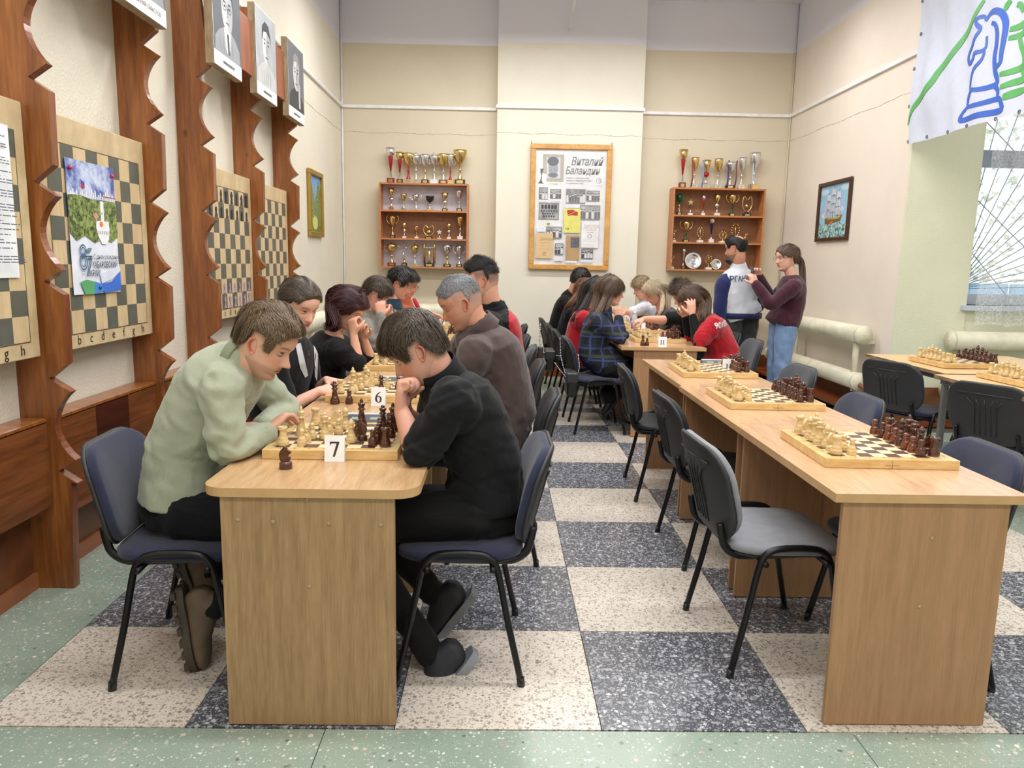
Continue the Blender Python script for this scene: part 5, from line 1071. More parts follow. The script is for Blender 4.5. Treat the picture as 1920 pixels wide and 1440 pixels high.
def make_head(sk, P):
    """returns V, F, colour; local frame: +x face, +z up"""
    hd = P.get('hd', 1); nz, nt = (100, 130) if hd else (60, 76)
    X, Y, Z = headpts(nz, nt, w=P.get('w', 1)); fr = np.clip((X-.02)/.05, 0, 1)
    def g(y, z, sy, sz): return np.exp(-((Y-y)/sy)**2-((Z-z)/sz)**2)*fr
    nh = P.get('nose', 1.0); nz_ = np.interp(Z, [-.052, -.044, -.037, -.030, -.015, .006, .014], [0, .005, .024, .0235, .013, .002, 0]); nw = np.interp(Z, [-.05, -.036, -.02, .01], [.016, .0135, .010, .010])
    X = X+nz_*nh*np.exp(-(Y/nw)**2*1.1)*fr
    for s in (-1, 1):
        X += .0045*g(s*.0135, -.038, .006, .006); X -= .012*g(s*.031, .003, .017, .012); X += .0065*g(s*.031, .002, .0115, .0085); X += .004*g(s*.03, .017, .02, .007)
        X += .004*g(s*.042, -.022, .02, .016); Y += s*.003*np.exp(-((Z+.02)/.02)**2-((X-.045)/.03)**2)
    X += .0045*g(0, -.0575, .022, .0045); X += .005*g(0, -.068, .019, .005); X -= .0055*g(0, -.0625, .024, .0022); X -= .004*g(0, -.078, .03, .006); X -= .002*g(0, -.05, .003, .006)
    V = np.stack([X, Y, Z], -1).reshape(-1, 3); x, y, z = V.T; F = gridfaces(nz, nt)
    skn = np.array(lin(sk)[:3]); col = np.tile(skn, (len(V), 1)); frf = (x > .04)
    def blend(c, m): nonlocal col; m = np.clip(m, 0, 1)[:, None]; col = col*(1-m)+np.array(lin(c)[:3])*m
    blend(tuple(int(a*b_) for a, b_ in zip(sk, (.98, .78, .74))), .55*np.exp(-(y/.018)**2-((z+.037)/.012)**2)*frf)
    for s in (-1, 1): blend(tuple(int(a*b_) for a, b_ in zip(sk, (1, .80, .76))), P.get('blush', .35)*np.exp(-((y-s*.042)/.02)**2-((z+.028)/.018)**2)*frf)
    lip = P.get('lip', (184, 104, 96)); blend(lip, .9*frf*(np.exp(-((z+.0575)/.0048)**2-(y/.021)**4)+np.exp(-((z+.068)/.0052)**2-(y/.018)**4))); blend((110, 54, 50), .8*frf*np.exp(-((z+.0625)/.0016)**2-(y/.022)**4))
    br = P.get('brow', (70, 50, 38))
    for s in (-1, 1):
        yy = y*s; arc = .021+.004*np.exp(-((yy-.036)/.012)**2)-.002*(yy < .018); blend(br, P.get('browk', .8)*frf*np.exp(-((z-arc)/.0034)**4)*sstep(yy, .012, .017)*(1-sstep(yy, .046, .054)))
        lz = -.0035-.0035*(1-((yy-.031)/.014)**2); ln = frf*np.exp(-((yy-.032)/.0125)**4)
        if P.get('open'):
            ec = np.exp(-((yy-.031)/.011)**4-((z-.001)/.0042)**4)*frf; blend((226, 220, 214), ec*.9); blend((56, 40, 30), frf*np.exp(-((yy-.032)/.0042)**4-((z-.001)/.0042)**4)); blend((44, 32, 28), .9*ln*np.exp(-((z-.0055+.004*((yy-.031)/.013)**2)/.0016)**2))
        else: blend((52, 34, 28), .95*ln*np.exp(-((z-lz)/.0019)**2)); blend(tuple(int(a*.86) for a in sk), .5*ln*np.exp(-((z-.0085)/.0016)**2))
    if P.get('stubble'): m = sstep(-z, .045, .06)*(x > -.02)*(1-.8*np.exp(-((z+.063)/.008)**2-(y/.02)**2))+frf*np.exp(-((z+.05)/.005)**2-(y/.024)**4); blend(P.get('stubc', (120, 96, 84)), P['stubble']*np.clip(m, 0, 1))
    if P.get('fade'):
        m = sstep(z, P['fz0'], P['fz1'])*(1-sstep(x, .055, .075)*(z < .055)); m = np.maximum(m, sstep(z, -.05, .0)*(x < -.04)); m *= (1-((x > .03) & (z < .045))); blend(P['fade'], .75*np.clip(m, 0, 1))
    # ears
    for s in (-1, 1):
        ex, ez = -.012, -.012; T = Matrix.Translation((ex, s*(.066*P.get('w', 1)), ez)) @ Matrix.Scale(.9, 4) @ Matrix.Rotation(s*-.38, 4, 'Z') @ Matrix.Rotation(-.16, 4, 'Y')
        outl = [(.010, -.026), (.014, -.012), (.013, .004), (.011, .02), (.003, .030), (-.009, .031), (-.018, .022), (-.020, .006), (-.014, -.010), (-.006, -.024), (.002, -.031)]
        n = len(outl)*3; O = [(p.x, p.y) for p in cr([(a, b_, 0) for a, b_ in outl], 3, True)]
        rings = []
        for sc, dy in ((.94, -.004), (1.0, .004), (.98, .009), (.88, .0095), (.78, .006), (.62, .0035), (.45, .002), (.25, -.001), (.05, -.002)):
            rings.append([T @ Vector(((a+.003)*sc-.003, s*(dy+.006*(-(a)/.02 if a < 0 else 0)*min(1, sc)), b_*sc)) for a, b_ in O])
        b0 = len(V); EV = np.array([tuple(p) for r in rings for p in r]); V = np.vstack([V, EV])
        for j in range(len(rings)-1):
            for k in range(n):
                f = (b0+j*n+k, b0+j*n+(k+1) % n, b0+(j+1)*n+(k+1) % n, b0+(j+1)*n+k); F.append(f if s > 0 else f[::-1])
        ec = np.tile(np.array(lin(tuple(int(a*b_) for a, b_ in zip(sk, (1, .84, .80))))[:3]), (len(EV), 1)); ec[5*n:] = np.array(lin(tuple(int(a*b_) for a, b_ in zip(sk, (.84, .62, .56))))[:3]); col = np.vstack([col, ec])
    return V, F, col
def hair_mesh(P, M, rs):
    """scalp shell plus lifted tufts. P: front, side, thickness, flow"""
    hd = P.get('hd', 1); nz, nt = (70, 90) if hd else (44, 56); X, Y, Z = headpts(nz, nt, w=P.get('w', 1)); V = np.stack([X, Y, Z], -1).reshape(-1, 3); x, y, z = V.T
    H = P['hair']; fz = H.get('front', .062); sb = H.get('side', -.005); bk = H.get('back', -.062)
    zb = np.interp(x, [-.105, -.05, -.036, -.022, .018, .028, .043, .050, .066, .085], [bk, bk+.008, -.02, H.get('overear', .024), H.get('overear', .024), sb, sb, fz-.03, fz-.010, fz])
    if 'frontcurve' in H: zb = zb+H['frontcurve']*(np.abs(y)/.05)**2*(x > .05)
    m = sstep(z-zb, -.004, H.get('soft', .018)); tt = H.get('top', .018); ts = H.get('sidet', .010); th = ts+(tt-ts)*sstep(z, .03, .09)
    if H.get('volb'): th = th+H['volb']*sstep(-x, 0, .08)
    cen = np.stack([np.full_like(x, -.01), 0*x, np.clip(z, -.06, .02)], -1); nrm = V-cen; nrm /= np.linalg.norm(nrm, axis=1)[:, None]
    if H.get('bald'): m = m*(1-.99*np.exp(-((x+.05)/.045)**4-(y/.045)**4)*(z > .06))
    lump = .0022*np.sin(x*90+3*np.sin(y*70))+.0018*np.sin(y*120+z*60)
    O = V+nrm*((-.005+m*(th+.005+lump*m))[:, None]); F = gridfaces(nz, nt)
    fl = H.get('flow', 'short'); idx = np.where((m > .55) & (z > -.07))[0]; nT = int(H.get('n', 2600 if hd else 900)*(2.0 if hd else 1.2)); Ls = H.get('len', .03); wd = H.get('wd', .0013 if hd else .003)*.62 if hd else H.get('wd', .003)*.8
    TV = []; TF = []
    if nT and len(idx):
        ch = rs.choice(idx, nT)
        p = O[ch]+rs.uniform(-.002, .002, (nT, 3)); n = nrm[ch]; up = sstep(p[:, 2], .045, .085)
        if fl == 'back': d = np.stack([-np.ones(nT), .25*np.sign(p[:, 1])*0, -.15-.5*(1-up)], -1)
        elif fl == 'down': d = np.stack([-.25*np.ones(nT)+.0*up, .4*np.sign(p[:, 1])*up, -np.ones(nT)], -1)
        elif fl == 'spiky': d = np.stack([.5*up+.1, .2*p[:, 1]/.07, .8*up-.6*(1-up)], -1)
        else:
            fwd = np.where(p[:, 0] > -.04, 1.0, .1)*up; d = np.stack([fwd-.25*(1-up), .35*p[:, 1]/.07, -.9*(1-up)-.15*(p[:, 0] > .03)-.5*(p[:, 0] < -.05)], -1)
        d += rs.normal(0, H.get('mess', .28), (nT, 3)); d -= n*(d*n).sum(1)[:, None]*(.9 if fl != 'spiky' else .2); d /= np.linalg.norm(d, axis=1)[:, None]
        side = np.cross(n, d); L = Ls*rs.uniform(.6, 1.25, nT)*np.clip((z-zb)[ch]/H.get('edge', .035), .22, 1); lift = H.get('lift', .003)
        prof = ((0, -.002, .7), (.33, lift*.9, 1), (.66, lift, .8), (1, -.001 if fl != 'spiky' else lift*1.6, .12))
        for a, h, wk in prof:
            c = p+d*(L*a)[:, None]+n*h-np.array([0, 0, 1])*(L*a*a*H.get('droop', .15))[:, None]
            TV.append(c-side*wd*wk); TV.append(c+side*wd*wk)
        TV = np.stack(TV, 1).reshape(-1, 3); b0 = len(O)
        for q in range(nT):
            k = b0+q*8
            for s in range(3): TF.append((k+2*s, k+2*s+1, k+2*s+3, k+2*s+2))
        O = np.vstack([O, TV])
    return O, F+TF
def xf(V, M): A_ = np.array(M); return V @ A_[:3, :3].T + A_[:3, 3]
def locks(curves, n, rs, r0=.006, spread=.02, seg=5):
    """long hair: bundles of tapered tubes along guide curves (world space)"""
    VV = []; FF = []; b0 = 0
    for pts, wts, cnt in curves:
        P = np.array([tuple(p) for p in cr([tuple(q) for q in pts], 5)]); W_ = np.interp(np.linspace(0, 1, len(P)), np.linspace(0, 1, len(wts)), wts)
        for q in range(int(cnt*n)):
            o1 = rs.normal(0, 1, 3); o1 /= max(1.0, np.linalg.norm(o1)/1.2); ph = rs.uniform(0, 6); L = len(P); k = np.arange(L)/L
            c = P+o1[None]*W_[:, None]+(np.sin(k*5+ph)*.003)[:, None]*rs.normal(0, 1, 3)[None]; cut = int(L*rs.uniform(.86, 1.0)); c = c[:cut]
            rr = r0*rs.uniform(.6, 1.3)*np.interp(np.linspace(0, 1, cut), [0, .1, .8, 1], [.5, 1, .8, .1]); m = MB().tube([Vector(p) for p in c], list(rr), seg, flat=.6)
            VV += m.v; FF += [tuple(i+b0 for i in f) for f in m.f]; b0 += len(m.v)
    return np.array([tuple(v) for v in VV]), FF
def hand(wr, d, n, side, curl=.4, size=1.0, thumb=.5, spread=.12, fingers=None):
    """palm, four unequal jointed fingers and a thumb; d fingers, n palm normal, side toward thumb"""
    wr = Vector(wr); d = Vector(d).normalized(); n = (Vector(n)-d*Vector(n).dot(d)).normalized(); s = n.cross(d)
    if s.dot(Vector(side)) < 0: s = -s
    parts = []; k = size; A_ = lambda a, b_, c: wr+d*a*k+s*b_*k+n*c*k
    Mx = Matrix((d, s, n)).transposed().to_4x4()
    parts.append(loft([(A_(-.005, 0, 0), s, .026*k, .019*k), (A_(.02, .002, .0), s, .034*k, .018*k), (A_(.05, .001, .001), s, .041*k, .016*k), (A_(.08, 0, 0), s, .041*k, .0135*k), (A_(.092, 0, 0), s, .036*k, .011*k)], 20))
    parts.append(ellipsoid(A_(.032, .026, .008), (.028*k, .016*k, .014*k), Mx, 7))
    for i, (off, ln, rr) in enumerate(((.031, .072, .0092), (.0105, .080, .0096), (-.0105, .074, .0090), (-.0305, .058, .0082))):
        c = fingers[i] if fingers else curl*(1+.12*i); base = A_(.084-(.006 if i == 3 else 0), off, 0); sp = (1.3-i)*spread; ang = 0; p = base; pts = [A_(.06, off*.9, -.001), base]; rad = [rr*k, rr*k]
        for j, fl_ in enumerate((.44, .32, .26)):
            ang += c*(.8, 1.0, .7)[j]; dd = (d*math.cos(ang)+n*math.sin(ang)+s*sp*math.cos(ang)).normalized(); p = p+dd*ln*fl_*k*1.0; pts.append(p); rad.append(rr*(.96, .88, .74)[j]*k)
        parts.append(capsule(pts, rad, 10, 3))
    t0 = A_(.018, .026, .004); dd = (d*.62+s*.78+n*.15).normalized(); t1 = t0+dd*.036*k; d2 = (dd+n*.9*thumb+d*.35-s*.55*thumb).normalized(); t2 = t1+d2*.032*k; d3 = (d2+n*.5*thumb-s*.4*thumb+d*.1).normalized(); t3 = t2+d3*.024*k
    parts.append(capsule([A_(.008, .012, .004), t0, t1, t2, t3], [.013*k, .0145*k, .0115*k, .0105*k, .0085*k], 10, 3)); return parts
def wrinkle(V, Nn, amp, fq, seed, zones=None):
    r = np.random.RandomState(seed); d = np.zeros(len(V))
    for q in range(4):
        a = r.normal(0, 1, 3); a /= np.linalg.norm(a); b_ = r.normal(0, 1, 3); f = fq*(1+.6*q); d += np.sin(V@a*f+2.2*np.sin(V@b_*f*.37+q)+q*1.7)/(1+.7*q)
    k = np.full(len(V), .35)
    if zones is not None:
        for c, rad, w_ in zones: k += w_*np.exp(-(np.linalg.norm(V-np.array(c), axis=1)/rad)**2)
    return V+Nn*(amp*d*k)[:, None]
PEOPLE = []
def person(lb, S, M):
    """S: skeleton in world space, M: look. Body is one continuous surface; clothes, hair, shoes are its children."""
    hd = M.get('hd', 1); vx = .0048 if hd == 2 else (.0062 if hd else .0085); rs = np.random.RandomState(len(PEOPLE)+5); fc = Vector(S['face']); PEOPLE.append(lb)
    sk = M.get('skin', (226, 172, 146)); hs = M.get('hs', 1.0)
    # head frame: face direction and roll
    fx_ = fc.normalized(); lat = Vector((0, 0, 1)).cross(fx_).normalized() if 'lat' not in S else Vector(S['lat']); lat = (lat-fx_*lat.dot(fx_)).normalized(); upv = fx_.cross(lat)
    if upv.z < 0 and 'lat' not in S: lat, upv = -lat, -upv
    rl = S.get('roll', 0)
    if rl: Rm = Matrix.Rotation(rl, 3, fx_); lat = Rm @ lat; upv = Rm @ upv
    Hc = Vector(S['head']); HM = Matrix(((fx_.x*hs, lat.x*hs, upv.x*hs, Hc.x), (fx_.y*hs, lat.y*hs, upv.y*hs, Hc.y), (fx_.z*hs, lat.z*hs, upv.z*hs, Hc.z), (0, 0, 0, 1)))
    M['hd_'] = hd; P = dict(M); P['hd'] = 1 if hd else 0
    hv, hf, hc = make_head(sk, P); hv = xf(hv, HM)
    L = {k: [Vector(p) for p in v] for k, v in S.items() if k in ('sh', 'el', 'wr', 'hip', 'knee', 'ank')}
    pel, wai, che, nec = (Vector(S[k]) for k in ('pelvis', 'waist', 'chest', 'neck')); bw = M.get('bw', 1.0); bd = M.get('bd', 1.0)
    slat = (L['sh'][1]-L['sh'][0]).normalized(); plat = (L['hip'][1]-L['hip'][0]).normalized(); mid = (slat+plat).normalized()
    shm = (L['sh'][0]+L['sh'][1])/2; sw = (L['sh'][1]-L['sh'][0]).length/2
    skull = HM @ Vector((-.03, 0, -.035)); nb = HM @ Vector((-.022, 0, -.085)); nr = M.get('nr', .056)*hs
    def torso(e, cutb=None):
        R = [(pel-(wai-pel).normalized()*.06, plat, (.155*bw+e), (.105*bd+e)), (pel, plat, (.17*bw+e), (.122*bd+e)), (pel.lerp(wai, .55), plat, (.158*bw+e), (.118*bd+e)), (wai, mid, (.15*bw+e), (.112*bd+e)), (wai.lerp(che, .5), mid, (.160*bw+e), (.118*bd+e)), (che, slat, (sw*.88+e), (.118*bd+e)),
                     (che.lerp(nec, .45), slat, (sw*.94+e), (.110*bd+e)), (che.lerp(nec, .78), slat, (sw*.72+e), (.084*bd+e)), (nec, slat, (.072+e), (.060+e))]
        if cutb is not None: k = pel.lerp(wai, cutb); R = [(k, plat, .168*bw+e, .122*bd+e)]+R[(2 if cutb < .5 else 3):]
        return loft(R, 30, .1 if cutb is not None else .35)
    ar = M.get('ar', 1.0)
    def arm(i, e, upto=1.0, r0=1.0):
        a, b_, c = L['sh'][i], L['el'][i], L['wr'][i]; pts = [shm.lerp(a, .55)+Vector((0, 0, -.01)), a, a.lerp(b_, .5), b_.lerp(a, .12), b_.lerp(c, .10), b_.lerp(c, .45), c]; rad = [.06*ar, .055*ar*r0, .049*ar, .042*ar, .041*ar, .037*ar, .0255*ar]
        rad = [r+e for r in rad]
        if upto < 1:  # upto counted from shoulder (0) to elbow (.5) to wrist (1)
            if upto <= .5: k = upto*2; pts = [pts[0], a, a.lerp(b_, k*.6), a.lerp(b_, k)]; rad = [rad[0], rad[1], rad[2]*1.0+.003, rad[2]+.004]
            else: k = (upto-.5)*2; pts = pts[:5]+[b_.lerp(c, k*.6), b_.lerp(c, k)]; rad = rad[:5]+[rad[4], rad[4]*.96]
        return capsule(pts, rad, 16, 4)
    def leg(i, e, shin=1.0):
        a, b_, c = L['hip'][i], L['knee'][i], L['ank'][i]; return capsule([a, a.lerp(b_, .5), b_.lerp(a, .08), b_.lerp(c, .1), b_.lerp(c, .4), c], [.088*bw+e, .078*bw+e, .060+e, .057+e, .054+e, (.038+e*1.3)*shin], 16, 4)
    bodyp = [torso(-.014), capsule([shm.lerp(nec, .6), nec, nb, skull], [nr*1.25, nr*1.04, nr, nr*.98], 20, 4)]
    for i in (0, 1): bodyp.append(arm(i, -.002))
    for i in (0, 1): bodyp.append(leg(i, -.012))
    for q in S.get('hands', []): bodyp += hand(*q[0], **q[1])
    bV, bN, bF = remesh(bodyp, vx, 1, .34)
    bc = np.tile(np.array(lin(tuple(int(a*b_) for a, b_ in zip(sk, M.get('handtint', (1, .97, .96)))))[:3]), (len(bV), 1)); b0 = len(bV)
    V = np.vstack([bV, hv]); F = bF+[tuple(i+b0 for i in f) for f in hf]; root = npmesh('person', V, F, m_skin, None, np.vstack([bc, hc])); tag(root, lb, 'person')
    if 'group' in M: root['group'] = M['group']
    # clothes
    e = M.get('loose', .010); cb = M.get('cutb', .0 if not M.get('hem') else None)
    top = [torso(e, cb), capsule([shm.lerp(nec, .3), nec.lerp(nb, .18)], [nr*1.5+e*.5, nr*1.22+e*.4], 18, 2)]
    if M.get('nocol'): top = [torso(e, cb)]
    cut = M.get('sleeve', 1.0)
    for i in (0, 1): top.append(arm(i, e*.9+.003, cut if not isinstance(cut, tuple) else cut[i]))
    top += [ellipsoid(tuple(shm.lerp(L['sh'][i], .74)-(nec-che).normalized()*.035), (.072*ar+e, .072*ar+e, .08*ar+e)) for i in (0, 1)]
    if M.get('hem'):
        top.append(loft([(pel-(wai-pel).normalized()*M['hem'], plat, .178*bw+e, .132*bd+e), (pel, plat, .176*bw+e, .13*bd+e), (wai, plat, .15*bw+e, .115*bd+e)], 30, .1))
    if M.get('belly'): top.append(ellipsoid(tuple(wai.lerp(che, .3)+Vector(S['front'])*M['belly']), (.11, .13, .15)))
    tV, tN, tF = remesh(top, vx*1.25, 9 if hd == 2 else 5 if hd else 3, .6 if hd == 2 else .5)
    z = [(tuple(L['el'][i]), .11, 1.3) for i in (0, 1)]+[(tuple(wai), .16, .9), (tuple(L['sh'][0]), .1, .7), (tuple(L['sh'][1]), .1, .7)]
    tV = wrinkle(tV, tN, M.get('wr', .0032), M.get('wfq', 42), len(PEOPLE), z)
    tm_, tmi = M['top'], None
    if M.get('paint'): cen_ = np.array([tV[list(f)].mean(0) for f in tF]); tmi = M['paint'][1](cen_).astype(int).tolist(); tm_ = [M['top'], M['paint'][0]]
    npmesh(M.get('topname', 'sweater'), tV, tF, tm_, root, mi=tmi)
    pants = [loft([(pel+(wai-pel).normalized()*.10, plat, .148*bw, .106*bd), (pel+(wai-pel).normalized()*.03, plat, .164*bw, .118*bd), (pel-(wai-pel).normalized()*.05, plat, .168*bw, .12*bd)], 26, .3)]
    for i in (0, 1): pants.append(leg(i, M.get('pl', .006), M.get('shin', 1.0)))
    pV, pN, pF = remesh(pants, max(vx*1.6, .0095), 3, .5); pz = [(tuple(L['knee'][i]), .12, 1.2) for i in (0, 1)]+[(tuple(L['hip'][i]), .14, 1.2) for i in (0, 1)]+[(tuple(L['ank'][i]), .1, 1.2) for i in (0, 1)]
    npmesh(M.get('botname', 'trousers'), wrinkle(pV, pN, .0035, 48, len(PEOPLE)+50, pz), pF, M['bot'], root)
    # collar
    if M.get('collar'):
        h, kd = M['collar']; cr_ = nr*1.28+e*.3
        up = (nb-nec).normalized(); la = slat-up*slat.dot(up); la.normalize(); dp = up.cross(la)
        mb = MB(); pts = [nec+up*.006+la*cr_*1.06*math.cos(2*pi*k/28)+dp*cr_*math.sin(2*pi*k/28) for k in range(28)]; n = 28; vs = []; fs = []
        for hh, rr in ((-.014, 1.08), (h*.5, 1.0), (h, .97), (h*1.0, .91), (h*.4, .92), (-.014, .98)):
            for k in range(n): vs.append(nec+up*hh+(pts[k]-nec-up*.006)*rr)
        for j in range(5):
            for k in range(n): fs.append((j*n+k, j*n+(k+1) % n, (j+1)*n+(k+1) % n, (j+1)*n+k))
        mb.add(vs, fs, 0, True).build('collar', kd, root)
    for i in (0, 1):   # cuffs
        if M.get('cuff') and cut == 1.0:
            a, c = L['el'][i], L['wr'][i]; d = (c-a).normalized(); MB().tube([c-d*.05, c-d*.045, c-d*.012, c-d*.008], [.031*ar+e*.6, .0335*ar+e*.6, .031*ar+e*.5, .028*ar+e*.4], 16).build('cuff', M['cuff'], root)
    # hair
    if M.get('hair'):
        hV, hF = hair_mesh(P, HM, rs); hV = xf(hV, HM)
        if M['hair'].get('locks'):
            cv = [([HM @ Vector(p) if rel else Vector(p) for rel, p in g_[0]], g_[1], g_[2]) for g_ in M['hair']['locks']]
            lV, lF = locks(cv, M['hair'].get('ln', 40), rs, M['hair'].get('lr', .006)); hF = hF+[tuple(i+len(hV) for i in f) for f in lF]; hV = np.vstack([hV, lV])
        npmesh('hair', hV, hF, M['hairm'], root)
    # shoes
    for i in (0, 1):
        sh = S.get('shoes'); a = L['ank'][i]
        if sh is None: continue
        d, upn = (Vector(q).normalized() for q in sh[i]); upn = (upn-d*upn.dot(d)).normalized(); la = upn.cross(d); zz = M.get('ssz', 1); A_ = lambda x, y, z: a+(d*x+la*y+upn*z)*zz
        ms, mso = M.get('shoe', (m_bk, m_bk)); vs, fs = loft([(A_(x_, 0, z_), la, a_*zz, b_*zz) for x_, z_, a_, b_ in ((-.07, -.045, .026, .028), (-.055, -.04, .034, .045), (-.01, -.03, .037, .052), (.04, -.045, .039, .040), (.09, -.056, .045, .029), (.14, -.060, .043, .025), (.175, -.064, .028, .018))], 22, .3)
        v2, f2 = loft([(A_(-.02, 0, -.03), la, .036, .05), (A_(-.01, 0, .02), la, .040, .046), (A_(-.008, 0, .045), la, .041, .045)], 20, .05) if M.get('boot') else ellipsoid(tuple(A_(0, 0, 0)), (.04, .035, .04))
        sV, sN, sF = remesh([(vs, fs), (v2, f2)], .005 if hd == 2 else .008, 2); s_ = npmesh('boot' if M.get('boot') else 'shoe', sV, sF, ms, root)
        sole = MB(); pl = [(-.082, -.026), (-.088, 0), (-.082, .026), (-.03, .038), (.03, .036), (.09, .047), (.14, .046), (.178, .03), (.19, 0), (.178, -.03), (.14, -.046), (.09, -.047), (.03, -.036), (-.03, -.038)]
        MT = Matrix((tuple(d*zz)+(0,), tuple(la*zz)+(0,), tuple(upn*zz)+(0,), (0, 0, 0, 1))).transposed(); MT.translation = a
        sole.prism([(p.x, p.y) for p in cr([(x, y, 0) for x, y in pl], 3, True)], -.098, -.074, 0, MT)
        if M.get('boot'):
            for k in range(7):
                x = -.07+k*.038
                for sgn in (-1, 1): sole.box((x-.011, sgn*.03-.013, -.108), (x+.011, sgn*.03+.013, -.094), 0, MT)
        sole.build('sole', mso, s_)
        if hd == 2 and not M.get('boot'):
            for k in range(2): MB().tube([A_(-.045+k*.022+.03*math.sin(q*.5), -.041, -.066+.012*q) for q in range(6)], .0022, 5).build('stripe', m_s, s_)
        if hd == 2:
            for k in range(5): x = .035+k*.018; z_ = -.018-k*.008; MB().tube([A_(x, -.022, z_), A_(x+.004, 0, z_+.012), A_(x, .022, z_)], .0028, 6).build('lace', m_bk, s_)
    return root, HM
def glasses(HM, root, mat, tint=None):
    mb = MB()
    for s in (-1, 1): mb.tube([HM @ Vector((.094, s*.033+.024*math.cos(a), .0+.019*math.sin(a))) for a in [2*pi*k/20 for k in range(20)]], .0014, 6, closed=True); mb.tube([HM @ Vector(p) for p in ((.093, s*.057, .005), (.05, s*.074, .008), (-.01, s*.074, .004))], .0013, 6)
    mb.tube([HM @ Vector(p) for p in ((.095, -.009, .004), (.098, 0, .007), (.095, .009, .004))], .0014, 6); return mb.build('glasses', mat, root)
def seat_legs(x, y, f, kx=.44, hipz=.53, kz=.50, az=.10, ax=None, dy=.10, aw=.09):
    """hips on the seat, knees forward, feet on the floor"""
    ax = kx-.02 if ax is None else ax
    return dict(hip=[(x, y-dy, hipz), (x, y+dy, hipz)], knee=[(x+f*kx, y-dy-.02, kz), (x+f*kx, y+dy+.02, kz)], ank=[(x+f*ax, y-aw, az), (x+f*ax, y+aw, az)], shoes=[((f, -.1, 0), (0, 0, 1)), ((f, .1, 0), (0, 0, 1))])
def W(u, v, y): return tuple(WY(u, v, y))
# skin tones, cloth
HB1 = hairmat('hair_brown', (74, 58, 44), (128, 104, 78)); HB2 = hairmat('hair_dark', (28, 24, 24), (62, 52, 46)); HB3 = hairmat('hair_midbrown', (46, 38, 32), (92, 76, 62)); HRd = hairmat('hair_wine', (34, 12, 18), (78, 34, 42)); HGy = hairmat('hair_grey', (96, 98, 104), (170, 172, 178)); HBk = hairmat('hair_black', (16, 15, 17), (40, 36, 36)); HBl = hairmat('hair_blonde', (150, 126, 96), (222, 206, 178)); HSa = hairmat('hair_sandy', (110, 90, 66), (176, 152, 118)); HLb = hairmat('hair_longbrown', (58, 42, 34), (112, 88, 70))
HOr = hairmat('hair_auburn', (70, 40, 24), (128, 84, 54))
c_sage = knit('sage_knit', (178, 184, 162), 520, .0005, (168, 176, 152)); c_sageD = knit('sage_cuff', (164, 172, 148), 400, .0008)
c_blk = fabric('black_cloth', (20, 21, 25), 500, .0004, .85, sheen=.06); c_blk2 = fabric('black_jersey', (15, 15, 18), 500, .0004, .8, sheen=.05); c_navyT = fabric('navy_trousers', (15, 16, 24), 450, .0005, sheen=.05); c_brn = fabric('brown_cloth', (82, 66, 64), 600, .0004, .8, (74, 60, 58)); c_gryk = knit('grey_knit', (160, 156, 150), 160, .0022, (138, 134, 130)); c_teal = fabric('teal_cloth', (36, 64, 82), 500, .0005)
c_org = fabric('orange_cloth', (196, 100, 64), 400, .0005); c_red = fabric('red_cloth', (196, 30, 46), 500, .0005, c2=(178, 24, 40)); c_wht = fabric('white_cloth', (228, 232, 240), 500, .0004, c2=(214, 218, 230)); c_mau = fabric('mauve_cloth', (92, 78, 78), 500, .0005); c_bur = fabric('burgundy_knit', (76, 30, 48), 420, .0008, c2=(62, 24, 40)); c_jean = fabric('denim', (142, 170, 210), 600, .0006, c2=(112, 142, 188)); c_gtr = fabric('grey_trousers', (62, 66, 66), 450, .0005); c_navs = fabric('navy_sleeve', (38, 46, 98), 450, .0005); c_peach = fabric('peach_cloth', (214, 160, 120), 500, .0004)
def plaid(name):
    m, nt, b = newmat(name); tc = N(nt, 'ShaderNodeTexCoord'); sp = N(nt, 'ShaderNodeSeparateXYZ'); nt.links.new(tc.outputs['Object'], sp.inputs[0])
    def band(out, f, off, w_):
        s = math_(nt, 'SINE', math_(nt, 'ADD', math_(nt, 'MULTIPLY', out, f), off)); r = N(nt, 'ShaderNodeMapRange'); nt.links.new(s, r.inputs[0]); r.inputs[1].default_value = 1-w_; r.inputs[2].default_value = 1-w_*.6; return r.outputs[0]
    xy = math_(nt, 'ADD', sp.outputs[0], math_(nt, 'MULTIPLY', sp.outputs[1], .8)); col = lin((30, 33, 42))
    for out, f, off, w_, c in ((sp.outputs[2], 62, 0, .7, (40, 47, 70)), (xy, 62, 0, .7, (40, 47, 70)), (sp.outputs[2], 62, 1.2, .12, (74, 86, 132)), (xy, 62, 1.2, .12, (74, 86, 132)), (sp.outputs[2], 31, .3, .1, (70, 84, 72))):
        col = mix(nt, math_(nt, 'MULTIPLY', band(out, f, off, w_), .75), col, lin(c))
    nt.links.new(col, b.inputs['Base Color']); b.inputs['Roughness'].default_value = .9; return m
c_plaid = plaid('plaid_cloth')
m_boot = plain('boot_suede', (98, 84, 68), .75, bumpd=.0006, bscale=260, var=.12); m_bsole = plain('boot_sole', (66, 58, 48), .6); m_snk = plain('sneaker_black', (38, 40, 48), .6, bumpd=.0006, bscale=300); m_ssole = plain('sneaker_sole', (130, 134, 142), .55, var=.12); m_wire = plain('wire_frame', (190, 160, 120), .25, .8)
LF, RT = dict(front=(1, 0, 0)), dict(front=(-1, 0, 0))
def sk(head, face, neck, chest, waist, pelvis, sh, el, wr, legs, hands=(), **k):
    d = dict(head=head, face=face, neck=neck, chest=chest, waist=waist, pelvis=pelvis, sh=sh, el=el, wr=wr, hands=list(hands)); d.update(legs); d.update(k); return d

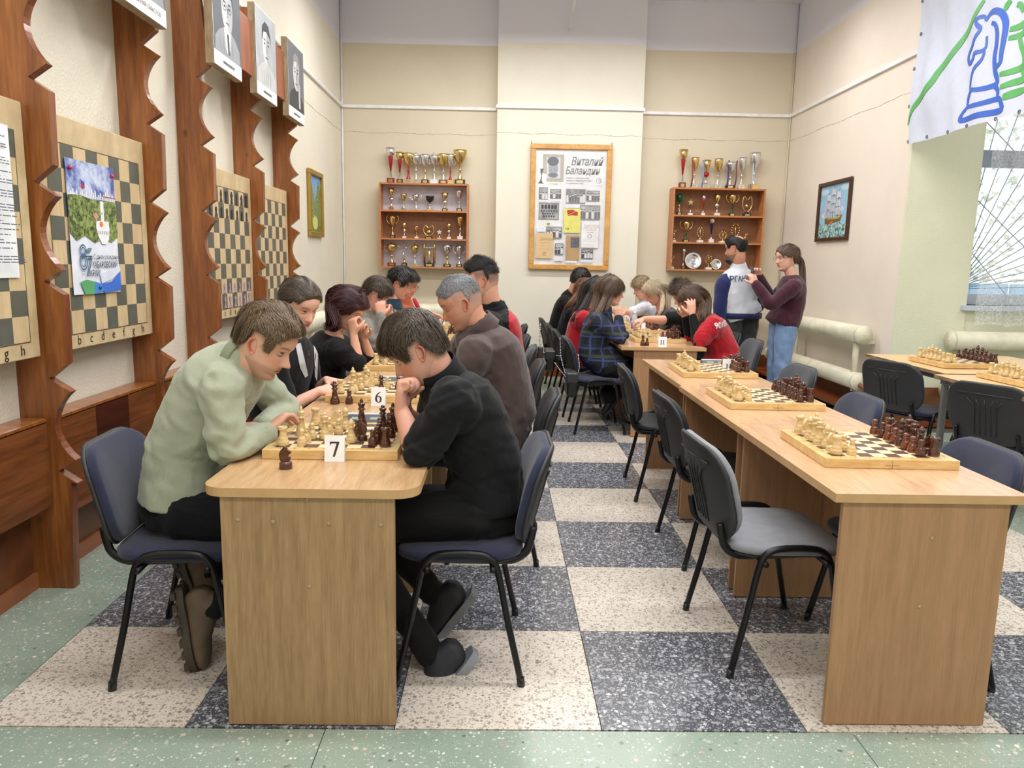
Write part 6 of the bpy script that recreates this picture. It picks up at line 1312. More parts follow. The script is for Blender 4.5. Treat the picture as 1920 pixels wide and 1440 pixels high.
# 1 man in sage green, front left
y = .5
w1, w2 = W(500, 811, .45), W(492, 799, .56)
S = sk(W(500, 641, .44), (.86, -.10, -.50), W(454, 668, .46), W(404, 732, .5), W(348, 842, .5), W(338, 945, .5), [W(416, 722, .33), W(468, 702, .69)], [W(424, 842, .29), W(541, 772, .76)], [w1, w2],
       dict(hip=[W(345, 962, .40), W(345, 950, .60)], knee=[(-1.0, .38, .50), (-1.0, .62, .50)], ank=[W(402, 1140, .36), W(402, 1068, .66)], shoes=[((.16, -.05, -.98), (1, .1, .1)), ((.25, .1, -.95), (1, .1, .2))]),
       [((w1, (.35, .80, .42), (.5, .0, -.85), (-.7, .4, .4)), dict(curl=.55, size=1.05, thumb=.3)), ((w2, (-.75, -.55, .1), (-.2, -.3, -.9), (0, .6, .2)), dict(curl=.6, size=1.0))])
root, HM = person('man in a sage green sweater leaning over board seven with crossed arms', S, dict(hd=2, hs=1.07, skin=(220, 176, 154), top=c_sage, bot=c_navyT, cuff=c_sageD, collar=(.014, c_sageD), loose=.011, cutb=.10, bd=1.06, bw=.98, ar=1.08, wr=.0036, nose=1.15, stubble=.4, brow=(96, 74, 56), boot=True, ssz=1.12, shoe=(m_boot, m_bsole),
    hairm=HB1, hair=dict(front=.066, top=.019, sidet=.007, n=7000, len=.026, mess=.2, lift=.003, wd=.0016, side=-.012, back=-.05, overear=.03), front=(1, 0, 0)))
# 2 man in black, front right
w1, w2 = W(752, 768, .36), W(768, 778, .62)
S = sk(W(779, 656, .47), (-.80, -.10, -.59), W(834, 712, .5), W(870, 775, .5), W(910, 866, .51), W(905, 948, .52), [W(852, 748, .30), W(822, 738, .68)], [W(784, 853, .30), W(806, 818, .74)], [w1, w2],
       dict(hip=[W(890, 965, .42), W(890, 955, .62)], knee=[(-.87, .40, .52), (-.87, .62, .52)], ank=[W(812, 1232, .34), W(818, 1118, .62)], shoes=[((-.64, -.12, -.76), (-.76, -.1, .64)), ((-.6, .05, -.8), (-.8, 0, .6))]),
       [((w1, (.02, .25, .97), (.9, -.1, .1), (.1, .8, .3)), dict(curl=1.35, size=1.08, thumb=1.0)), ((w2, (-.3, -.1, .9), (.9, 0, .2), (0, -1, 0)), dict(curl=1.2))])
root, HM = person('man in a black sweater resting his fist against his mouth at board seven', S, dict(hd=2, hs=1.06, skin=(214, 168, 148), top=c_blk, bot=c_blk2, collar=(.07, c_blk), loose=.009, cutb=.1, bd=1.1, bw=1.0, ar=1.08, sleeve=.46, wr=.0045, brow=(60, 46, 38), blush=.5, shoe=(m_snk, m_ssole), ssz=1.22, shin=1.0,
    hairm=HB3, hair=dict(front=.042, top=.021, sidet=.009, n=7000, len=.034, mess=.2, lift=.002, wd=.0016, side=-.012, overear=.026, back=-.06)))
bel = W(908, 928, .36); MB().box((bel[0]-.03, bel[1]-.004, bel[2]-.006), (bel[0]+.0, bel[1]+.01, bel[2]+.006), bev=.002).build('belt_clip', m_s, root)
# 3 woman with pinned hair
w1, w2 = W(598, 733, 1.42), W(612, 712, 1.75)
def LL(x, y, f=1, **k): return seat_legs(x, y, f, **k)
S = sk(W(563, 572, 1.5), (.74, -.55, -.42), W(545, 630, 1.55), W(532, 690, 1.57), W(520, 770, 1.6), (-1.42, 1.6, .57), [W(510, 672, 1.36), W(572, 662, 1.78)], [W(538, 768, 1.34), W(590, 740, 1.85)], [w1, w2], LL(-1.42, 1.6),
       [((w1, (1, .2, .0), (0, .5, -1), (.2, 1, 0)), dict(curl=1.05, thumb=.8, size=.96)), ((w2, (.9, -.3, -.1), (0, 0, -1), (0, -1, 0)), dict(curl=.6, size=.95))])
root, HM = person('woman with pinned back brown hair in a black vest over a grey tee', S, dict(hd=1, hs=1.04, skin=(230, 184, 164), top=c_blk, bot=c_navyT, sleeve=.4, bw=.92, ar=.9, nr=.05, lip=(178, 104, 100), nocol=True, loose=.010, topname='vest',
    hairm=HB3, hair=dict(front=.068, top=.012, sidet=.008, n=3000, len=.04, flow='back', mess=.1, lift=.001, side=.03, overear=.01, frontcurve=-.012, volb=.008)))
VEST = root
# 4 woman in mask
w1, w2 = W(663, 626, 2.44), W(682, 634, 2.70)
S = sk(W(655, 580, 2.58), (.80, -.22, -.56), W(624, 628, 2.6), W(610, 668, 2.6), W(603, 735, 2.62), (-1.44, 2.62, .57), [W(632, 656, 2.42), W(628, 642, 2.8)], [W(671, 684, 2.42), W(693, 672, 2.78)], [w1, w2], LL(-1.44, 2.62),
       [((w1, (-.12, .1, 1), (.6, .8, 0), (1, -.6, .2)), dict(curl=1.15, size=.95, thumb=.9)), ((w2, (0, -.2, 1), (-.3, -1, 0), (1, 0, 0)), dict(curl=1.1, size=.95))])
root, HM = person('woman with long dark red hair in a black top wearing a white mask', S, dict(hd=1, hs=1.06, skin=(228, 182, 158), top=c_blk2, bot=c_blk2, sleeve=.42, bw=.95, ar=.95, nr=.05, loose=.02, nocol=True, topname='blouse', brow=(50, 34, 34),
    hairm=HRd, hair=dict(front=.05, top=.018, sidet=.018, n=2600, len=.06, flow='back', mess=.1, lift=.001, side=-.01, overear=-.03, back=-.08, volb=.012, ln=60, lr=.007,
    locks=[([(1, (.03, -.03, .11)), (1, (-.05, -.075, .05)), (1, (-.08, -.08, -.02)), (0, W(632, 612, 2.45)), (0, W(610, 614, 2.5))], [.012, .018, .022, .02, .01], 1.0), ([(1, (.0, 0, .125)), (1, (-.09, -.03, .07)), (1, (-.12, -.03, 0)), (0, W(622, 606, 2.55)), (0, W(606, 612, 2.6))], [.02, .03, .03, .03, .015], 1.6), ([(1, (.05, -.02, .10)), (1, (.03, -.075, .04)), (1, (-.03, -.088, -.02)), (0, W(640, 612, 2.42))], [.01, .014, .016, .01], .8), ([(1, (.0, .03, .12)), (1, (-.08, .07, .05)), (1, (-.1, .06, -.04)), (0, W(622, 612, 2.72))], [.02, .02, .02, .01], .8)])))
mv, mf = ellipsoid((0, 0, 0), (.028, .042, .040)); Mk = HM @ Matrix.Translation((.066, 0, -.058)) @ Matrix.Rotation(.35, 4, 'Y'); npmesh('face_mask', np.array([tuple(Mk @ Vector(v)) for v in mv]), mf, m_white, root); MB().tube([HM @ Vector(p) for p in ((.06, -.045, -.04), (.02, -.066, -.02), (-.01, -.074, .01))], .0016, 5).build('mask_loop', m_white, root)
# 5 grey knit
w1, w2 = W(714, 592, 3.42), W(730, 602, 3.76)
S = sk(W(706, 553, 3.6), (.85, -.05, -.52), W(684, 593, 3.6), W(676, 625, 3.62), W(668, 668, 3.64), (-1.44, 3.65, .57), [W(686, 613, 3.42), W(690, 606, 3.8)], [W(706, 650, 3.40), W(736, 648, 3.82)], [w1, w2], LL(-1.44, 3.65),
       [((w1, (-.1, .2, 1), (-.2, 1, 0), (1, 0, 0)), dict(curl=.9, size=1.0)), ((w2, (-.1, -.1, 1), (-.2, -1, 0), (1, 0, 0)), dict(curl=.5))])
root, HM = person('person in a grey knit sweater pressing both hands to the forehead', S, dict(hd=1, hs=1.06, skin=(224, 174, 154), top=c_gryk, bot=c_navyT, collar=(.03, c_gryk), bw=.95, hairm=HB3, hair=dict(front=.04, top=.022, sidet=.014, n=2400, len=.04, mess=.35)))
# 6 glasses teal
w1, w2 = W(770, 618, 4.3), W(775, 612, 4.7)
S = sk(W(750, 533, 4.5), (.92, -.12, -.36), W(737, 574, 4.5), W(732, 600, 4.5), W(728, 640, 4.55), (-1.40, 4.6, .57), [W(733, 594, 4.32), W(740, 590, 4.68)], [W(745, 625, 4.25), W(755, 620, 4.75)], [w1, w2], LL(-1.4, 4.6), [((w1, (1, .2, 0), (0, 0, -1), (0, 1, 0)), dict(curl=.5))])
root, HM = person('dark haired man in glasses and a teal jacket farther down the left row', S, dict(hd=0, hs=1.12, skin=(222, 168, 146), top=c_teal, bot=c_navyT, collar=(.03, c_teal), hairm=HBk, hair=dict(front=.05, top=.028, sidet=.012, n=1200, len=.04, mess=.35))); glasses(HM, root, m_wire)
# 7 farthest, orange and red
w1, w2 = W(808, 588, 5.2), W(780, 606, 5.5)
S = sk(W(764, 533, 5.3), (.93, -.15, -.34), W(758, 570, 5.3), W(756, 592, 5.3), W(755, 625, 5.35), (-1.35, 5.45, .57), [W(757, 585, 5.12), W(762, 582, 5.48)], [W(781, 598, 5.15), W(768, 606, 5.6)], [w1, w2], LL(-1.35, 5.45), [((w1, (1, .1, -.2), (0, 0, -1), (0, 1, 0)), dict(curl=.5, size=1.05))])
root, HM = person('farthest player of the left row reaching over the board, orange top with red scarf', S, dict(hd=0, hs=1.1, skin=(220, 158, 136), top=c_org, bot=c_navyT, sleeve=.6, bw=.92, hairm=HBk, hair=dict(front=.055, top=.02, sidet=.014, n=900, len=.04))); glasses(HM, root, m_bk)
MB().tube(cr([W(776, 560, 5.05), W(783, 575, 5.02), W(788, 592, 5.05)], 4), [.02, .022, .024, .025, .026, .026, .026, .026, .024], 10, flat=.6).build('scarf', c_red, root)
# 8 grey haired man in brown
w1, w2 = W(812, 712, 1.5), W(800, 690, 1.75)
S = sk(W(863, 568, 1.58), (-.88, -.12, -.45), W(906, 618, 1.6), W(925, 678, 1.6), W(950, 770, 1.6), (-.36, 1.6, .58), [W(893, 662, 1.40), W(872, 648, 1.82)], [W(852, 735, 1.38), W(835, 705, 1.9)], [w1, w2], LL(-.36, 1.6, -1), [((w1, (-1, .2, -.1), (0, 0, -1), (0, 1, 0)), dict(curl=.5)), ((w2, (-1, -.2, -.1), (0, 0, -1), (0, -1, 0)), dict(curl=.5))])
root, HM = person('grey haired man with a short haircut in a brown zip jacket', S, dict(hd=1, hs=1.12, skin=(202, 152, 128), top=c_brn, bot=c_navyT, collar=(.055, c_brn), loose=.016, hem=.10, bd=1.2, bw=1.1, ar=1.15, wr=.004, brow=(90, 78, 70), stubble=.22, stubc=(120, 108, 104), fade=(150, 130, 122), fz0=.0, fz1=.05,
    hairm=HGy, hair=dict(front=.066, top=.008, sidet=.001, n=7000, len=.010, mess=.6, lift=.002, overear=.045, side=.04, back=.0, wd=.0012)))
# 9 faded haircut, black and red
w1, w2 = W(868, 650, 2.5), W(860, 640, 2.9)
S = sk(W(903, 526, 2.68), (-.97, .0, -.24), W(926, 582, 2.7), W(936, 622, 2.7), W(948, 690, 2.72), (-.42, 2.72, .58), [W(920, 606, 2.50), W(908, 600, 2.92)], [W(895, 668, 2.45), W(880, 660, 2.98)], [w1, w2], LL(-.42, 2.72, -1), [((w1, (-1, .2, 0), (0, 0, -1), (0, 1, 0)), dict(curl=.5))])
root, HM = person('man with a faded haircut in a black jacket with a red back', S, dict(hd=1, hs=1.12, skin=(212, 164, 142), top=c_blk2, bot=c_navyT, collar=(.035, c_blk), bd=1.05, bw=.98, loose=.016, hem=.06, paint=(c_red, lambda c: (c[:, 0]-np.interp(c[:, 2], [.6, .95, 1.15, 1.3], [-.30, -.28, -.29, -.33])) > .01), fade=(100, 84, 76), fz0=-.01, fz1=.04, stubble=.15,
    hairm=HBk, hair=dict(front=.072, top=.014, sidet=.002, n=3600, len=.02, flow='spiky', mess=.35, overear=.05, side=.05, back=.01)))
# far group, facing right
w1, w2 = W(1160, 597, 4.3), W(1172, 628, 4.55)
lg = LL(.60, 4.42, 1, kx=.42); lg['ank'] = [W(1185, 778, 4.12), W(1142, 740, 4.4)]; lg['knee'] = [W(1205, 704, 4.25), W(1200, 700, 4.52)]; lg['shoes'] = [((.9, -.3, -.25), (.2, 0, 1)), ((-.5, 0, -.6), (-.4, 0, .6))]
S = sk(W(1147, 546, 4.42), (.99, -.08, -.12), W(1132, 583, 4.42), W(1120, 615, 4.42), W(1108, 660, 4.42), (.60, 4.42, .58), [W(1122, 602, 4.24), W(1130, 598, 4.6)], [W(1164, 638, 4.24), W(1160, 632, 4.64)], [w1, w2], lg, [((w1, (-.15, .1, 1), (.3, 1, 0), (1, -.2, 0)), dict(curl=1.3, size=.98))])
root, HM = person('girl in a blue plaid shirt with long brown hair and a fringe, chin on fist', S, dict(hd=1, hs=1.06, skin=(228, 180, 158), top=c_plaid, bot=c_blk2, collar=(.03, c_plaid), bw=.92, ar=.95, nr=.05, hem=.14, loose=.014, shin=1.9, shoe=(m_bk, m_bk), topname='shirt', botname='wide_trousers',
    hairm=HLb, hair=dict(front=.022, top=.016, sidet=.016, n=2600, len=.06, flow='down', mess=.08, lift=.001, side=-.03, overear=-.03, back=-.09, ln=70, lr=.006,
    locks=[([(1, (.0, -.02, .12)), (1, (-.04, -.082, .03)), (1, (-.05, -.085, -.06)), (0, W(1120, 590, 4.25)), (0, W(1098, 618, 4.24))], [.012, .014, .018, .022, .008], 1.4), ([(1, (-.03, 0, .12)), (1, (-.11, -.02, .04)), (1, (-.11, -.02, -.06)), (0, W(1112, 588, 4.35)), (0, W(1095, 612, 4.35))], [.02, .03, .03, .025, .01], 1.6), ([(1, (.02, -.03, .11)), (1, (.012, -.08, .03)), (1, (.0, -.08, -.05)), (0, W(1134, 590, 4.24))], [.008, .01, .01, .008], .8)])))
w1 = W(1150, 620, 5.0); w2 = W(1155, 615, 5.3)
S = sk(W(1118, 546, 5.1), (.96, .1, -.25), W(1105, 580, 5.1), W(1094, 608, 5.1), W(1082, 642, 5.1), (.50, 5.1, .58), [W(1092, 596, 4.92), W(1102, 593, 5.28)], [W(1120, 630, 4.92), W(1130, 622, 5.34)], [w1, w2], LL(.5, 5.1))
root, HM = person('long haired girl in a red T-shirt behind the girl in plaid', S, dict(hd=1, hs=1.06, skin=(224, 176, 156), top=c_red, bot=c_blk2, sleeve=.45, bw=.9, ar=.95, nr=.05, nocol=True, loose=.02, topname='t_shirt', hem=.08,
    hairm=HB2, hair=dict(front=.04, top=.016, sidet=.016, n=1200, len=.06, flow='down', mess=.08, side=-.03, overear=-.03, back=-.09, ln=60, lr=.008,
    locks=[([(1, (.0, -.02, .12)), (1, (-.05, -.085, .02)), (1, (-.07, -.085, -.06)), (0, W(1092, 580, 4.95)), (0, W(1066, 606, 4.92))], [.014, .018, .022, .026, .008], 1.4), ([(1, (-.03, 0, .12)), (1, (-.11, -.02, .03)), (1, (-.12, -.02, -.06)), (0, W(1086, 575, 5.05)), (0, W(1068, 598, 5.05))], [.02, .03, .03, .028, .01], 1.5)])))
w1 = W(1135, 605, 5.7)
S = sk(W(1097, 546, 5.75), (.94, .1, -.3), W(1085, 573, 5.78), W(1075, 595, 5.8), W(1064, 628, 5.8), (.46, 5.8, .58), [W(1073, 586, 5.6), W(1080, 584, 5.96)], [W(1100, 612, 5.6), W(1110, 610, 6.0)], [w1, W(1140, 602, 5.95)], LL(.46, 5.8))
root, HM = person('woman with auburn hair and a black top, second from the pillar end', S, dict(hd=0, hs=1.06, skin=(222, 170, 146), top=c_blk, bot=c_blk2, bw=.92, ar=.95, nr=.05,
    hairm=HOr, hair=dict(front=.045, top=.018, sidet=.016, n=700, len=.06, flow='down', mess=.1, side=-.02, overear=-.03, back=-.09, ln=30, lr=.010,
    locks=[([(1, (.0, -.02, .12)), (1, (-.06, -.08, .02)), (1, (-.08, -.08, -.06)), (0, W(1068, 570, 5.62)), (0, W(1056, 582, 5.62))], [.014, .02, .022, .022, .008], 1.4)])))
w1 = W(1120, 596, 6.4)
S = sk(W(1088, 526, 6.45), (.93, .05, -.36), W(1071, 554, 6.5), W(1060, 578, 6.52), W(1047, 615, 6.55), (.40, 6.58, .58), [W(1058, 566, 6.32), W(1066, 562, 6.7)], [W(1075, 605, 6.3), W(1090, 602, 6.75)], [w1, W(1125, 594, 6.7)], LL(.40, 6.58))
root, HM = person('short haired man in black, last of the far group by the pillar', S, dict(hd=0, hs=1.1, skin=(214, 162, 138), top=c_blk2, bot=c_blk2, bw=1.0, hairm=HBk, hair=dict(front=.05, top=.02, sidet=.01, n=900, len=.03)))
# far group, facing left
w1, w2 = W(1298, 590, 4.3), W(1284, 594, 4.62)
S = sk(W(1297, 562, 4.45), (-.84, -.15, -.5), W(1322, 598, 4.45), W(1338, 625, 4.45), W(1356, 660, 4.45), (1.62, 4.44, .58), [W(1336, 610, 4.24), W(1326, 604, 4.64)], [W(1310, 642, 4.22), W(1296, 636, 4.66)], [w1, w2], LL(1.62, 4.44, -1), [((w1, (-.12, .1, 1), (-.2, 1, 0), (-1, 0, 0)), dict(curl=.35, size=1.0, fingers=[.7, .5, .35, .2])), ((w2, (-.1, 0, 1), (0, -1, 0), (-1, 0, 0)), dict(curl=.6))])
root, HM = person('person in a red T-shirt over black sleeves, hand raised to long hair', S, dict(hd=1, hs=1.06, skin=(226, 180, 158), top=c_red, bot=c_blk2, sleeve=.44, bw=1.0, nr=.05, loose=.026, hem=.10, wr=.006, nocol=True, topname='t_shirt',
    hairm=HLb, hair=dict(front=.03, top=.016, sidet=.018, n=2400, len=.06, flow='down', mess=.1, side=-.05, overear=-.03, back=-.09, ln=64, lr=.006,
    locks=[([(1, (.02, -.0, .12)), (1, (.0, .082, .04)), (1, (-.03, .09, -.05)), (0, W(1316, 592, 4.27)), (0, W(1316, 606, 4.26))], [.014, .022, .024, .024, .01], 1.6), ([(1, (-.02, .02, .12)), (1, (-.08, .06, .04)), (1, (-.1, .05, -.05)), (0, W(1326, 590, 4.35)), (0, W(1322, 604, 4.32))], [.02, .028, .03, .026, .012], 1.6), ([(1, (.05, .02, .1)), (1, (.04, .076, .04)), (1, (.01, .08, -.02))], [.01, .012, .008], .8)])))
arms = [capsule([S['sh'][i], Vector(S['sh'][i]).lerp(Vector(S['el'][i]), .6), S['el'][i], Vector(S['el'][i]).lerp(Vector(S['wr'][i]), .5), Vector(S['el'][i]).lerp(Vector(S['wr'][i]), .93)], [.058, .054, .052, .045, .034]) for i in (0, 1)]
[npmesh('long_sleeve', *q_) for q_ in [(lambda r: (wrinkle(r[0], r[1], .003, 50, 3), r[2], c_blk, root))(remesh([a_], .007, 2)) for a_ in arms]]
SH_E1 = root
w1, w2 = W(1207, 598, 4.8), W(1252, 622, 4.9)
S = sk(W(1281, 554, 5.12), (-.86, .05, -.48), W(1300, 588, 5.15), W(1312, 612, 5.15), W(1328, 650, 5.15), (1.58, 5.15, .58), [W(1284, 594, 4.96), W(1296, 598, 5.34)], [W(1244, 600, 4.86), W(1272, 628, 5.25)], [w1, w2], LL(1.58, 5.15, -1), [((w1, (-.8, .0, -.3), (0, .2, -1), (-.3, -.3, -.6)), dict(curl=.75, size=1.0)), ((w2, (-1, 0, -.2), (0, 0, -1), (0, -1, 0)), dict(curl=.5))])
root, HM = person('man with messy hair in a black T-shirt reaching across to move a piece', S, dict(hd=1, hs=1.08, skin=(224, 174, 150), top=c_blk2, bot=c_blk2, sleeve=.4, ar=1.05, stubble=.25, topname='t_shirt', hairm=HB3, hair=dict(front=.045, top=.026, sidet=.018, n=1800, len=.045, flow='spiky', mess=.7, lift=.006, side=-.02)))
w1, w2 = W(1200, 612, 5.7), W(1205, 608, 6.0)
S = sk(W(1226, 549, 5.82), (-.84, -.1, -.5), W(1242, 580, 5.85), W(1252, 600, 5.85), W(1266, 635, 5.85), (1.55, 5.85, .58), [W(1249, 592, 5.66), W(1245, 588, 6.04)], [W(1232, 622, 5.62), W(1228, 616, 6.1)], [w1, w2], LL(1.55, 5.85, -1), [((w1, (-1, 0, 0), (0, 0, -1), (0, 1, 0)), dict(curl=.5))])
root, HM = person('blonde woman with glasses in a dark mauve top looking down', S, dict(hd=1, hs=1.08, skin=(226, 172, 150), top=c_mau, bot=c_blk2, sleeve=.6, bw=.98, loose=.016, nocol=True, hairm=HBl, topname='blouse', hair=dict(front=.055, top=.018, sidet=.016, n=1800, len=.06, flow='down', mess=.1, side=-.01, overear=-.0, back=-.09, ln=70, lr=.006,
    locks=[([(1, (.02, .0, .12)), (1, (-.01, .082, .04)), (1, (-.04, .09, -.05)), (0, W(1240, 582, 5.62)), (0, W(1226, 600, 5.6))], [.012, .014, .016, .014, .006], .9), ([(1, (-.03, .0, .12)), (1, (-.09, .06, .04)), (1, (-.12, .05, -.04)), (0, W(1252, 578, 5.75)), (0, W(1262, 598, 5.72))], [.02, .024, .026, .022, .01], 1.4)]))); glasses(HM, root, m_wire)
w1, w2 = W(1160, 583, 6.2), W(1175, 600, 6.6)
S = sk(W(1203, 540, 6.45), (-.93, -.05, -.32), W(1211, 566, 6.5), W(1216, 584, 6.5), W(1226, 615, 6.55), (1.5, 6.55, .58), [W(1206, 578, 6.32), W(1214, 574, 6.7)], [W(1186, 586, 6.25), W(1195, 602, 6.75)], [w1, w2], LL(1.5, 6.55, -1), [((w1, (-1, 0, -.1), (0, 0, -1), (0, 1, 0)), dict(curl=.5))])
root, HM = person('blond boy in a white shirt at the far end of the group', S, dict(hd=0, hs=1.06, skin=(228, 178, 156), top=c_wht, bot=c_blk2, sleeve=.5, bw=.92, collar=(.03, c_wht), topname='shirt', hairm=HSa, hair=dict(front=.035, top=.022, sidet=.014, n=900, len=.045)))
# standing man in raglan
def stand(x, y, z=.9, f=(1, 0), sp=.09, lat=(1, 0)):
    lx, ly = lat; return dict(hip=[(x-lx*sp, y-ly*sp, z), (x+lx*sp, y+ly*sp, z)], knee=[(x-lx*sp*1.1+f[0]*.02, y-ly*sp*1.1+f[1]*.02, .5), (x+lx*sp*1.1+f[0]*.02, y+ly*sp*1.1+f[1]*.02, .5)], ank=[(x-lx*sp*1.2, y-ly*sp*1.2, .10), (x+lx*sp*1.2, y+ly*sp*1.2, .10)], shoes=[((f[0], f[1], 0), (0, 0, 1))]*2)
px_ = WY(1386, 605, 5.5); w1, w2 = W(1352, 625, 5.4), W(1412, 585, 5.85)
S = sk(W(1379, 466, 5.5), (-.82, .55, -.18), W(1385, 503, 5.52), W(1384, 530, 5.52), W(1384, 572, 5.5), (px_.x, 5.5, .985), [W(1358, 531, 5.46), W(1409, 529, 5.60)], [W(1350, 578, 5.42), W(1421, 572, 5.68)], [w1, w2], stand(px_.x, 5.5, .92, (-.5, .85), .1, (.95, .3)), [((w1, (0, .1, -1), (1, 0, 0), (0, 1, 0)), dict(curl=.4)), ((w2, (-.7, .5, .3), (0, 0, -1), (0, -1, 0)), dict(curl=.5))])
root, HM = person('balding bearded man standing in a white raglan sweatshirt with navy sleeves', S, dict(hd=1, hs=1.1, skin=(208, 156, 132), top=c_wht, bot=c_gtr, bw=1.12, bd=1.1, loose=.02, hem=.06, collar=(.018, c_navs), sleeve=.12, stubble=.55, stubc=(60, 46, 42), topname='sweatshirt',
    hairm=HBk, hair=dict(front=.062, top=.012, sidet=.010, n=2600, len=.014, mess=.3, bald=True, back=-.055, side=.0, overear=.02), pl=.014)); RAG = root
arms = [capsule([Vector(S['neck']).lerp(Vector(S['sh'][i]), .5)+Vector((0, 0, -.005)), S['sh'][i], Vector(S['sh'][i]).lerp(Vector(S['el'][i]), .5), S['el'][i], Vector(S['el'][i]).lerp(Vector(S['wr'][i]), .5), S['wr'][i]], [.052, .086, .078, .070, .060, .044]) for i in (0, 1)]
aV, aN, aF = remesh(arms, .008, 3); npmesh('raglan_sleeves', wrinkle(aV, aN, .004, 40, 8), aF, c_navs, root)
lt = Vector((.95, .3, 0)); pl_ = Vector(S['pelvis'])-Vector((0, 0, .07)); v_, f_ = loft([(pl_, lt, .222, .168), (pl_+Vector((0, 0, .055)), lt, .226, .172)], 36, .0); MB().add(v_, f_, 0, True).build('waistband', c_navs, root)
MB().tube([HM @ Vector(p) for p in ((.055, 0, -.085), (.07, 0, -.105), (.062, 0, -.135))], [.045, .042, .012], 12).build('beard', HBk, root)
# standing woman
px_ = WY(1468, 618, 5.2); w1, w2 = W(1417, 533, 5.08), W(1424, 520, 5.28)
S = sk(W(1474, 484, 5.2), (-.98, -.08, -.1), W(1484, 518, 5.2), W(1484, 546, 5.2), W(1478, 585, 5.2), (px_.x, 5.2, .93), [W(1488, 538, 5.03), W(1480, 535, 5.38)], [W(1446, 572, 4.98), W(1446, 562, 5.42)], [w1, w2], stand(px_.x, 5.2, .87, (-1, 0), .085, (0, 1)), [((w1, (-.35, .25, .9), (-.3, .9, 0), (-.8, 0, .3)), dict(curl=.7, size=1.0)), ((w2, (-.4, -.3, .85), (-.5, -.8, 0), (-.8, 0, .3)), dict(curl=.7, size=1.0))])
root, HM = person('woman standing in a burgundy sweater and light blue jeans taking a photo', S, dict(hd=1, hs=1.06, skin=(228, 182, 164), top=c_bur, bot=c_jean, bw=.95, nr=.048, loose=.02, nocol=True, hem=.07, pl=.02, shin=1.3, botname='jeans',
    hairm=HLb, hair=dict(front=.06, top=.012, sidet=.012, n=2200, len=.05, flow='back', mess=.08, lift=.001, side=.02, overear=.005, volb=.01, frontcurve=-.02, ln=60, lr=.005,
    locks=[([(1, (-.10, 0, .0)), (1, (-.135, 0, -.02)), (1, (-.15, 0, -.10)), (0, W(1505, 545, 5.15)), (0, W(1500, 568, 5.15))], [.008, .014, .022, .022, .006], 1.6)]))); glasses(HM, root, m_wire)
MB().tube([HM @ Vector((-.112+.0*a, .022*math.cos(a), -.006+.022*math.sin(a))) for a in [2*pi*k/16 for k in range(16)]], .011, 8, closed=True).build('hair_tie', m_white, root)
ph = Vector(W(1411, 514, 5.15)); t = tag(MB().box((-.005, -.036, -.075), (.005, .036, .075), 0, Matrix.Translation(ph) @ Matrix.Rotation(-.25, 4, 'Y') @ Matrix.Rotation(.5, 4, 'X'), bev=.003).build('phone', m_bk), 'small dark phone held up by the woman in burgundy', 'phone')
# lettering wrapped on the garments
def wrap_text(root, child, txt, size, origin, ux, uy, m, name, sx=1, d=.35):
    o = [c for c in root.children if c.name.split('.')[0] == child][0]; me = o.data; bvh = BVHTree.FromPolygons([v.co.copy() for v in me.vertices], [tuple(p.vertices) for p in me.polygons])
    cu = bpy.data.curves.new('t', 'FONT'); cu.body = txt; cu.size = size; cu.align_x = 'CENTER'; cu.offset = size*.02; ob = bpy.data.objects.new('t', cu); tm_ = bpy.data.meshes.new_from_object(ob); bm = bmesh.new(); bm.from_mesh(tm_)
    bmesh.ops.triangulate(bm, faces=bm.faces); bmesh.ops.subdivide_edges(bm, edges=[e for e in bm.edges if e.calc_length() > size*.3], cuts=2, use_grid_fill=True)
    ux, uy = Vector(ux).normalized(), Vector(uy).normalized(); n = ux.cross(uy); org = Vector(origin)
    for v in bm.verts:
        p = org+ux*v.co.x*sx+uy*v.co.y+n*d; h = bvh.ray_cast(p, -n, d*2.2); v.tag = h[0] is None; v.co = (h[0]+n*.003) if h[0] is not None else p
    bmesh.ops.delete(bm, geom=[v for v in bm.verts if v.tag], context='VERTS')
    bm.to_mesh(tm_); bm.free(); tm_.materials.clear(); tm_.materials.append(m); t = bpy.data.objects.new(name, tm_); C.objects.link(t); t.parent = root; bpy.data.objects.remove(ob)
wrap_text(RAG, 'sweatshirt', 'ОРГАНИЗАТОР', .075, W(1398, 527, 5.4), (.95, .3, .04), (0, 0, 1), plain('letter_navy', (50, 62, 96), .6), 'lettering', .72)
wrap_text(SH_E1, 't_shirt', '90 лет', .07, W(1347, 612, 4.3), (.95, .2, .12), (-.12, 0, 1), m_white, 'lettering')

def wrap_poly(root, child, pts, y, m, name, off=.003):
    o = [c for c in root.children if c.name.split('.')[0] == child][0]; me = o.data; bvh = BVHTree.FromPolygons([v.co.copy() for v in me.vertices], [tuple(p.vertices) for p in me.polygons])
    bm = bmesh.new(); P = [Vector(W(u, v, y)) for u, v in pts]; f = bm.faces.new([bm.verts.new(p) for p in P]); bmesh.ops.triangulate(bm, faces=bm.faces)
    for _ in range(4): bmesh.ops.subdivide_edges(bm, edges=[e for e in bm.edges if e.calc_length() > .012], cuts=1, use_grid_fill=True)
    bmesh.ops.triangulate(bm, faces=bm.faces)
    for v in bm.verts:
        d = (v.co-CAMP).normalized(); h = bvh.ray_cast(v.co-d*.6, d, 1.2); v.tag = h[0] is None
        if h[0] is not None: v.co = h[0]+h[1]*off*(1 if h[1].dot(d) < 0 else -1)
    bmesh.ops.delete(bm, geom=[v for v in bm.verts if v.tag], context='VERTS'); mm = bpy.data.meshes.new(name); bm.to_mesh(mm); bm.free(); mm.materials.append(m); t = bpy.data.objects.new(name, mm); C.objects.link(t); t.parent = root
gt = fabric('grey_tee', (206, 208, 214), 500, .0003)
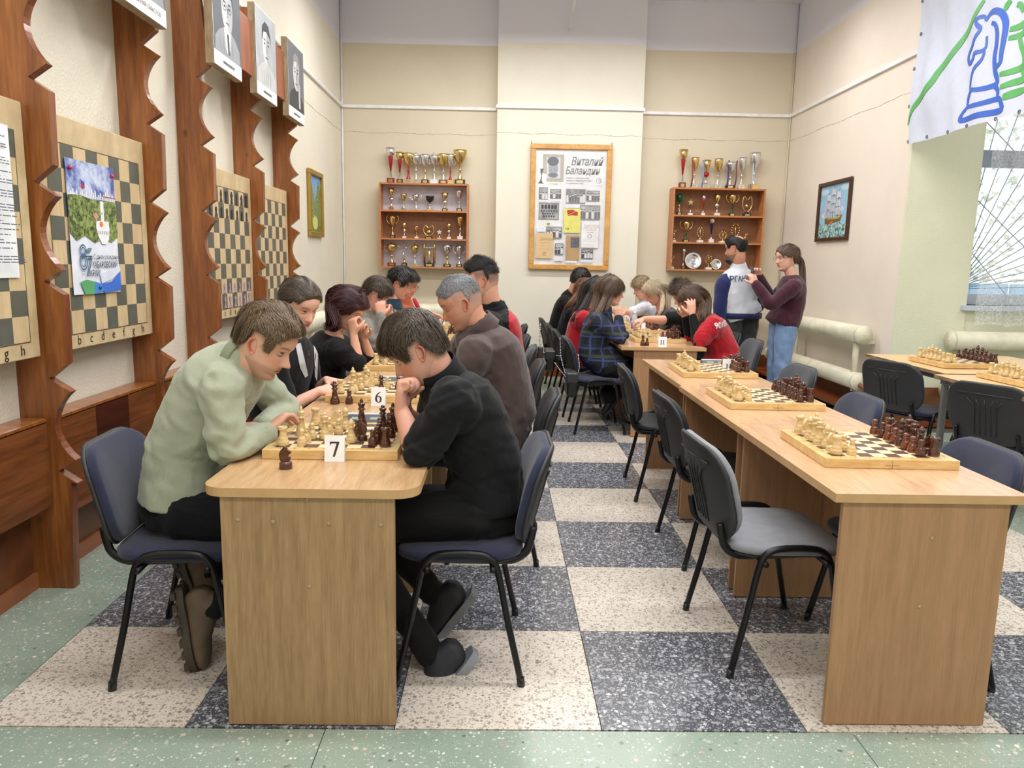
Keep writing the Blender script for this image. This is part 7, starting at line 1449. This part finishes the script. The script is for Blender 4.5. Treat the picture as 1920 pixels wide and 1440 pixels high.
wrap_poly(VEST, 'vest', [(553, 646), (563, 643), (577, 704), (571, 708), (562, 690)], 1.5, gt, 'tee_front'); wrap_poly(VEST, 'vest', [(587, 640), (596, 640), (594, 716), (590, 706)], 1.5, gt, 'tee_front')
wrap_poly(VEST, 'vest', [(577+a_*9, 667-b_*11) for a_, b_ in sil['knight']], 1.45, m_s, 'brooch', .006)
# bags on the far chairs
m_chain = plain('chain_steel', (190, 190, 196), .25, .9); m_bag = plain('black_leather', (24, 24, 28), .4, bumpd=.0005, bscale=200)
def bag(p, lb, s=1, strap=()):
    t = thing('handbag', lb, 'bag', tuple(p)); MB().box((-.04*s, -.13*s, -.11*s), (.04*s, .13*s, .08*s), bev=.022).build('bag_body', m_bag, t)
    MB().box((-.046*s, -.132*s, .0), (.046*s, .132*s, .086*s), bev=.012).build('flap', m_shell, t); MB().box((-.05*s, -.02, -.01), (-.044*s, .02, .012)).build('clasp', m_chain, t)
    for pts in strap:
        P = cr([Vector(q)-Vector(p) for q in pts], 8); mb = MB()
        for k in range(len(P)-1): a, b_ = P[k], P[k+1]; mb.tube([a, b_], .0045 if k % 2 else .003, 5)
        mb.build('chain', m_chain, t)
    return t
p1 = W(1030, 672, 4.75); bag(p1, 'black handbag on a chain hanging from the second far chair', 1, [(W(1014, 606, 4.75), W(1012, 640, 4.72), W(1016, 660, 4.7)), (W(1016, 660, 4.7), W(1030, 664, 4.7), W(1052, 668, 4.72))])
p2 = W(1070, 715, 4.1); bag(p2, 'black handbag with metal clasps hanging from the plaid girl chair', 1.05, [(W(1050, 632, 4.1), W(1052, 670, 4.06), W(1060, 700, 4.02)), (W(1084, 664, 4.05), W(1086, 690, 4.0), W(1078, 715, 4.0)), (W(1040, 680, 4.06), W(1055, 700, 4.02), W(1072, 716, 4.0))])
tag(MB().tube(cr([W(1014, 650, 3.62), W(1010, 690, 3.6), W(1009, 740, 3.6), W(1008, 790, 3.6)], 6), .022, 8, flat=.2).build('bag_strap', m_bag), 'long flat black strap hanging down behind the brown jacket', 'strap')
